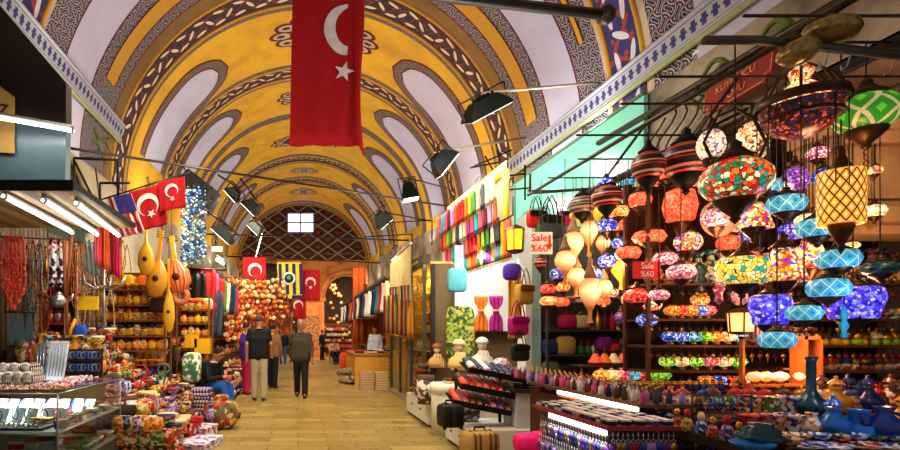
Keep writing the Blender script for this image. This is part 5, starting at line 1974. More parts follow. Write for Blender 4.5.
    def hp(x, y, z): return HM @ Vector((x, y, z))
    hm, baldness = hair
    N1, N2 = 18, 8
    th_max = [R(96 if not hairlen else 118)] 
    for j in range(N2):
        for i in range(N1):
            pass
    def surf(s_, q_):
        az = 2 * PI * s_
        front = max(0.0, -math.sin(az))           # toward the face (-y)
        lim = R(105 + 12 * hairlen) * (1 - front) + R(48) * front
        pol = R(6 if not baldness else 50 * baldness) + (lim - R(6 if not baldness else 50 * baldness)) * q_
        r_ = 1.09
        return hp(0.080 * r_ * math.sin(pol) * math.cos(az), 0.095 * r_ * math.sin(pol) * math.sin(az) + 0.004, 0.02 + 0.100 * r_ * math.cos(pol))
    put('hair', MB().sheet(surf, N1, N2, 0.012), hm, b)
    if extra:
        extra(t, V)
    return t


def stand(stride=0.0, arms=0.0, lean=0.0):
    J = {'pelvis': (0, 0, 0.96), 'chest': (0, lean, 1.27), 'neck': (0, lean, 1.50), 'head': (0, lean - 0.02, 1.645),
         'shL': (0.175, lean, 1.42), 'shR': (-0.175, lean, 1.42), 'hipL': (0.085, 0, 0.92), 'hipR': (-0.085, 0, 0.92)}
    for a, s in (('L', 1), ('R', -1)):
        f = stride * s
        J['kn' + a] = (0.095 * s, -f * 0.55 - 0.02, 0.50)
        J['an' + a] = (0.10 * s, -f, 0.085)
        J['el' + a] = (0.245 * s, lean + 0.03 + f * arms, 1.15)
        J['wr' + a] = (0.255 * s, lean - 0.05 + f * arms * 2, 0.90)
    return J


HAIRG = plain('#8a8078', 0.8); HAIRB = plain('#1d1512', 0.7); HAIRD = plain('#4a3a2c', 0.8)
JEAN = plain('#2a5290', 0.8, 0, 0.3); KHAKI = plain('#a49478', 0.8, 0, 0.15); BLK = plain('#16151a', 0.8); SHOE = plain('#181412', 0.4)
# man in black T-shirt and light jeans, seen from behind
g = P(259, 399, 10.9); g.z = 0
J = stand(0.03, 0.5)
J['elR'] = (-0.24, -0.02, 1.16); J['wrR'] = (-0.22, -0.16, 0.98)
def strap(t, V): pass
person('standing man in a black T-shirt and faded light jeans seen from behind', g, R(175), J, BLK, KHAKI, (HAIRD, 0.0), SHOE, 1.06, 'short')
# grey-haired man walking toward us
g = P(301, 397, 11.5); g.z = 0
J = stand(0.20, -0.4)
person('older grey-haired man in a dark olive shirt and black trousers walking towards us', g, R(-4), J, plain('#3c3626', 0.8, 0, 0.15), BLK, (HAIRG, 0.0), SHOE, 1.0, 'long', SKIN2, 0, 0.05)
# others further away
g = P(283, 0, 24.0); g.z = 0
person('distant person in a dark jacket and blue jeans seen beyond the two standing men', g, R(178), stand(0.05), plain('#171a26', 0.8), JEAN, (HAIRB, 0), SHOE, 1.0, 'long', vox=0.02)
g = P(272.5, 0, 13.4); g.z = 0
person('person in brown top half hidden behind the man in the black T-shirt', g, R(160), stand(0.08), plain('#7a5236', 0.8), BLK, (HAIRB, 0), SHOE, 0.97, 'long', vox=0.016)
g = P(246, 0, 12.0); g.z = 0
person('person in a purple shirt and red trousers at the left stall behind the black T-shirt', g, R(120), stand(0.02), plain('#4a2a8a', 0.8), plain('#b01f48', 0.8), (HAIRB, 0), SHOE, 0.98, 'short', vox=0.016)
g = P(293, 0, 26.5); g.z = 0
person('farthest person in a grey shirt walking beyond the older man', g, R(0), stand(0.1), plain('#5a4a40', 0.8), BLK, (HAIRD, 0), SHOE, 0.98, 'long', vox=0.024)
g = P(322, 0, 28.0); g.z = 0
person('dark-clothed person standing against the stone pier', g, R(60), stand(0.02), BLK, BLK, (HAIRB, 0), SHOE, 0.95, 'long', vox=0.024)


# seated man looking down at his hands
def sit():
    return {'pelvis': (0, 0, 0.50), 'chest': (0, -0.10, 0.79), 'neck': (0, -0.20, 0.99), 'head': (0, -0.29, 1.10), 'look': (0, -1, -0.55),
            'shL': (0.17, -0.16, 0.92), 'shR': (-0.17, -0.16, 0.92), 'elL': (0.24, -0.25, 0.67), 'elR': (-0.24, -0.25, 0.67),
            'wrL': (0.07, -0.42, 0.70), 'wrR': (-0.07, -0.42, 0.70), 'hipL': (0.09, -0.02, 0.48), 'hipR': (-0.09, -0.02, 0.48),
            'knL': (0.12, -0.44, 0.53), 'knR': (-0.10, -0.44, 0.55), 'anL': (0.11, -0.50, 0.085), 'anR': (-0.09, -0.60, 0.085), 'across': (0, 0, 1), 'handL': (-0.5, -0.6, 0), 'handR': (0.5, -0.6, 0)}


p = P(204, 0, 8.9)
st = thing('low_stool', 'low wooden stool under the sitting man', 'stool', (p.x, p.y, 0))
put('seat', MB().box((-0.18, -0.18, 0.31), (0.18, 0.18, 0.35)), WOOD, st)
for sx in (-0.14, 0.14):
    for sy in (-0.14, 0.14):
        put('leg', MB().box((sx - 0.02, sy - 0.02, 0), (sx + 0.02, sy + 0.02, 0.31)), WOOD, st)
person('young man in a black jacket and blue jeans sitting hunched over his hands', (p.x, p.y, 0), R(68), sit(), BLK, plain('#1d55a8', 0.8, 0, 0.3), (HAIRB, 0), SHOE, 1.0, 'jacket', SKIN)
t = thing('phone', 'small dark phone held by the sitting young man', 'phone', (p.x + 0.50 * math.sin(R(68)), p.y - 0.50 * math.cos(R(68)), 0.72), R(68))
put('case', MB().box((-0.035, -0.01, -0.03), (0.035, 0.0, 0.09)), BLACK, t)
# seller in white behind the wooden counter, and a seated one by the right arch
g = P(375, 0, 17.8); g.z = 0
person('seller in a white shirt standing behind the wooden counter on the right', g, R(-30), stand(0.0), plain('#c9d4e8', 0.8), BLK, (HAIRB, 0), SHOE, 0.97, 'long', vox=0.018)
p = P(333, 0, 24.5)
st = thing('low_stool', 'low stool under the person sitting before the right back arch', 'stool', (p.x, p.y, 0))
put('seat', MB().box((-0.18, -0.18, 0.31), (0.18, 0.18, 0.35)), WOOD, st)
for sx in (-0.14, 0.14):
    put('leg', MB().box((sx - 0.02, -0.14, 0), (sx + 0.02, 0.14, 0.31)), WOOD, st)
J = sit(); J['look'] = (0, -1, 0); J['head'] = (0, -0.22, 1.13)
person('person in a pinkish shirt sitting low before the right back arch', (p.x, p.y, 0), R(10), J, plain('#c08a7a', 0.8), BLK, (HAIRB, 0), SHOE, 1.0, 'long', SKIN, vox=0.022)

# ============================================================ RIGHT SIDE: FAR TO NEAR
# --- wooden counter with magazine stacks and cream banner stall (Y 13..20)
CW = plain('#c88f3c', 0.5)
t = thing('wooden_counter', 'light wooden counter in front of the seller in white', 'counter', (1.62, 14.2, 0))
put('counter_body', MB().box((0, 0.0, 0), (1.3, 2.2, 0.84)), CW, t)
put('counter_top', MB().box((-0.05, -0.05, 0.84), (1.35, 2.25, 0.90)), plain('#a06828', 0.4), t)
put('carved_panel', MB().box((0.95, -0.03, 0.1), (1.28, 0.0, 0.8)), stripes(['#8a4a1c', '#c08038', '#6a3410'], 9, 2), t)
for i, (x, m) in enumerate(((1.75, ['#b08050', '#e0d0a8', '#6a3a20']), (2.15, ['#c09058', '#704020', '#e8d8b0']))):
    for k in range(11):
        o = tag(put('magazine', MB().box((-0.16, -0.12, 0), (0.16, 0.12, 0.042)), stripes(m, 30, 2), None, (x + random.uniform(-0.01, 0.01), 12.9, k * 0.043), R(random.uniform(-3, 3))),
            'magazine in the %s stack standing before the wooden counter' % ('left' if i == 0 else 'right'), 'magazine', 'magazines in the %s stack' % ('left' if i == 0 else 'right'))
row('folded_cloth', ['grey', 'brown', 'cream', 'black'], (1.7, 14.5, 0.9), (2.8, 14.5, 0.9), 6, 'on the wooden counter', 0, 1.2)
for i in range(9):
    px = 346 + (i % 5) * 5.5; Z = 14.6 + (i // 5) * 0.8
    p = P(px, 0, Z)
    c = random.choice(['#5a5048', '#8a7a68', '#3c3a3a', '#7a6a50'])
    tag(put('rolled_rug', MB().lathe([(0, -0.34), (0.10, -0.34), (0.10, 0.34), (0, 0.34)], 14, Matrix.Translation((0, 0, 0.10)) @ Matrix.Rotation(R(80), 4, 'X')), patches([c, '#9a8a70', '#4a3a30', '#b8a890'], 15, 0.9), None, (p.x, p.y, 0.2 * (i // 5)), R(20 + 10 * (i % 3))),
        'rolled grey-brown rug in the heap on the floor right of the aisle', 'rug', 'rolled rugs on the floor')
for i, (px, c, h) in enumerate(((356, '#8a8478', 0.7), (362, '#2c3444', 0.9), (366, '#6a6460', 0.75), (350, '#c8581c', 0.9), (344, '#b8441c', 0.8))):
    p = P(px, 0, 16.2 + 0.4 * i)
    tag(put('standing_bag', MB().pillow((-0.15, -0.10, 0), (0.15, 0.10, h), None, 0.1).tube([(-0.08, 0, h * 0.95), (0, 0, h * 1.15), (0.08, 0, h * 0.95)], 0.012, 6), plain(c, 0.8), None, (p.x, p.y, 0)),
        '%s bag standing in the row left of the wooden counter' % ('pale grey', 'dark blue', 'mid grey', 'orange', 'rust-red')[i], 'bag')

# right row stalls deep in the hall: partitions, canopies and hanging goods
for k, (y0, y1, nm) in enumerate(((13.0, 16.5, 'beside the magazine stacks'), (17.0, 21.5, 'behind the seller in white'), (22, 27, 'before the right back arch'))):
    t = thing('market_stall', 'right-hand stall with hanging goods %s' % nm, 'stall', (2.9, y0, 0))
    put('back_panel', MB().box((0.6, 0, 0), (0.65, y1 - y0, 3.0)), plain('#8a5426', 0.7), t)
    put('end_panel', MB().box((0, y1 - y0 - 0.05, 0), (0.6, y1 - y0, 2.9)), plain('#b87028', 0.7), t)
    put('canopy', MB().box((-0.6, 0, 2.9), (0.65, y1 - y0, 2.98)), plain('#3a2c20', 0.7), t)
    for h in (0.5, 0.9, 1.3):
        put('shelf', MB().box((0.25, 0, h - 0.03), (0.6, y1 - y0 - 0.05, h)), WOOD, t)
        row('folded_cloth', ['orange', 'cream', 'red', 'gold', 'brown'], (3.3, y0 + 0.1, h), (3.3, y1 - 0.2, h), int((y1 - y0) / 0.35), 'on the stall %s' % nm, R(90), 1.1)
    for x in (2.45, 2.8):
        for i in range(int((y1 - y0) / 0.5)):
            c = random.choice(['red', 'slate', 'white', 'orange', 'navy', 'cream', 'teal'])
            good('garment', [cmat(c), METAL], (x, y0 + 0.2 + 0.5 * i, 2.88), '%s garment hanging in the stall %s' % (c, nm), '%s garments in the stall %s' % (c, nm), R(random.uniform(-40, 40)), 1.3)
# orange cloth drapes
for i, px in enumerate((359, 362)):
    p = P(px, 268, 20.5)
    tag(put('orange_drape', MB().sheet(lambda s, t: (-0.25 + 0.5 * s, 0.05 * math.sin(s * 14), -t * 3.1), 14, 4, 0.02), plain('#d0641c' if i else '#a84a18', 0.8), None, (p.x, p.y + 0.3 * i, p.z)), ('bright' if i else 'dark') + ' orange drape hanging beside the right back arch', 'drape')
# cream banner with dark scalloped fringe
Z = 12.6
a = P(390, 300, 12.0); b = P(411, 300, 9.8)
t = thing('hanging_banner', 'tall cream banner hanging over the scarves in the middle right', 'banner', a)
d = b - a
h0, h1 = P(390, 262, 12.0).z - a.z, P(411, 243, 9.8).z - a.z
mb = MB()
vs = [mb.bm.verts.new(v) for v in (Vector((0, 0, 0)), Vector((d.x, d.y, d.z)), Vector((d.x, d.y, h1)), Vector((0, 0, h0)))]
mb.face(vs)
vs = [mb.bm.verts.new(v + Vector((0.02, 0.02, 0))) for v in (Vector((0, 0, 0)), Vector((d.x, d.y, d.z)), Vector((d.x, d.y, h1)), Vector((0, 0, h0)))]
mb.face(vs[::-1])
bc = Mat('banner_cloth', 0.7); (x, y, z), co = bc.xyz(); n = bc.noise(2.2, co, 3)
bc.base(bc.mix((n - 0.5) * 3.0, '#d8c488', '#b8842c'))
put('cloth', mb, bc, t)
put('pole', MB().tube([(0, 0, h0), (d.x, d.y, h1)], 0.03, 8).tube([(0, 0, h0), (0.8, 0.9, h0 + 0.1)], 0.02), ALU, t)
for i in range(7):
    u = (i + 0.5) / 7
    put('tassel_cloth', MB().prism([(-0.05, 0), (0.05, 0), (0, -0.42), (-0.02, -0.42)], 0.02, Matrix.Translation(d * u + Vector((0, -0.02, 0.3))) @ Matrix.Diagonal((1, 1, 1.0, 1))), plain(['#3a3448', '#8a3a30', '#4a4a5a', '#b8862c'][i % 4], 0.8), t)
for i in range(12):
    c = ('maroon', 'gold', 'slate', 'amber')[i % 4]
    q_ = P(386 + 2.2 * i, 296 - 0.3 * i, 12.3 - 0.2 * i)
    good('scarf', [cmat(c), cmat('gold')], q_, '%s scarf hanging below the cream banner' % c, '%s scarves below the cream banner' % c, 0.3, (1.4, 1, 1.0))

# --- gold shop: glazed front, Y 9.4 .. 12.6 at X 2.3
GX = 2.35
t = thing('glazed_shopfront', 'glazed shopfront with metal posts and warm lit shelves in the middle right', 'shopfront', (GX, 9.3, 0))
for y in (0.0, 1.1, 2.2, 3.3):
    put('post', MB().box((-0.03, y - 0.03, 0), (0.03, y + 0.03, 2.75)), plain('#6a6a52', 0.35, 0.7), t)
put('header', MB().box((-0.05, -0.05, 2.75), (0.1, 3.4, 2.93)), plain('#4a3c30', 0.5), t)
put('header_lights', MB().box((-0.055, 0.3, 2.81), (-0.05, 3.1, 2.86)), plain('#c8a050', 0.4), t)
for y in (0.03, 1.13, 2.23):
    put('pane', MB().box((-0.004, y, 0.1), (0.004, y + 1.04, 2.75)), GLASS, t)
put('sill', MB().box((-0.05, 0, 0), (0.05, 3.3, 0.1)), ALU, t)
put('back_wall', MB().box((1.3, 0, 0), (1.35, 3.3, 2.8)), plain('#e0a83a', 0.6), t)
put('side_wall', MB().box((0.0, 3.32, 0), (1.35, 3.36, 2.8)), plain('#d09830', 0.6), t)
put('soffit', MB().box((0, 0, 2.76), (1.35, 3.3, 2.8)), plain('#e8c070', 0.6), t)
area('shop_light', (GX + 0.7, 10.9, 2.72), (-0.2, 0.45, -1), 1.0, 380, (1, 0.8, 0.38), 2.8)
for h in (0.7, 1.1, 1.5, 1.9, 2.3):
    put('shelf', MB().box((0.35, 0.1, h - 0.02), (1.25, 3.2, h)), plain('#d8c89a', 0.2), t)
    for xx in (0.5, 0.9):
        row(random.choice(['lidded_jar', 'cup', 'pouch', 'vase']), ['yellow', 'gold', 'amber', 'cream'], (GX + xx, 9.5, h), (GX + xx, 12.4, h), 9, 'on the glowing shelves of the glazed shop', 0, 1.2)
for i in range(9):
    good('bead_necklace', [cmat('yellow'), METAL], (GX + 0.12, 9.6 + 0.33 * i, 2.7), 'yellow bead strand hanging inside the glazed shopfront', 'yellow bead strands in the glazed shop', R(90), (1.8, 1, 2.2))

# --- partition pillars and bag shop (Y 6.6 .. 9.2)
t = thing('shop_partition', 'slim dark-edged pale partition between the glazed shop and the scarf stall', 'partition', (2.45, 8.95, 0))
put('panel', MB().box((0, 0, 0), (1.8, 0.06, 2.7)), plain('#6a563a', 0.6), t)
put('edge_post', MB().box((-0.06, -0.03, 0), (0.0, 0.09, 2.7)), plain('#2c2a24', 0.5), t)
SW = plain('#d5d6cf', 0.5)
t = thing('white_wall_board', 'plain white board behind the tied curtains in the scarf stall', 'board', (2.75, 8.75, 1.5))
put('board', MB().box((0, 0, 0), (1.3, 0.04, 1.5)), SW, t)
area('stall_light', (3.1, 7.9, 2.75), (0, 0.5, -1), 0.8, 30, (1, 0.97, 0.9))
# hats, green pattern frame
tag(put('green_patterned_cushion', MB().pillow((-0.24, -0.08, 0), (0.24, 0.08, 0.95), None, 0.05), patches(['#4a6a1c', '#8aa03a', '#2c4410', '#c0b050'], 22, 0.8), None, (P(460, 0, 8.5).x, 8.5, 0.98)), 'tall green speckled cushion standing in the scarf stall', 'cushion')
tag(put('teal_handbag', MB().pillow((-0.16, -0.06, -0.5), (0.16, 0.06, -0.1), None, 0.1).tube([(-0.1, 0, -0.14), (0, 0, 0.08), (0.1, 0, -0.14)], 0.012, 6), plain('#4f9aa8', 0.6), None, P(457, 262, 8.2)), 'grey-teal handbag hanging under the scarf frame', 'handbag')
# tied curtains
for px, c, nm in ((481, '#d8782c', 'orange-brown'), (496, '#a01f78', 'purple')):
    p = P(px, 296, 7.9)
    t = thing('tied_curtain', '%s curtain tied at the waist on the white board' % nm, 'curtain', p)
    put('cloth', MB().sheet(lambda s, q: ((-0.5 + s) * (0.20 * (1 - 0.75 * math.exp(-((q - 0.42) / 0.16) ** 2)) + 0.02), 0.02 * math.sin(s * 20), -q * 0.56), 16, 16, 0.01), plain(c, 0.7), t)
    put('tie', MB().torus((0, 0, -0.235), 0.045, 0.014, 'Z', 14, 6), plain('#e0b060', 0.5), t)
# scarf display frame with yellow border (along the hall)
a, b = P(447, 214, 10.0), P(506, 170, 7.25)
t = thing('scarf_display_frame', 'large yellow-framed display hung with three rows of bright scarves', 'display frame', a)
d = b - a
BORD = Mat('lit_border', 0.4); BORD.base(BORD.mix(0.0, '#e0c83a', '#e0c83a')); BORD.emit('#e8c838', 0.2)
zt0, zt1 = 0.0, d.z
def FP(u, dz): return Vector((d.x * u, d.y * u, d.z * u - dz))
drop = a.z - P(447, 262, 10.0).z
put('border', MB().tube([FP(0, 0), FP(1, 0)], 0.045, 4).tube([FP(0, 0), FP(0, drop * 1.1)], 0.03, 4).tube([FP(1, 0), FP(1, drop * 0.95)], 0.045, 4), BORD, t)
put('backing', MB().prism([(0, 0), (1, 0), (1, 1), (0, 1)], 0.02, Matrix(((d.x, 0.0, 0, 0.06), (d.y, 1.0, 0, 0.03), (d.z, 0, -drop, 0), (0, 0, 0, 1)))), plain('#d8d4a8', 0.6), t)
put('roof_board', MB().prism([(0, 0.02), (1, 0.02), (1, 0.14), (0, 0.14)], 0.05, Matrix(((d.x, 0.3, 0, 0), (d.y, 0.3, 0, 0), (d.z, 0, 1, 0), (0, 0, 0, 1)))), plain('#c8a878', 0.7), t)
text('STTY', 0.16, DARKWOOD, t, FP(0.62, -0.16), (PI / 2, 0, math.atan2(d.y, d.x) + PI))
VIV = ['pink', 'cream', 'red', 'turquoise', 'slate', 'red', 'pink', 'white', 'orange', 'maroon', 'cream', 'lime', 'lilac', 'magenta', 'green', 'coral']
for r_ in range(3):
    for i in range(15):
        u = (i + 0.5) / 15
        c = VIV[(i * 3 + r_ * 5) % 16]
        pp = a + FP(u, 0.08 + r_ * 0.30) + Vector((-0.05 - 0.04 * (3 - r_), -0.03, 0))
        good('scarf', [cmat(c), cmat(c)], pp, '%s scarf in the %s row of the yellow-framed display' % (c, ('top', 'middle', 'bottom')[r_]), '%s scarves in the %s row of the display' % (c, ('top', 'middle', 'bottom')[r_]), math.atan2(d.y, d.x), (1.7, 1.2, 0.42))
for i in range(16):
    u = (i + 0.5) / 16
    c = ['lilac', 'orange', 'cream', 'magenta', 'turquoise', 'coral', 'slate', 'lime', 'yellow', 'green', 'purple'][(i * 4) % 11]
    pp = P(462 + 49 * u, 242 - 25 * u, 8.9 - 2.0 * u)
    good('scarf', [cmat(c), cmat('gold')], pp, '%s long scarf on the rail under the yellow-framed display' % c, '%s long scarves under the display' % c, math.atan2(d.y, d.x), (2.0, 1.2, 0.62))
hang_rail('rail of long scarves under the yellow-framed display', P(460, 243, 9.0), P(513, 215, 6.8), 0.012)
t = thing('cabinet_lamp', 'bright white striplight inside the scarf stall', 'striplight', P(487, 258, 7.9))
put('tube', MB().box((-0.14, 0, 0), (0.14, 0.03, 0.05)), TUBE.m, t)
put('cord', MB().tube([(0, 0.01, 0.05), (0, 0.01, 0.5)], 0.006, 5), METAL, t)
# glass lantern with amber glow on a bracket
def box_lantern(label, px, py, Z, w, h, m, cord=0.3):
    t = thing('box_lantern', label, 'lantern', P(px, py, Z))
    W, H = w * Z / 1000, h * Z / 1000
    put('glow_glass', MB().lathe([(W * 0.85, -H * 0.8), (W * 0.95, H * 0.75)], 6, None, False), m, t)
    put('roof', MB().lathe([(W * 1.15, H * 0.75), (W * 0.8, H * 0.95), (W * 0.3, H * 1.15), (0, H * 1.25)], 6, None, False), DARKBRASS, t)
    put('base', MB().lathe([(W * 1.05, -H * 0.8), (W * 0.7, -H * 1.0), (0, -H * 1.1)], 6, None, False), DARKBRASS, t)
    for k in range(6):
        a_ = k * PI / 3
        put('rib', MB().tube([(W * math.cos(a_) * 0.9, W * math.sin(a_) * 0.9, -H * 0.8), (W * math.cos(a_), W * math.sin(a_), H * 0.75)], W * 0.06, 5), DARKBRASS, t)
    put('cord', MB().tube([(0, 0, H * 1.2), (0, 0, H * 1.2 + cord)], 0.008, 5), METAL, t)
    return t
AMB = Mat('amber_glass', 0.4); AMB.emit('#ffb020', 2.0); AMB.base(AMB.mix(0.0, '#e09a20', '#e09a20'))
box_lantern('hexagonal amber lantern hanging between scarf frame and sale sign', 515, 240, 6.4, 18, 26, AMB, 0.5)
tag(put('purple_cloth_bundle', MB().pillow((-0.12, -0.08, -0.12), (0.12, 0.08, 0.12), None, 0.4), plain('#4a2aa0', 0.7), None, P(512, 272, 7.0)), 'violet cloth bundle hanging under the amber lantern', 'bundle')
tag(put('yellow_cloth', MB().sheet(lambda s, q: (-0.1 + 0.2 * s, 0.02 * math.sin(s * 9), -q * 0.9), 8, 6, 0.01), plain('#d89a2c', 0.7), None, P(515, 276, 7.2)), 'yellow shawl hanging beneath the violet bundle', 'shawl')
hang_rail('rail of handbags in front of the teal panel', P(530, 193, 6.6), P(632, 186, 6.2), 0.02)
hb = [(536, 196, 'red', 'narrow red handbag hanging at the left end of the rail', 0.9), (550, 196, 'slate', 'slate grey handbag hanging second on the rail', 1.2), (565, 200, 'magenta', 'small magenta handbag on the rail beside the grey one', 0.7), (545, 205, 'green', 'grey-green handbag hanging before the teal panel', 0.9)]
for px, py, c, lab, s in hb:
    good('handbag', [cmat(c), BLACK], P(px, py, 6.45), lab, None, 0.2, s)
good('handbag', [plain('#a8186a', 0.5), plain('#7a1050', 0.5)], P(518, 300, 6.7), 'glossy magenta handbag hanging at the stall corner', None, 0.3, 1.05)
good('handbag', [plain('#1c1a1a', 0.5), BLACK], P(520, 330, 6.6), 'black handbag hanging below the magenta one', None, 0.2, 0.9)
good('handbag', [plain('#c8983c', 0.6), WOOD], P(524, 268, 6.9), 'straw-coloured handbag above the magenta one', None, 0.5, 1.1)
# glass edged white column
t = thing('display_column', 'pale teal glass-edged column between the handbags and lamp shop', 'column', (P(532, 0, 7.3).x, 7.3, 0))
put('column', MB().box((0, 0, 0), (0.13, 0.3, 3.3)), plain('#8fb5b0', 0.3), t)
put('white_face', MB().box((-0.09, 0.0, 0), (-0.001, 0.28, 3.2)), plain('#dfe8e6', 0.4), t)
# mannequin heads with turbans
def mannequin(px, py, Z, c1, c2, lab, s=1.0):
    p = P(px, py, Z)
    t = thing('mannequin_bust', lab, 'mannequin', p)
    t.scale = (s, s, s)
    put('bust', MB().lathe([(0.0, 0), (0.19, 0.0), (0.20, 0.06), (0.17, 0.15), (0.08, 0.22), (0.05, 0.25), (0.045, 0.32)], 18, Matrix.Diagonal((1, 0.7, 1, 1))), plain(c1, 0.7), t)
    put('head', MB().ball((0, 0, 0.37), 0.085, 14, 10, (0.9, 1, 1.2)), plain('#d8c0a0', 0.5), t)
    put('turban', MB().lathe([(0.088, 0.39), (0.105, 0.42), (0.09, 0.47), (0.04, 0.50), (0, 0.505)], 16).torus((0, 0, 0.42), 0.085, 0.022, 'Z', 18, 8), plain(c2, 0.7), t)
    put('draped_scarf', MB().sheet(lambda s, q: (0.07 * math.cos(s * 6) * (1 + q * 1.5), -0.10 - 0.03 * math.sin(s * 9) + 0.05 * (1 - q), 0.27 - 0.30 * q), 14, 6, 0.012), stripes([c1, c2, c1, '#c8b8a0'], 18, 0), t)
mannequin(482, 366, 7.4, '#d8d8cc', '#e0e0d8', 'mannequin bust wrapped in white scarf and turban', 0.85)
mannequin(459, 368, 8.2, '#d8b460', '#e0c890', 'mannequin bust wrapped in pale gold scarf', 0.95)
mannequin(437, 366, 8.8, '#c89a5a', '#a05a3a', 'mannequin bust in brown and ochre scarf near the glazed shop', 0.8)

# low white cabinets along the aisle
WC = plain('#dedad0', 0.5)
for y0, y1, h, lab in ((7.75, 9.3, 0.37, 'farther low white cabinet beside the aisle with hats on top'), (5.95, 6.85, 0.30, 'nearer low white cabinet carrying the suitcases')):
    t = thing('low_cabinet', lab, 'cabinet', (2.02, y0, 0))
    put('body', MB().box((0, 0, 0.04), (1.3, y1 - y0, h)), WC, t)
    put('plinth', MB().box((0.03, 0.03, 0), (1.3, y1 - y0 - 0.03, 0.04)), BLACK, t)
    put('knob', MB().ball((-0.01, (y1 - y0) * 0.3, h * 0.6), 0.015, 8, 6), METAL, t)
    put('knob', MB().ball((-0.01, (y1 - y0) * 0.7, h * 0.6), 0.015, 8, 6), METAL, t)
for r_ in range(2):
    for kd, cs in (('bowl', ['brown', 'maroon', 'gold', 'lime']),):
        row(kd, cs, (2.15 + 0.25 * r_, 7.85, 0.37), (2.15 + 0.25 * r_, 9.2, 0.37), 6, 'on the farther low cabinet', 0, 1.6, 0.02, None, 0.3, PAT)
row('folded_cloth', ['brown', 'maroon', 'black', 'cream'], (2.15, 8.2, 0.50), (2.4, 9.2, 0.50), 5, 'on bowls of the farther cabinet', 0, 1.0) if False else None
for i in range(5):
    o = tag(put('round_hat', MB().lathe([(0, 0), (0.10, 0), (0.105, 0.06), (0.09, 0.08), (0, 0.085)], 16), [plain(c, 0.8) for c in ('#6a3a20', '#8a5a2c', '#3a2420', '#7a2c24', '#5a4a30')][i], None, (2.2 + 0.02 * i, 9.1, 0.49 + 0.085 * i)), 'round %s felt hat in the tower on the farther low cabinet' % ('tan', 'ochre', 'dark brown', 'wine red', 'olive')[i], 'hat')
# round white drum table and patterned box behind
t = thing('drum_table', 'round white drum-shaped table draped in pale cloth', 'table', (P(447, 0, 7.35).x, 7.25, 0))
put('drum', MB().lathe([(0, 0), (0.25, 0), (0.25, 0.72), (0, 0.72)], 24), plain('#d9d2b8', 0.6), t)
put('cloth', MB().lathe([(0.0, 0.735), (0.27, 0.735), (0.275, 0.60), (0.262, 0.60)], 24), plain('#ece6d2', 0.7), t)
row('folded_cloth', ['white', 'pink', 'cream', 'lilac'], (2.15, 7.25, 0.735), (2.45, 7.3, 0.735), 2, 'on the drum table', 0, 0.9)
for px, py, c, lab in ((423, 372, 'brown', 'dark patterned hatbox left of the drum table'), (465, 375, 'pink', 'pink-lidded hatbox right of the drum table')):
    p = P(px, 0, 7.7)
    t = thing('hatbox', lab, 'box', (p.x + 0.05, 7.75, 0.372))
    put('box_body', MB().lathe([(0, 0), (0.13, 0), (0.13, 0.42), (0, 0.42)], 20), patches(['#d8d0c0', '#8a4a40', '#e8e0d0', '#4a3a3a'], 22, 0.7), t)
    put('lid', MB().lathe([(0.137, 0.38), (0.137, 0.44), (0, 0.445)], 20), plain('#c85a90' if c == 'pink' else '#5a3a2c', 0.6), t)
# suitcases
def suitcase(lab, x, y, z, w, d, h, rz, m, trim):
    t = thing('suitcase', lab, 'suitcase', (x, y, z), R(rz))
    put('shell', MB().pillow((-w / 2, -d / 2, 0.015), (w / 2, d / 2, h), None, 0.02), m, t)
    for s in (-0.3, -0.15, 0.15, 0.3):
        put('ridge', MB().tube([(w * s, -d / 2 - 0.006, 0.04), (w * s, -d / 2 - 0.012, h * 0.5), (w * s, -d / 2 - 0.006, h - 0.03), (w * s, 0, h + 0.005)], 0.012, 6), trim, t)
    put('handle', MB().tube([(-0.07, 0, h - 0.01), (-0.06, 0, h + 0.04), (0.06, 0, h + 0.04), (0.07, 0, h - 0.01)], 0.012, 6), BLACK, t)
    for s in (-1, 1):
        put('wheel', MB().lathe([(0, -0.015), (0.022, -0.015), (0.022, 0.015), (0, 0.015)], 12, Matrix.Translation((s * w * 0.35, -d * 0.3, 0.02)) @ Matrix.Rotation(PI / 2, 4, 'Y')), BLACK, t)
suitcase('tan ridged suitcase standing at the bottom centre right', P(469, 0, 6.1).x, 5.75, 0.0, 0.42, 0.25, 0.34, 12, plain('#b08a45', 0.6), plain('#5a4020', 0.6))
suitcase('black suitcase half hidden behind the tan one', P(448, 0, 6.2).x, 6.1, 0.30, 0.30, 0.22, 0.30, 8, plain('#25241f', 0.6), BLACK)
tag(put('camouflage_bag', MB().pillow((-0.18, -0.1, 0), (0.18, 0.1, 0.22), None, 0.3), patches(['#4a5a3c', '#c8b8a8', '#2c3424', '#8a4a5a', '#e0d8c8'], 20, 0.8), None, (2.22, 6.62, 0.30)), 'mottled green and white soft bag left of the black suitcase', 'bag')
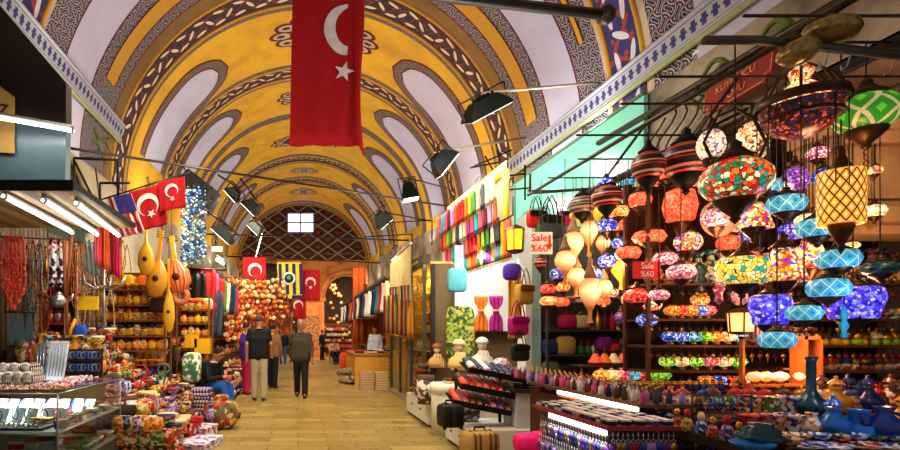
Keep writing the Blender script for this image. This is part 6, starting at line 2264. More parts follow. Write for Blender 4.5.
# shelves of folded scarves, three sloping black trays
t = thing('scarf_shelf_stand', 'black stand of three sloping trays filled with folded bright scarves', 'stand', P(484, 0, 6.3) * 1.0)
t.location = (P(484, 0, 6.3).x, 6.3, 0)
TRZ = [(0.98, 0.10), (0.78, 0.0), (0.58, -0.08)]
for k, (h, off) in enumerate(TRZ):
    M = Matrix.Translation((off, 0, h)) @ Matrix.Rotation(R(11), 4, 'Y') @ Matrix.Rotation(R(14), 4, 'X')
    put('tray', MB().box((-0.36, -0.2, -0.02), (0.36, 0.2, 0.0), M).box((-0.36, -0.21, -0.02), (0.36, -0.2, 0.05), M), BLACK, t)
put('post', MB().box((-0.3, 0.2, 0), (-0.27, 0.23, 1.0)), BLACK, t)
put('post', MB().box((0.27, 0.2, 0), (0.30, 0.23, 1.0)), BLACK, t)
cc_ = [['navy', 'grey', 'black', 'slate', 'white', 'navy'], ['brown', 'coral', 'red', 'pink', 'coral', 'black'], ['brown', 'orange', 'purple', 'coral', 'pink', 'black']]
for k, (h, off) in enumerate(TRZ):
    for i in range(8):
        for j in range(2):
            M = Matrix.Translation((off, 0, h)) @ Matrix.Rotation(R(11), 4, 'Y') @ Matrix.Rotation(R(14), 4, 'X')
            c = random.choice(cc_[k])
            p = Vector((P(484, 0, 6.3).x, 6.3, 0)) + M @ Vector((-0.31 + 0.088 * i, -0.10 + 0.17 * j, 0.003))
            o = good('rolled_scarf', [cmat(c), cmat('cream' if c != 'white' else 'grey')], p, '%s rolled scarf in the %s sloping black tray' % (c, ('top', 'middle', 'lowest')[k]), '%s rolled scarves in the %s tray' % (c, ('top', 'middle', 'lowest')[k]), 0, 1.0)
            o.rotation_euler = (R(14), R(11), 0)
row('gift_box', ['navy', 'brown', 'red', 'black', 'grey'], (2.75, 6.0, 1.0), (3.3, 6.1, 1.0), 5, 'x') if False else None
# white pedestal beside, with cloths on top, and a pink bag and pole
p = P(528, 0, 6.2)
t = thing('white_pedestal', 'plain white pedestal cabinet right of the scarf trays', 'pedestal', (p.x, 6.15, 0))
put('body', MB().box((-0.20, -0.1, 0), (0.20, 0.3, 0.74)), plain('#c8c9cc', 0.5), t)
put('dark_top', MB().box((-0.26, -0.14, 0.74), (0.24, 0.32, 0.78)), plain('#3a2420', 0.5), t)
row('folded_cloth', ['navy', 'maroon', 'black', 'brown'], (p.x - 0.15, 6.2, 0.78), (p.x + 0.15, 6.2, 0.78), 2, 'on top of the white pedestal', 0, 0.8)
mb = MB()
t = thing('scarf_pyramid', 'slanting pile of white and red patterned scarves above the trays', 'scarf pile', P(497, 373, 6.9))
put('pile', MB().pillow((-0.2, -0.15, -0.08), (0.2, 0.15, 0.16), Matrix.Rotation(R(-30), 4, 'Y'), 0.1), patches(['#e8e4e0', '#c03a4a', '#d8d8e0', '#3a4a7a', '#e8b0b0'], 26, 0.8), t)
t2 = thing('clear_post', 'thin white post with a pink cap at the corner of the lamp counter', 'post', (P(541, 0, 5.6).x, 5.6, 0))
put('shaft', MB().tube([(0, 0, 0), (0, 0, 0.86)], 0.022, 10), plain('#e0d8e0', 0.3), t2)
put('cap', MB().lathe([(0, 0.84), (0.05, 0.84), (0.05, 0.90), (0, 0.91)], 12), plain('#ff2a8a', 0.4), t2)
tag(put('pink_bag', MB().pillow((-0.13, -0.1, -0.1), (0.13, 0.1, 0.1), None, 0.3).pillow((0.05, -0.08, 0.02), (0.2, 0.08, 0.12), None, 0.4), plain('#ff1f7a', 0.6), None, P(527, 443, 5.2)), 'hot pink soft bag at the bottom right of the white pedestal', 'bag')

# ============================================================ LAMP SHOP
# back rack of bags (Y 7.2)
rack('metal_goods_rack', 'metal rack of bags and boxes behind the gourd lamps', 'rack', P(547, 0, 7.2).x, P(650, 0, 7.2).x, 7.2, 0.35, [0.40, 0.72, 1.15, 1.51, 1.91], plain('#5a5a5c', 0.4, 0.6), None, 0, 0.02, plain('#6a6a62', 0.6), 3.1)
def bagball(lab, px, py, w, h, c, Z=7.3):
    t = thing('round_bag', lab, 'bag', P(px, py, Z)); U = Z / 1000
    put('pouch_body', MB().pillow((-w * U, -0.09, -h * U), (w * U, 0.09, h * U), None, 0.4), plain(c, 0.7), t)
    put('strap', MB().tube([(-w * U * 0.5, 0, h * U * 0.9), (0, 0, h * U * 1.5), (w * U * 0.5, 0, h * U * 0.9)], 0.01, 6), plain(c, 0.6), t)
bagball('round magenta bag on the upper shelf of the metal rack', 567, 322, 18, 15, '#a01a4a')
bagball('round beige bag beside the magenta one', 581, 322, 16, 14, '#b8a070')
bagball('round straw bag on the third shelf of the metal rack', 565, 346, 20, 20, '#a88440')
bagball('dark blue bag left of the round straw bag', 549, 347, 14, 16, '#1c2c58')
bagball('violet bag beside the white boxes on the metal rack', 603, 344, 15, 14, '#7a1f70')
bagball('red bag right of the violet bag', 612, 348, 12, 10, '#c0202c')
bagball('grey-green rucksack on the lower shelf of the metal rack', 550, 372, 18, 22, '#4c5c50')
bagball('black rucksack beside the grey-green one', 568, 374, 22, 20, '#15181a')
bagball('yellow bag at the bottom of the metal rack', 572, 403, 16, 18, '#b89a44')
bagball('dark green bag at the bottom left of the metal rack', 557, 402, 16, 20, '#33443c')
for h, cs, n in ((1.91, ['blue', 'white', 'orange', 'brown', 'red'], 10), (1.51, ['cream', 'brown', 'gold', 'red'], 6), (1.15, ['green', 'white', 'red', 'orange', 'blue'], 9), (0.72, ['pink', 'red', 'orange', 'teal'], 8), (0.40, ['green', 'gold', 'brown'], 8)):
    x0 = P(585 if h in (1.15, 0.72, 1.51) else 550, 0, 7.2).x
    row('doll' if h in (1.15, 0.72) else 'gift_box', cs, (x0, 7.4, h), (P(648, 0, 7.2).x, 7.4, h), n, 'on the metal rack behind the gourd lamps', 0, 1.1)
for i in range(7):
    c = ('gold', 'maroon', 'red', 'cream', 'black', 'orange', 'slate')[i]
    good('bottle', [cmat(c), METAL], (P(598 + 7 * i, 0, 7.3).x, 7.3, 1.51), '%s bottle-shaped ornament on the metal rack' % c, None, 0, 1.5)
# main shelves facing us (Y 4.9)
SY = 4.9
x0, x1 = P(648, 0, SY).x, P(915, 0, SY).x
HS = [0.70, 0.90, 1.09, 1.34, 1.60, 1.95]
rack('ceramics_shelf_unit', 'wide dark shelf unit crowded with ceramics in the lamp shop', 'shelf', x0, x1, SY, 0.34, HS, plain('#4a2c16', 0.5), None, 0, 0.022, plain('#2c1a0f', 0.7), 3.0)
MO = {'green': mosaic(['#7ac81c', '#c8e860', '#3a8a10'], 40, 0.9), 'pink': mosaic(['#e04a5a', '#f0a0a0', '#c02030'], 40, 0.8), 'cream': mosaic(['#f0d890', '#e0a050', '#fff0c8'], 40, 0.9), 'orange': mosaic(['#f07a20', '#ffc050', '#d04010'], 40, 1.2),
      'blue': mosaic(['#3a6ae0', '#c8d8ff', '#1a2a90'], 40, 0.9), 'red': mosaic(['#e02a1c', '#ff8a50', '#a01010'], 40, 1.0), 'turquoise': mosaic(['#40c0c8', '#c0f0f0', '#107a90'], 40, 0.8)}
def mrow(px0, px1, h, n, cs, place, Z=SY + 0.1, scale=1.0, zone=None):
    for i in range(n):
        c = cs[i % len(cs)]
        px = px0 + (px1 - px0) * (i + 0.5) / n
        good('glass_globe_candle_holder', [BRASS, MO[c]], (P(px, 0, Z).x, Z, h), '%s mosaic glass candle holder %s' % (c, place), '%s mosaic candle holders %s' % (c, place), 0, scale)
mrow(668, 712, 1.60, 5, ['orange', 'red', 'orange', 'blue', 'pink'], 'in the orange row left of the yellow drum shade')
mrow(664, 745, 1.34, 7, ['blue', 'blue', 'turquoise', 'green', 'orange', 'cream', 'turquoise'], 'in the bluish row of the middle shelf')
mrow(660, 745, 1.09, 6, ['green', 'cream', 'green', 'pink', 'cream', 'green'], 'on the lime and pink row')
mrow(700, 750, 0.90, 4, ['orange', 'blue', 'red', 'cream'], 'on the second lowest shelf')
mrow(696, 745, 0.70, 4, ['red', 'blue', 'orange', 'red'], 'on the lowest shelf')
for h, cs in ((0.90, ['brown', 'gold', 'maroon', 'black']), (1.09, ['brown', 'gold', 'black', 'maroon']), (1.34, ['brown', 'maroon', 'gold']), (1.60, ['brown', 'black', 'gold']), (1.95, ['brown', 'maroon', 'black', 'gold'])):
    for i in range(34):
        c = random.choice(cs)
        x = x0 + (x1 - x0) * (i + 0.5) / 34
        good('keyring_pendant', [METAL, cmat(c)], (x, SY + 0.02, h - 0.022), '%s keyring pendant hanging under a shelf of the ceramics unit' % c, '%s pendants under the ceramics shelves' % c, random.uniform(-0.5, 0.5), 0.9)  # keyring copies hung under the shelves as pendants
for h, cs, kd, a_, b_, n in ((1.95, ['brown', 'cream', 'teal', 'navy', 'maroon'], 'vase', 650, 905, 22), (1.34, ['yellow', 'green', 'cream', 'lime'], 'mushroom_jar', 815, 905, 9), (1.60, ['cream', 'teal', 'maroon', 'navy'], 'bowl', 800, 905, 8),
                             (1.09, ['beige', 'cream', 'brown'], 'mushroom_jar', 812, 905, 11), (0.90, ['navy', 'white', 'coral', 'turquoise', 'red'], 'gift_box', 812, 905, 10), (1.34, ['cream', 'gold', 'maroon'], 'cup', 748, 812, 6),
                             (0.70, ['teal', 'navy', 'coral'], 'bowl', 812, 905, 8), (0.90, ['red', 'green', 'cream'], 'cup', 744, 812, 5), (1.60, ['cream', 'silver'], 'lidded_jar', 750, 800, 3)):
    row(kd, cs, (P(a_, 0, SY + 0.15).x, SY + 0.2, h), (P(b_, 0, SY + 0.15).x, SY + 0.2, h), n, 'on the %s shelf of the ceramics unit' % {1.95: 'top', 1.60: 'upper', 1.34: 'middle', 1.09: 'lower', 0.90: 'second lowest', 0.70: 'lowest'}[h], 0, 1.25, 0.01, None, 0.3, PAT)
# orange lit wooden niche
t = thing('lamp_niche', 'orange-lit wooden niche of small lamps in the middle of the ceramics', 'niche', (P(738, 0, 4.6).x, 4.45, 0.98))
W = (P(806, 0, 4.6) - P(738, 0, 4.6)).x
put('frame', MB().box((0, 0, 0), (W, 0.14, 0.02)).box((0, 0, 0.42), (W, 0.14, 0.45)).box((0, 0.1, 0), (0.02, 0.14, 0.45)).box((W - 0.02, 0, 0), (W, 0.14, 0.45)).box((W * 0.74, 0, 0), (W * 0.79, 0.14, 0.45)), plain('#b8682a', 0.6), t)
pl = bpy.data.lights.new('niche_bulb', 'POINT'); pl.energy = 9; pl.color = (1, 0.5, 0.18); pl.shadow_soft_size = 0.05
o = bpy.data.objects.new('niche_bulb', pl); o.location = (t.location.x + W * 0.4, 4.35, 1.25); col.objects.link(o)
GLO = Mat('glowing_glass', 0.3); GLO.emit('#ff6a20', 2.4)
GLW = Mat('glowing_glass_white', 0.3); GLW.emit('#ffb870', 0.9)
for px, c, nm in ((750, GLO, 'leftmost glowing orange candle lamp in the wooden niche'), (761, GLO, 'second glowing orange candle lamp in the wooden niche'), (775, GLW, 'pale glowing globe in the wooden niche'), (797, GLW, 'pale glowing globe right of the niche post')):
    good('glass_globe_candle_holder', [BRASS, c], (P(px, 0, 4.55).x, 4.50, 1.0), nm, None, 0, 0.8)

# front table with large ceramics
tb = thing('ceramics_table', 'low table crowded with blue ceramics at the bottom right', 'table', (2.75, 2.9, 0))
put('tabletop', MB().box((0, 0, 0.70), (2.4, 1.25, 0.76)), DARKWOOD, tb)
put('tier', MB().box((0, 0.75, 0.76), (2.4, 1.25, 0.84)), DARKWOOD, tb)
for x in (0.05, 2.3):
    for y in (0.05, 1.15):
        put('leg', MB().box((x, y, 0), (x + 0.05, y + 0.05, 0.70)), DARKWOOD, tb)
def ceramic(lab, cat, name, px, base_py, Z, prof, mats, h=None, extra=None, sc_=1.0):
    p = P(px, base_py, Z)
    zz = 0.842 if Z > 3.66 else 0.762
    t = thing(name, lab, cat, (p.x, Z, zz))
    put('body', MB().lathe([(r_ * sc_, z_ * sc_) for r_, z_ in prof], 24), mats[0], t)
    if extra: extra(t, mats)
    return t
BL = plain('#1560b8', 0.15, 0, 0.25); BLD = plain('#0f2f78', 0.15, 0, 0.3); DT = plain('#123c48', 0.2, 0, 0.3)
PATB = patches(['#1a3a90', '#e8e8f0', '#2a6ac0', '#c03a2a', '#f0f0f4'], 42, 0.2)
PATR = patches(['#c83a20', '#f0e0c8', '#2a3a80', '#e08030'], 42, 0.25)
PATG = patches(['#5a8a3a', '#e8d8a8', '#c03a2a', '#2a5a3a'], 50, 0.3)
PATW = patches(['#ece4d4', '#b8402c', '#2a4a90', '#e8dcc8', '#f0e8dc'], 50, 0.25)
VASEP = [(0, 0), (0.06, 0), (0.07, 0.02), (0.105, 0.08), (0.09, 0.13), (0.045, 0.17), (0.035, 0.20), (0.05, 0.225), (0.04, 0.225), (0, 0.2)]
def lid(t, m):
    put('lid', MB().lathe([(0.05, 0.225), (0.03, 0.25), (0.01, 0.265), (0.014, 0.28), (0, 0.29)], 16), m[0], t)
def handle_spout(t, m):
    put('handle', MB().tube([(0.08, 0, 0.06), (0.14, 0, 0.10), (0.11, 0, 0.17), (0.04, 0, 0.19)], 0.012, 8), m[0], t)
    put('spout', MB().tube([(-0.08, 0, 0.07), (-0.13, 0, 0.12), (-0.145, 0, 0.18)], 0.018, 8, True, 0.010), m[0], t)
ceramic('bright blue lidded ceramic pot in front centre of the ceramics table', 'pot', 'lidded_pot', 833, 432, 3.3, VASEP, [BL], None, lid, 0.92)
ceramic('bright blue ribbed ceramic jar right of the lidded blue pot', 'jar', 'ceramic_jar', 859, 432, 3.25, [(0, 0), (0.075, 0), (0.085, 0.03), (0.085, 0.09), (0.05, 0.105), (0.055, 0.12), (0.05, 0.18), (0.06, 0.20), (0, 0.2)], [plain('#1c6ac8', 0.12, 0, 0.25)])
ceramic('deep blue ceramic pitcher with handle near the right edge', 'pitcher', 'ceramic_pitcher', 884, 436, 3.2, VASEP, [BLD], None, handle_spout, 1.0)
ceramic('dark teal long-necked bottle standing tall behind the pots', 'bottle', 'long_necked_bottle', 811, 400, 3.7, [(0, 0), (0.07, 0), (0.10, 0.05), (0.10, 0.09), (0.05, 0.14), (0.028, 0.19), (0.026, 0.38), (0.04, 0.42), (0.03, 0.42), (0, 0.40)], [DT], None, None, 1.05)
ceramic('white and orange patterned vase below the long-necked bottle', 'vase', 'ceramic_vase', 812, 430, 3.35, VASEP, [patches(['#f0ead8', '#e09a50', '#d8d0c0', '#a05a30'], 40, 0.25)], None, None, 0.72)
ceramic('dark teal stacked bowl set at the lower left of the ceramics table', 'bowl', 'ceramic_bowl', 761, 442, 3.05, [(0, 0), (0.06, 0), (0.11, 0.04), (0.12, 0.07), (0.09, 0.08), (0.095, 0.11), (0.06, 0.125), (0.065, 0.145), (0, 0.15)], [DT])
ceramic('low blue bowl at the bottom edge below the stacked teal bowls', 'bowl', 'ceramic_bowl', 752, 450, 2.95, [(0, 0), (0.05, 0), (0.1, 0.03), (0.11, 0.05), (0.1, 0.05), (0, 0.02)], [BL])
for px, Z, m, lab in ((800, 3.02, PATB, 'blue and white patterned plate lying at the front of the ceramics table'), (826, 3.0, patches(['#f0f0f4', '#2a5ac0', '#e8e8f0'], 60, 0.2), 'white-rimmed patterned plate right of the blue patterned plate'), (856, 3.02, PATR, 'red patterned plate near the front right of the ceramics table'), (884, 3.0, PATW, 'cream patterned plate at the front right corner of the ceramics table')):
    ceramic(lab, 'plate', 'ceramic_plate', px, 445, Z, [(0, 0.005), (0.06, 0.0), (0.11, 0.02), (0.112, 0.026), (0.06, 0.01), (0, 0.01)], [m])
CUPP = [(0, 0), (0.065, 0), (0.065, 0.02), (0.075, 0.13), (0.082, 0.14), (0.07, 0.13), (0.055, 0.02), (0, 0.02)]
for px, Z, m, lab in ((751, 3.8, PATR, 'red patterned drum cup leftmost in the cup row'), (768, 3.75, PATG, 'wide green and cream patterned cup'), (791, 3.78, PATW, 'flower-patterned white cup left of the long-necked bottle'),
                      (752, 3.4, patches(['#c02a20', '#801810', '#d86040'], 40, 0.3), 'red patterned cup in the front cup row'), (771, 3.4, PATR, 'red and cream cup beside the front red cup'), (789, 3.42, PATW, 'cream goblet-shaped cup in the front cup row')):
    ceramic(lab, 'cup', 'painted_cup', px, 410, Z, CUPP, [m])
for px, Z, c, lab in ((836, 3.85, 'amber', 'amber glazed pot behind the bright blue lidded pot'), (848, 4.0, 'navy', 'navy pot behind the ribbed blue jar'), (868, 3.9, 'navy', 'dark blue bottle pot behind the deep blue pitcher'), (890, 4.0, 'brown', 'brown pot at the right end of the back tier'), (823, 4.05, 'brown', 'small brown pot at the back tier beside the long-necked bottle'), (905, 3.5, 'gold', 'gold-rimmed pot cut by the right edge of the picture')):
    ceramic(lab, 'pot', 'glazed_pot', px, 410, Z, VASEP, [plain(CN[c], 0.2, 0, 0.3)], None, lid, 0.9)
row('bowl', ['navy', 'coral', 'teal', 'cream', 'red', 'blue'], (2.85, 3.15, 0.762), (4.4, 3.15, 0.762), 13, 'along the front of the ceramics table', 0, 0.75, 0.02, None, 0.4, PAT)
row('bowl', ['red', 'maroon', 'navy', 'gold', 'blue'], (2.85, 3.0, 0.762), (3.0, 3.0, 0.762), 1, 'at the left front of the ceramics table', 0, 0.9, 0.02, None, 0.4, PAT)
row('lidded_jar', ['cream', 'navy', 'red', 'brown', 'teal'], (2.85, 3.95, 0.842), (5.0, 3.95, 0.842), 16, 'on the back tier of the ceramics table', 0, 1.0, 0.03, None, 0.4, PAT)
row('gift_box', ['coral', 'navy', 'red', 'cream'], (2.85, 3.5, 0.762), (3.2, 3.5, 0.762), 3, 'on the left of the ceramics table', 0, 1.0, 0.02, None, 0.4, PAT)

# lit counter of trinkets: two LED edged steps
LED = Mat('led_strip', 0.3); LED.emit('#fff2e6', 7.0)
ct = thing('lit_trinket_counter', 'stepped trinket counter edged with white light strips, red along its top', 'counter', (2.1, 3.0, 0))
put('front_body', MB().box((0, 0.38, 0), (0.45, 1.30, 0.76)), plain('#3a2a3a', 0.5), ct)
put('front_top', MB().box((-0.03, 0.35, 0.80), (0.47, 1.42, 0.83)), plain('#8a1a20', 0.4), ct)
put('light_strip', MB().box((-0.035, 0.38, 0.765), (-0.01, 1.12, 0.80)), LED.m, ct)
put('rear_body', MB().box((0.50, 0.75, 0), (0.95, 2.6, 0.83)), plain('#4a2a1a', 0.5), ct)
put('rear_top', MB().box((0.47, 0.75, 0.895), (0.97, 2.6, 0.92)), plain('#5a3a2a', 0.4), ct)
put('light_strip', MB().box((0.465, 0.8, 0.86), (0.49, 1.95, 0.893)), LED.m, ct)
put('orange_glow_riser', MB().box((0.49, 0.8, 0.83), (0.50, 2.0, 0.89)), plain('#e0702a', 0.5), ct)  # riser coloured orange for the glow under the light strip
pl = area('led_glow', (2.05, 3.7, 0.74), (-0.6, 0, -1), 0.9, 6, (1, 0.95, 0.9), 0.05)
pl = area('led_glow', (2.53, 4.3, 0.84), (-0.8, 0, -0.6), 1.2, 6, (1, 0.8, 0.6), 0.05)
for j in range(3):
    for i in range(26):
        c = random.choice(['purple', 'blue', 'silver', 'navy', 'lilac', 'gold'])
        good('keyring', [STEEL, cmat(c)], (2.085 - 0.012 * j, 3.39 + 0.036 * i, 0.76 - 0.16 * j), '%s keyring hanging in rows under the front light strip' % c, '%s keyrings under the front light strip' % c, R(90 + random.uniform(-20, 20)), 0.95)
for i in range(20):
    for j in range(5):
        c = random.choice(['navy', 'white', 'purple', 'silver', 'black'])
        good('gift_box', [cmat(c), cmat('white' if c != 'white' else 'navy')], (2.13 + 0.095 * j, 3.40 + 0.052 * i, 0.832), '%s ring box on the red-edged counter top' % c, '%s ring boxes on the red-edged counter' % c, R(random.uniform(-15, 15)), (0.42, 0.42, 0.45))
for i in range(24):
    for j in range(4):
        c = random.choice(['pink', 'lilac', 'white', 'slate', 'brown', 'navy', 'maroon'])
        good('bottle', [cmat(c), cmat('gold')], (2.62 + 0.10 * j, 3.8 + 0.105 * i, 0.922), '%s scent bottle in rows on the rear step of the lit counter' % c, '%s scent bottles on the lit counter' % c, 0, 0.6)
# tagine pots row above the counter
tr_ = thing('tagine_shelf', 'narrow shelf carrying a row of conical pots above the lit counter', 'shelf', (P(592, 0, 5.2).x, 5.2, 0))
W = (P(660, 0, 5.2) - P(592, 0, 5.2)).x
put('board', MB().box((0, 0, 0.90), (W, 0.25, 0.925)), DARKWOOD, tr_)
for x in (0.02, W - 0.04):
    put('post', MB().box((x, 0.1, 0), (x + 0.03, 0.13, 0.90)), DARKWOOD, tr_)
put('upper_board', MB().box((0, 0.18, 1.09), (W, 0.40, 1.11)), DARKWOOD, tr_)
for x in (0.02, W - 0.04):
    put('post', MB().box((x, 0.36, 0), (x + 0.03, 0.39, 1.09)), DARKWOOD, tr_)
for i in range(7):
    c = ('coral', 'orange', 'cream', 'coral', 'turquoise', 'red', 'orange')[i]
    good('tagine_pot', [cmat(c), METAL], (P(597 + 9.3 * i, 0, 5.45).x, 5.48, 1.11), '%s conical pot in the back row above the lit counter' % c, '%s conical pots in the back row' % c, 0, 0.85)
for i, c in enumerate(('orange', 'cream', 'pink', 'turquoise', 'red', 'green', 'green')):
    good('glass_globe_candle_holder', [BRASS, MO[c]], (P(600 + 10 * i, 0, 5.3).x, 5.27, 0.925), '%s mosaic candle holder in the front row above the lit counter' % c, '%s mosaic candle holders above the lit counter' % c, 0, 1.1)
# dark rack of small metal things right of the counter
nr = thing('trinket_rack', 'dark stepped rack of navy trinkets between the lit counter and ceramics', 'rack', (3.05, 4.3, 0))
for i, (y, h) in enumerate(((0, 0.70), (0.15, 0.80), (0.30, 0.92))):
    put('step', MB().box((0, y, 0), (0.95, y + 0.15, h)), plain('#1c1828', 0.5), nr)
    for j in range(15):
        c = random.choice(['navy', 'blue', 'maroon', 'purple', 'brown'])
        good('pouch', [cmat(c), cmat('gold')], (3.08 + 0.062 * j, 4.3 + y + 0.07, h), '%s small pouch on the dark trinket rack' % c, '%s small pouches on the trinket rack' % c, 0, (0.45, 0.6, 0.55))
for j in range(40):
    c = random.choice(['navy', 'blue', 'brown', 'gold', 'maroon', 'silver'])
    good('keyring', [METAL, cmat(c)], (3.06 + 0.0235 * j, 4.285, 0.70 - 0.0 - 0.10 * (j % 2)), '%s keyring hanging on the front of the dark trinket rack' % c, '%s keyrings on the trinket rack' % c, 0, 1.0)

for j in range(4):
    for i in range(13):
        c = random.choice(['navy', 'blue', 'brown', 'gold', 'purple', 'maroon'])
        good('keyring', [METAL, cmat(c)], (2.61 + 0.036 * i, 3.735, 0.89 - 0.17 * j), '%s keyring hanging on the near end of the lit counter' % c, '%s keyrings on the near end of the lit counter' % c, 0, 1.0)
for j in range(3):
    for i in range(13):
        c = random.choice(['navy', 'blue', 'red', 'gold', 'purple', 'lilac'])
        good('keyring', [STEEL, cmat(c)], (2.12 + 0.034 * i, 3.365, 0.79 - 0.16 * j), '%s keyring hanging on the near end of the red-edged counter' % c, '%s keyrings on the near end of the red-edged counter' % c, 0, 1.05)
row('doll', ['navy', 'red', 'gold', 'purple', 'blue'], (2.78, 3.0, 0.762), (2.78, 3.9, 0.762), 9, 'along the left edge of the ceramics table', 0, 0.75, 0.01, None, 0.4, PAT)
tk = thing('pendant_stand', 'small dark stand of navy and gold pendants on the left of the ceramics table', 'stand', (2.80, 3.5, 0.762))
put('base', MB().box((0, 0, 0), (0.42, 0.1, 0.02)), DARKWOOD, tk)
for z in (0.13, 0.25):
    put('bar', MB().tube([(0, 0.05, z), (0.42, 0.05, z)], 0.006), METAL, tk)
for x in (0.0, 0.42):
    put('post', MB().tube([(x, 0.05, 0), (x, 0.05, 0.26)], 0.007), METAL, tk)
for j in range(2):
    for i in range(13):
        c = random.choice(['navy', 'blue', 'gold', 'maroon', 'red'])
        good('keyring_pendant', [METAL, cmat(c)], (2.82 + 0.032 * i, 3.54, 0.762 + 0.13 + 0.12 * j), '%s keyring pendant hanging on the small dark stand' % c, '%s pendants on the small dark stand' % c, 0, 0.65)
area('pier_fill_light', (4.3, 3.2, 3.0), (1, 1.2, -0.25), 0.25, 22, (1, 0.62, 0.32))  # added orange fill light to brighten the stone pier

# --- overhead frame for the hanging lamps
ZL = [2.75, 3.0, 3.4, 3.8, 4.4, 5.0, 5.6, 6.1]
fr_ = thing('lamp_hanging_frame', 'dark overhead frame of pipes from which all the mosaic lamps hang', 'frame', (2.9, 2.6, 3.2))
for x, r_ in ((0.0, 0.02), (0.7, 0.045), (1.35, 0.025)):
    put('long_pipe', MB().tube([(x, -0.4, 0), (x, 3.7, 0)], r_, 8), METAL, fr_)
for z in ZL:
    put('cross_pipe', MB().tube([(-0.45 if z < 4.5 else -0.1, z - 2.6, 0), (1.38, z - 2.6, 0)], 0.009, 6), METAL, fr_)
put('long_pipe', MB().tube([(1.3, 0.0, 0.80), (1.3, 4.4, 0.92)], 0.035, 8), METAL, fr_)
for y in (0.4, 2.0, 3.4):
    put('stay', MB().tube([(0.7, y, 0), (1.38, y + 0.1, 0.86)], 0.016, 6), METAL, fr_)
CORD = METAL


def shade_prof(kind, w, h):
    a, b = w / 2, h / 2
    if kind == 'globe':
        return [(a * 0.35, -b), (a * 0.75, -b * 0.75), (a * 0.97, -b * 0.3), (a, 0), (a * 0.95, b * 0.35), (a * 0.72, b * 0.75), (a * 0.35, b)]
    if kind == 'cone':
        return [(a, -b), (a * 0.97, -b * 0.8), (a * 0.62, b * 0.6), (a * 0.4, b)]
    if kind == 'bell':
        return [(a, -b), (a * 0.92, -b * 0.6), (a * 0.72, 0), (a * 0.55, b * 0.5), (a * 0.4, b)]
    if kind == 'drum':
        return [(a * 0.72, -b), (a * 0.78, -b * 0.9), (a, b * 0.3), (a * 0.92, b * 0.85), (a * 0.75, b)]
    if kind == 'disc':
        return [(a * 0.3, -b), (a * 0.8, -b * 0.8), (a, 0), (a * 0.8, b * 0.8), (a * 0.3, b)]
    if kind == 'cyl':
        return [(a * 0.95, -b), (a, -b * 0.95), (a, b * 0.95), (a * 0.95, b)]
    if kind == 'gourd':
        return [(a * 0.30, -b), (a * 0.16, -b * 0.75), (a * 0.2, -b * 0.45), (a * 0.55, -b * 0.15), (a * 0.95, b * 0.2), (a, b * 0.5), (a * 0.7, b * 0.85), (a * 0.25, b)]


def lamp(label, px, py, Z, w, h, m, kind='globe', metal=DARKBRASS, tail=True, top=3.2, bail=False, cat='lamp', name='hanging_lamp'):
    W, H = w * Z / 500, h * Z / 500
    p = P(px, py, Z)
    t = thing(name, label, cat, p)
    mb = MB(); mb.lathe(shade_prof(kind, W, H), 22)
    put('lamp_shade', mb, m, t)
    s = min(W, H * 1.2)
    put('cap', MB().lathe([(W * 0.26, H * 0.48), (W * 0.30, H * 0.52), (W * 0.20, H * 0.62), (W * 0.09, H * 0.78), (W * 0.10, H * 0.86), (0.0, H * 1.0)], 14), metal, t)
    if tail:
        put('finial', MB().lathe([(W * 0.30, -H * 0.46), (W * 0.28, -H * 0.56), (W * 0.16, -H * 0.74), (W * 0.06, -H * 0.88), (W * 0.08, -H * 0.94), (0, -H * 1.06)], 14), metal, t)
    z1 = top - p.z
    if bail:
        put('bail', MB().tube([(-W * 0.36, 0, H * 0.4), (-W * 0.52, 0, H * 0.9), (-W * 0.3, 0, H * 1.5), (0, 0, H * 1.7), (W * 0.3, 0, H * 1.5), (W * 0.52, 0, H * 0.9), (W * 0.36, 0, H * 0.4)], 0.009, 8), metal, t)
    if z1 > H:
        put('cord', MB().tube([(0, 0, H * 0.98), (0, 0, max(H * 1.05, z1))], 0.0045, 5), CORD, t)
    return t


M_MULTI = mosaic(['#d81c10', '#e86a20', '#f0d8a0', '#1c7a4a', '#c01818', '#e8401c', '#2a8a80'], 24, 1.0)
M_CORAL = mosaic(['#ff5a34', '#ff8a5c', '#e83a20', '#ff7048'], 48, 1.0)
M_RED = mosaic(['#e8141c', '#ff4a30', '#b00a14', '#ff8060'], 40, 1.1)
M_ORNG = mosaic(['#ff7a1c', '#ffb050', '#e85010', '#ffcf80'], 38, 1.2)
M_BLUE = mosaic(['#1c2aa8', '#5a78e0', '#101a70', '#c8d0f8', '#2a3ac0'], 42, 0.9)
M_VIOL = mosaic(['#3a2ad0', '#6a6af0', '#2010a0', '#a8a0ff', '#4a3ae0'], 30, 1.2)
M_TEAL = lattice('#3fa8c8', '#c8ecf0', 8.0, 2.0, 0.07, 0.6, 0.3, '#2478a8', 'teal_net')
M_GREEN = lattice('#2f8a18', '#c8bc80', 6.0, 1.3, 0.16, 0.55, 0.3, '#5ac830', 'green_net')
M_GOLDNET = lattice('#ffa638', '#3a1c08', 14.0, 12.0, 0.19, 1.1, 0.3, '#ffe08a', 'gold_net')
M_YELF = mosaic(['#f0d060', '#e8c84a', '#f8e8a0', '#2a9a8a', '#e8b830'], 20, 0.9)
M_CREAM = mosaic(['#ffe0a0', '#ffc878', '#fff0d0', '#e8a050'], 34, 1.2)
M_MULT2 = mosaic(['#ff9a20', '#ffe080', '#e02a18', '#4a3ab0', '#ff6a20', '#fff0b0'], 34, 1.4)
M_PINK = mosaic(['#e8405a', '#f0b8b8', '#8a2a8a', '#ff7a60', '#f8e8e0'], 40, 0.9)
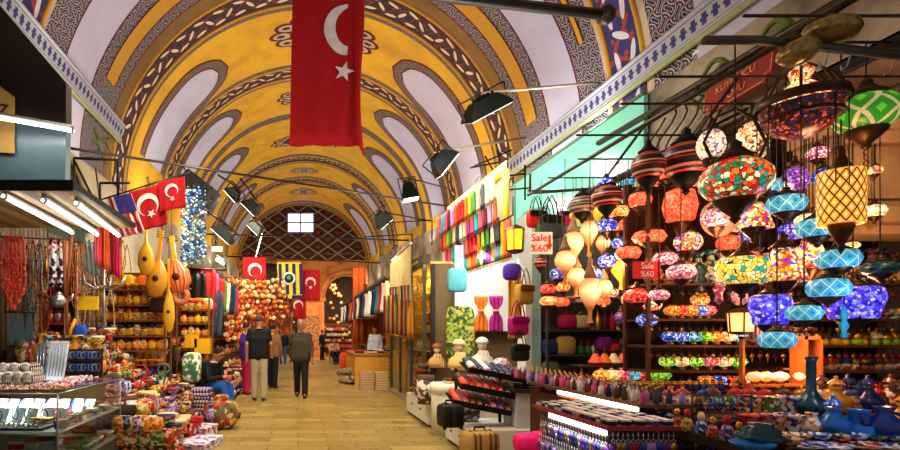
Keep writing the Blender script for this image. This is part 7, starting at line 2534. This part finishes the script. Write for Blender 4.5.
M_PIERCED = stripes(['#1c0d0a', '#1c0d0a', '#e03018', '#1c0d0a', '#f0a090', '#1c0d0a'], 3.0, 1, True, 0.4, 'pierced_light_bands')  # red and pink bands painted for light showing through pierced metal
GG = Mat('gourd_skin', 0.5); u, v = GG.uv()
gl_ = (((v - 0.66).abs() * -3.0 + 1.0).mx(0.02)) * ((u - 0.75).abs() * -2.2 + 1.0).mx(0.3)
GG.base(GG.mix(0.0, '#b07038', '#b07038')); GG.emit(GG.mix(gl_, '#e06a18', '#ffdc98'), gl_ * 2.6 + 0.3)  # hot spot painted into the emission for a bulb inside
GY = Mat('gourd_yellow', 0.5); u, v = GY.uv(); GY.base(GY.mix(0.0, '#e0b040', '#e0b040')); GY.emit('#ffb820', ((v - 0.62).abs() * -2.4 + 1.0).mx(0.12) * 1.5)  # brighter belly painted into the glow for a bulb inside

# large ones in front
lamp('large flattened red and multicoloured mosaic lamp with a looped brass handle', 735, 180, 3.0, 60, 42, M_MULTI, 'globe', DARKBRASS, True, 3.2, True)
lamp('green mosaic lamp with cream zigzags and hanging chain at the top right', 866, 113, 3.0, 54, 36, M_GREEN)
t = lamp('tall cylindrical gold fretwork lantern with brass dome at the right', 841, 198, 3.0, 35, 54, M_GOLDNET, 'cyl', DARKBRASS, True, 3.2)
# chandelier ring
p = P(801, 122, 3.0)
t = thing('ring_chandelier', 'wide dark metal ring chandelier hung with red glass under the top pipe', 'chandelier', p)
Wc = 72 * 3.0 / 1000
put('upper_ring', MB().lathe([(Wc, 0.09), (Wc * 1.02, 0.10), (Wc * 0.96, 0.15), (Wc * 0.94, 0.15), (Wc * 0.98, 0.09)], 28), DARKBRASS, t)
put('glass_band', MB().lathe([(Wc * 0.9, 0.09), (Wc * 0.8, 0.02), (Wc * 0.6, -0.05), (Wc * 0.3, -0.09), (0, -0.10)], 28), mosaic(['#3a1410', '#802018', '#2a1a4a', '#c8503a', '#401810', '#1a1010'], 42, 0.7), t)
put('lower_ring', MB().torus((0, 0, 0.02), Wc * 0.84, 0.012, 'Z', 28, 6), DARKBRASS, t)
put('crown', MB().lathe([(0.03, 0.36), (0.06, 0.30), (0.04, 0.24), (0.09, 0.20), (0.12, 0.16), (0.13, 0.14)], 18), mosaic(['#ff8a30', '#ffd080', '#c03010', '#fff0c0'], 40, 1.2), t)
for k in range(8):
    a_ = k * PI / 4
    put('arm', MB().tube([(0.03 * math.cos(a_), 0.03 * math.sin(a_), 0.34), (Wc * 0.6 * math.cos(a_), Wc * 0.6 * math.sin(a_), 0.26), (Wc * 0.97 * math.cos(a_), Wc * 0.97 * math.sin(a_), 0.12)], 0.007, 6), DARKBRASS, t)
    put('drop_chain', MB().tube([(Wc * 0.9 * math.cos(a_), Wc * 0.9 * math.sin(a_), 0.09), (Wc * 0.9 * math.cos(a_), Wc * 0.9 * math.sin(a_), -0.42)], 0.0035, 5), DARKBRASS, t)
put('cord', MB().tube([(0, 0, 0.34), (0, 0, 3.2 - p.z)], 0.006, 5), CORD, t)
for px, py, w, lab in ((767, 186, 24, 'small sky-blue lamp tucked behind the large multicoloured lamp'), (786, 204, 33, 'sky-blue net lamp topmost of the cascade right of the multicoloured lamp'), (817, 228, 35, 'sky-blue net lamp hanging below and left of the gold lantern'),
                       (838, 259, 35, 'sky-blue net lamp just under the gold lantern'), (828, 288, 35, 'sky-blue net lamp left of the big violet shade'), (804, 313, 29, 'sky-blue net lamp right of the violet-blue drum lamp'), (777, 340, 31, 'lowest sky-blue net lamp of the cascade')):
    lamp(lab, px, py, 3.4, w, w * 0.55, M_TEAL, 'disc', DARKBRASS)
lamp('violet-blue mosaic drum lamp below the yellow flowered shade', 770, 310, 3.8, 34, 30, M_VIOL, 'drum')
lamp('big violet mosaic shade behind the sky-blue cascade at right', 853, 303, 3.8, 46, 32, M_VIOL, 'drum')
lamp('yellow mosaic drum lamp with turquoise flower', 742, 271, 3.8, 43, 27, M_YELF, 'drum')
lamp('orange multicoloured conical lamp under the large flattened lamp', 753, 216, 3.8, 32, 26, M_MULT2, 'cone')
lamp('multicoloured bell lamp with pink flowers in the cascade centre', 783, 265, 3.8, 38, 34, M_MULT2, 'bell')
lamp('yellow and red mosaic bell lamp behind the third sky-blue lamp', 809, 254, 4.4, 26, 30, M_MULT2, 'bell')
lamp('cream and dark mosaic oval lamp with white glow beside the chandelier', 752, 142, 3.8, 28, 40, mosaic(['#fff0d0', '#e8b070', '#6a3a20', '#ffd8a0', '#c07840'], 36, 1.3), 'globe')
lamp('cream ringed mosaic lamp left of the handle of the large lamp', 711, 145, 3.8, 24, 30, mosaic(['#fff0d0', '#8a5a9a', '#e0b080', '#ffe8c0'], 36, 1.2), 'globe')
lamp('dark pierced lamp with red bands at the upper middle', 686, 160, 4.4, 44, 34, M_PIERCED, 'globe', BLACK)
lamp('dark pierced lamp with red bands left of the larger banded lamp', 648, 166, 4.4, 30, 28, M_PIERCED, 'globe', BLACK)
lamp('dark pierced lamp in the far left of the lamp frame', 607, 197, 5.0, 28, 22, M_PIERCED, 'globe', BLACK, True, 3.2)
lamp('stacked brown ring lamp above the yellow gourd lamp', 582, 205, 5.6, 26, 18, stripes(['#2a1810', '#8a7868', '#3a2418', '#a08a78'], 3, 1, True, 0.4), 'globe', BLACK)
lamp('pink-cream mosaic globe lamp with pale ring plate behind it', 716, 218, 4.4, 24, 20, M_PINK)
t = thing('ring_plate', 'pale cream ring-shaped plate behind the pink-cream globe lamp', 'plate', P(717, 219, 4.7))
put('ring', MB().lathe([(0.10, 0), (0.17, 0.01), (0.17, 0.02), (0.10, 0.012), (0.10, 0)], 24, Matrix.Rotation(PI / 2, 4, 'X')), plain('#e8b088', 0.4, 0, 0.15), t)
put('cord', MB().tube([(0, 0.0, 0.17), (0, 0, 3.2 - t.location.z)], 0.004, 5), CORD, t)
cor = [(680, 206, 5.0, 30, 36, 'large bright coral disc lamp in the middle of the coral cluster'), (640, 200, 5.0, 21, 15, 'small coral lamp left of the large coral disc lamp'), (634, 221, 5.6, 24, 18, 'coral lamp with smiling crescent cut, below the small coral one'),
       (649, 237, 5.0, 30, 13, 'wide flat coral lamp above the second sale sign'), (628, 253, 5.0, 23, 13, 'flat coral lamp left of the second sale sign'), (659, 218, 5.6, 15, 14, 'little coral lamp squeezed beside the large disc lamp'),
       (618, 222, 5.6, 15, 20, 'coral lamp with stem right of the blue globe lamp'), (668, 173, 5.0, 24, 14, 'coral lamp just under the banded pierced lamp'), (690, 186, 5.6, 22, 14, 'coral lamp above the large coral disc lamp'), (648, 184, 5.6, 20, 12, 'topmost coral lamp near the left of the cluster')]
for px, py, Z, w, h, lab in cor:
    lamp(lab, px, py, Z, w, h, M_CORAL, 'disc')
for px, py, Z, w, h, m, lab in ((607, 225, 5.6, 19, 15, M_BLUE, 'blue mosaic globe lamp above the gourd lamps'), (620, 243, 5.6, 15, 12, M_BLUE, 'small blue globe lamp left of the flat coral lamp'), (607, 261, 5.6, 16, 14, M_BLUE, 'blue globe lamp in the middle of the gourd lamps'),
                                (593, 275, 5.6, 17, 14, M_BLUE, 'blue globe lamp with red dots between two gourd lamps'), (655, 203, 5.6, 14, 22, M_BLUE, 'tall blue lamp behind the coral cluster'), (557, 274, 6.1, 13, 12, M_BLUE, 'dim blue globe lamp leftmost in the lamp shop'),
                                (647, 320, 5.0, 19, 13, M_BLUE, 'blue-white lamp below the red oval lamp'), (540, 263, 6.1, 12, 10, M_PIERCED, 'small dark lamp under the white sale sign'), (688, 242, 5.0, 24, 20, M_MULT2, 'red and yellow mosaic lamp right of the second sale sign'),
                                (665, 259, 5.0, 22, 14, M_PINK, 'pink and red mosaic lamp touching the second sale sign'), (681, 272, 4.4, 25, 16, M_PINK, 'red and white petal-patterned lamp below the sale sign'), (637, 296, 5.0, 24, 15, M_RED, 'glossy red oval lamp under the second sale sign'),
                                (659, 295, 4.4, 18, 11, M_PINK, 'pale pink lamp right of the glossy red oval lamp'), (694, 262, 5.6, 18, 14, M_CORAL, 'coral lamp half hidden behind the petal lamp'), (621, 318, 5.6, 13, 13, mosaic(['#3a1a5a', '#7a4a9a', '#1a1030'], 40, 0.4), 'dark purple ring lamp low in the middle'),
                                (548, 289, 6.1, 15, 10, M_RED, 'small red-orange lamp upper left of the little quartet'), (563, 287, 6.1, 13, 10, M_ORNG, 'small orange lamp upper right of the little quartet'), (548, 301, 6.1, 16, 10, M_ORNG, 'small orange lamp lower left of the little quartet'), (562, 302, 6.1, 14, 10, M_CORAL, 'small coral lamp lower right of the little quartet'),
                                (700, 300, 5.0, 16, 12, M_ORNG, 'orange lamp above the orange candle holder row'), (728, 243, 5.0, 20, 16, M_CORAL, 'coral lamp behind the yellow drum lamp'), (703, 182, 5.6, 20, 22, M_RED, 'red lamp glowing behind the large multicoloured lamp'), (628, 180, 6.1, 14, 12, M_TEAL, 'pale turquoise lamp at the top left of the lamp cluster'),
                                (672, 226, 6.1, 16, 12, M_ORNG, 'orange lamp half hidden below the coral disc lamp'), (790, 232, 5.0, 20, 18, M_VIOL, 'violet lamp glimpsed between the sky-blue lamps'), (795, 180, 4.4, 22, 26, mosaic(['#7a3ab0', '#b080e0', '#401a70'], 40, 0.6), 'purple lamp glimpsed below the ring chandelier'), (880, 268, 3.8, 30, 14, mosaic(['#0f3a3c', '#1c5a50', '#0a1c20'], 40, 0.3), 'dark green unlit shade at the far right')):
    lamp(lab, px, py, Z, w, h, m, 'globe')
for px, py, Z, w, h, m, lab in ((573, 251, 5.6, 19, 40, GG, 'glowing cream gourd lamp leftmost of the upper pair'), (565, 267, 5.0, 19, 34, GG, 'glowing cream gourd lamp lowest on the left'), (589, 238, 5.6, 16, 36, GG, 'slim glowing gourd lamp in the upper middle'), (583, 219, 6.1, 24, 22, GY, 'bright yellow rounded gourd lamp at the top'),
                                (576, 282, 5.6, 17, 30, GG, 'glowing gourd lamp between the blue globes'), (590, 300, 5.0, 20, 46, GG, 'brightest orange gourd lamp hanging lowest in the centre'), (604, 293, 5.6, 15, 28, GG, 'pale gourd lamp right of the brightest one'), (621, 275, 5.6, 17, 30, GY, 'yellow star-shaped gourd lamp left of the red sale sign'),
                                (603, 248, 6.1, 13, 26, GG, 'small dim gourd lamp among the blue globes'), (598, 215, 6.1, 12, 26, GY, 'narrow yellow gourd lamp by the dark pierced lamp')):
    lamp(lab, px, py, Z, w, h, m, 'gourd', plain('#8a6a4a', 0.5), False, 3.2, False, 'lamp', 'gourd_lamp')
LN = Mat('lantern_box_glass', 0.4); LN.emit('#ffa848', 1.8)
# crowded back rows of small lamps
pool = [('coral', M_CORAL), ('red', M_RED), ('orange', M_ORNG), ('blue', M_BLUE), ('cream', M_CREAM), ('multicoloured', M_MULT2), ('pink', M_PINK), ('banded dark', M_PIERCED)]
for i in range(78):
    px = random.uniform(600, 770) if i < 54 else random.uniform(770, 880)
    py = random.uniform(178, 318) if i < 54 else random.uniform(150, 260)
    nm, m = random.choice(pool[:4] + pool) if i < 54 else random.choice(pool[4:] + pool[3:4])
    Zb = random.choice([5.0, 5.6, 6.1]) if i < 54 else random.choice([4.4, 5.0])
    w_ = random.uniform(11, 19)
    lamp('small %s mosaic lamp among the crowded rear rows of the lamp shop' % nm, px, py, Zb, w_, w_ * random.uniform(0.6, 0.9), m, random.choice(['globe', 'disc', 'globe']))['group'] = 'small %s lamps in the rear rows' % nm
box_lantern('warm glowing box lantern left of the violet-blue drum lamp', 741, 322, 4.4, 24, 24, LN, 1.5)
# hanging ceramics ornaments
for px, py, Z, w, h, m, lab in ((719, 285, 4.4, 12, 40, patches(['#d86a80', '#f0c0c8', '#7a2a4a'], 30, 0.3), 'long pink patterned ceramic ornament hanging left of the yellow drum lamp'), (700, 278, 5.0, 18, 34, patches(['#1a3a3c', '#2c5a50', '#0f2028'], 26, 0.3), 'dark green dragon-like hanging ornament left of the pink one'),
                                (844, 322, 3.4, 10, 36, plain('#2a9aa8', 0.5), 'turquoise tassel hanging beside the sky-blue lamps')):
    p = P(px, py, Z); t = thing('hanging_ornament', lab, 'ornament', p)
    W, H = w * Z / 1000, h * Z / 1000
    put('body', MB().lathe([(0, -H), (W * 0.8, -H * 0.8), (W * 0.5, -H * 0.5), (W, -H * 0.2), (W * 0.5, 0.1 * H), (W * 0.9, H * 0.4), (W * 0.4, H * 0.8), (0, H)], 14, Matrix.Diagonal((1, 0.5, 1, 1))), m, t)
    put('cord', MB().tube([(0, 0, H), (0, 0, 3.2 - p.z)], 0.004, 5), CORD, t)
for px, py, Z, r_, m, lab in ((738, 297, 4.6, 0.08, patches(['#e8a8b0', '#5a6a9a', '#d88090'], 30, 0.3), 'pink-rimmed round plate hanging under the yellow drum lamp'), (760, 333, 4.4, 0.10, stripes(['#f0d8c8', '#c83a30'], 26, 0), 'cream plate with red rings hanging beside the lowest sky-blue lamp')):
    t = thing('hanging_plate', lab, 'plate', P(px, py, Z))
    put('plate', MB().lathe([(0, 0.0), (r_ * 0.6, 0), (r_, 0.012), (r_, 0.018), (0, 0.006)], 24, Matrix.Rotation(PI / 2, 4, 'X')), m, t)
    put('centre', MB().lathe([(0, -0.006), (r_ * 0.45, -0.006), (r_ * 0.45, 0.0)], 20, Matrix.Rotation(PI / 2, 4, 'X')), plain('#8a2a40', 0.3), t)
    put('cord', MB().tube([(0, 0, r_), (0, 0, 3.2 - t.location.z)], 0.004, 5), CORD, t)
# chain of the green lamp
p = P(866, 140, 3.0)
t = thing('hanging_chain', 'short chain dangling from the green zigzag lamp', 'chain', p)
for k in range(6):
    put('link', MB().torus((0, 0, -0.01 - 0.032 * k), 0.013, 0.004, 'Y' if k % 2 else 'X', 10, 5, 1.3), DARKBRASS, t)
# top pipe with hooks and two unlit glass shades
a, b = P(758, 40, 2.75), P(925, 58, 2.55)
t = thing('pipe_rail', 'grey pipe with wire hooks crossing the top right corner', 'pipe', a)
put('pipe', MB().tube([(-0.28, 0.02, 0.01), (0, 0, 0), b - a], 0.024, 10), plain('#4a4640', 0.4, 0.6), t)
for u in (0.3, 0.42, 0.55, 0.8):
    q_ = (b - a) * u
    put('hook', MB().tube([q_ + Vector((0, 0, 0.03)), q_ + Vector((0.02, 0, -0.03)), q_ + Vector((0, 0, -0.09)), q_ + Vector((-0.03, 0, -0.11)), q_ + Vector((-0.03, 0, -0.08))], 0.004, 5), STEEL, t)
HB = Mat('hobnail_glass', 0.25); (x, y, z), co = HB.xyz(); n = HB.noise(40, co, 1)
HB.base(HB.mix(n, '#5a4424', '#b89858')); HB.b.inputs['Metallic'].default_value = 0.5
for px, py, w, h, rt, lab in ((830, 32, 46, 26, 8, 'large unlit hobnailed glass shade lying on the top pipe'), (798, 52, 34, 26, -15, 'smaller unlit glass shade under the top pipe')):
    p = P(px, py, 2.68); W, H = w * 2.68 / 1000, h * 2.68 / 1000
    t = thing('unlit_lamp', lab, 'lamp', p)
    put('glass', MB().ball((0, 0, 0), 1.0, 22, 14, (1, 1, 1)).box((0, 0, 0), (0.001, 0.001, 0.001)) if False else MB().lathe([(0, -H), (W * 0.5, -H * 0.85), (W * 0.9, -H * 0.4), (W, 0), (W * 0.9, H * 0.45), (W * 0.5, H * 0.85), (0, H)], 24, Matrix.Rotation(R(rt), 4, 'Y')), HB, t)
    put('fitting', MB().lathe([(0.02, H * 0.9), (0.03, H * 1.0), (0.02, H * 1.4), (0, H * 1.5)], 12, Matrix.Rotation(R(rt), 4, 'Y')), DARKBRASS, t)
# white cylinder lamp on the wall
p = P(708, 44, 5.4)
t = thing('spotlight', 'white cylindrical spotlight fixed to the plaster below the right frieze', 'spotlight', p)
M = Matrix.Rotation(R(35), 4, 'Y')
put('barrel', MB().lathe([(0, -0.16), (0.07, -0.16), (0.075, 0.05), (0.05, 0.14), (0, 0.15)], 16, M), plain('#d5ccd2', 0.4), t)
put('bracket', MB().tube([(0.05, 0, 0.1), (0.3, 0.05, 0.12)], 0.02), plain('#d5ccd2', 0.4), t)
# red sign board
p = P(736, 83, 4.72)
t = thing('shop_sign', 'dark red notched sign board with gold border above the lamps', 'sign', p)
dd = (P(768, 62, 4.34) - P(703, 107, 5.12)); ang = math.atan2(dd.y, dd.x)
L = 0.42; Hh = 0.165
def notched(L, Hh, n=0.06):
    return [(-L + n, -Hh), (L - n, -Hh), (L - n, -Hh + n), (L, -Hh + n), (L, Hh - n), (L - n, Hh - n), (L - n, Hh), (-L + n, Hh), (-L + n, Hh - n), (-L, Hh - n), (-L, -Hh + n), (-L + n, -Hh + n)]
bd = put('board', MB().prism(notched(L, Hh), 0.02), plain('#7a1812', 0.5), t)
ed = MB(); pts = notched(L * 0.95, Hh * 0.9); ed.tube([(x, -0.004, z) for x, z in pts + pts[:1]], 0.006, 6)
put('gold_border', ed, plain('#b8763a', 0.4), t)
t.rotation_euler = (0, 0, ang)
if (Matrix.Rotation(ang, 3, 'Z') @ Vector((0, -1, 0))).x > 0:
    t.rotation_euler = (0, 0, ang + PI)
t.rotation_euler = (R(-8), 0, t.rotation_euler.z)
text('KUYUMCU', 0.10, plain('#d8884a', 0.4), bd, (-0.02, -0.006, 0.04))
text('OYU', 0.10, plain('#d8884a', 0.4), bd, (0.02, -0.006, -0.08))
# sale signs
def sale(lab, px, py, Z, w, h, cb, ctx, arrow):
    t = thing('sale_sign', lab, 'sign', P(px, py, Z)); U = Z / 1000
    W, H = w * U, h * U
    bd = put('board', MB().box((-W, 0, -H), (W, 0.012, H)), plain(cb, 0.5, 0, 0.05), t)
    m = plain(ctx, 0.5, 0, 0.05)
    text('Sale', H * 0.95, m, bd, (-W * (0.25 if arrow else 0), -0.003, H * 0.45))
    text('%60', H * 0.95, m, bd, (-W * (0.25 if arrow else 0), -0.003, -H * 0.5))
    if arrow:
        put('arrow', MB().prism([(W * 0.62, H * 0.7), (W * 0.82, H * 0.7), (W * 0.82, -H * 0.1), (W * 0.98, -H * 0.1), (W * 0.72, -H * 0.7), (W * 0.46, -H * 0.1), (W * 0.62, -H * 0.1)], 0.004, Matrix.Translation((0, -0.005, 0))), plain('#c01a1c', 0.5), bd)
    put('cord', MB().tube([(0, 0.006, H), (0, 0.006, 3.2 - t.location.z)], 0.003, 4), CORD, t)
sale('white sale sign with red lettering and a down arrow', 542, 243, 5.6, 21, 22, '#e8dcd4', '#c01a1c', True)
sale('red sale sign with white lettering among the coral lamps', 647, 270, 4.4, 27, 17, '#d8181c', '#f0e8e8', False)
# stone pier with stepped cornice behind the right lamps
pr = MB()
for i, (z0, z1, e) in enumerate(((2.35, 2.45, 0.06), (2.45, 2.58, 0.12), (2.58, 2.66, 0.05), (2.66, 3.12, 0.10), (3.12, 3.22, 0.2), (3.22, 3.5, 0.26))):
    pr.box((5.0 - e, 4.55 - e, z0), (6.4, 4.85, z1))
struct('wall_pier', pr, plaster_mat('#b0885a', '#6a4a2c', 0.6, 1.8))
# cables looping on the plaster
for k in range(7):
    a = P(640 + 8 * k, 100 + 3 * k, 5.6); a.x = 4.26
    tag(put('loose_cable', MB().tube([Vector((0, 0.02 * j, 0.0)) + Vector((0, 0.12 * math.sin(j * 0.8 + k), -0.07 * j)) for j in range(9)], 0.012, 6), METAL, None, (4.25, 5.0 + 0.18 * k, 4.15 - 0.04 * k)), 'loose black cable looping down the plaster under the frieze', 'cable', 'loose cables under the frieze')
# light of the hanging lamps, with an added amber fill for the shelves
for x, y, z, e, c in ((3.2, 3.0, 2.3, 24, (1, 0.6, 0.3)), (3.6, 4.2, 2.2, 28, (1, 0.45, 0.25)), (3.3, 5.3, 2.2, 30, (1, 0.6, 0.3)), (4.6, 4.1, 1.75, 34, (1, 0.5, 0.25)), (3.7, 3.0, 1.6, 10, (0.5, 0.6, 1.0))):
    l = bpy.data.lights.new('lamp_glow_fill', 'POINT'); l.energy = e; l.color = c; l.shadow_soft_size = 0.12
    o = bpy.data.objects.new('lamp_glow_fill', l); o.location = (x, y, z); col.objects.link(o)
# added spot, its circle standing in for a lamp reflection on the panel
l = bpy.data.lights.new('panel_reflection_spot', 'SPOT'); l.energy = 60; l.spot_size = R(22); l.spot_blend = 0.5; l.color = (0.95, 1, 1)
o = bpy.data.objects.new('panel_reflection_spot', l); o.location = (3.2, 7.3, 3.5); o.rotation_euler = (Vector((4.22, 8.1, 3.98)) - o.location).to_track_quat('-Z', 'Y').to_euler(); col.objects.link(o)
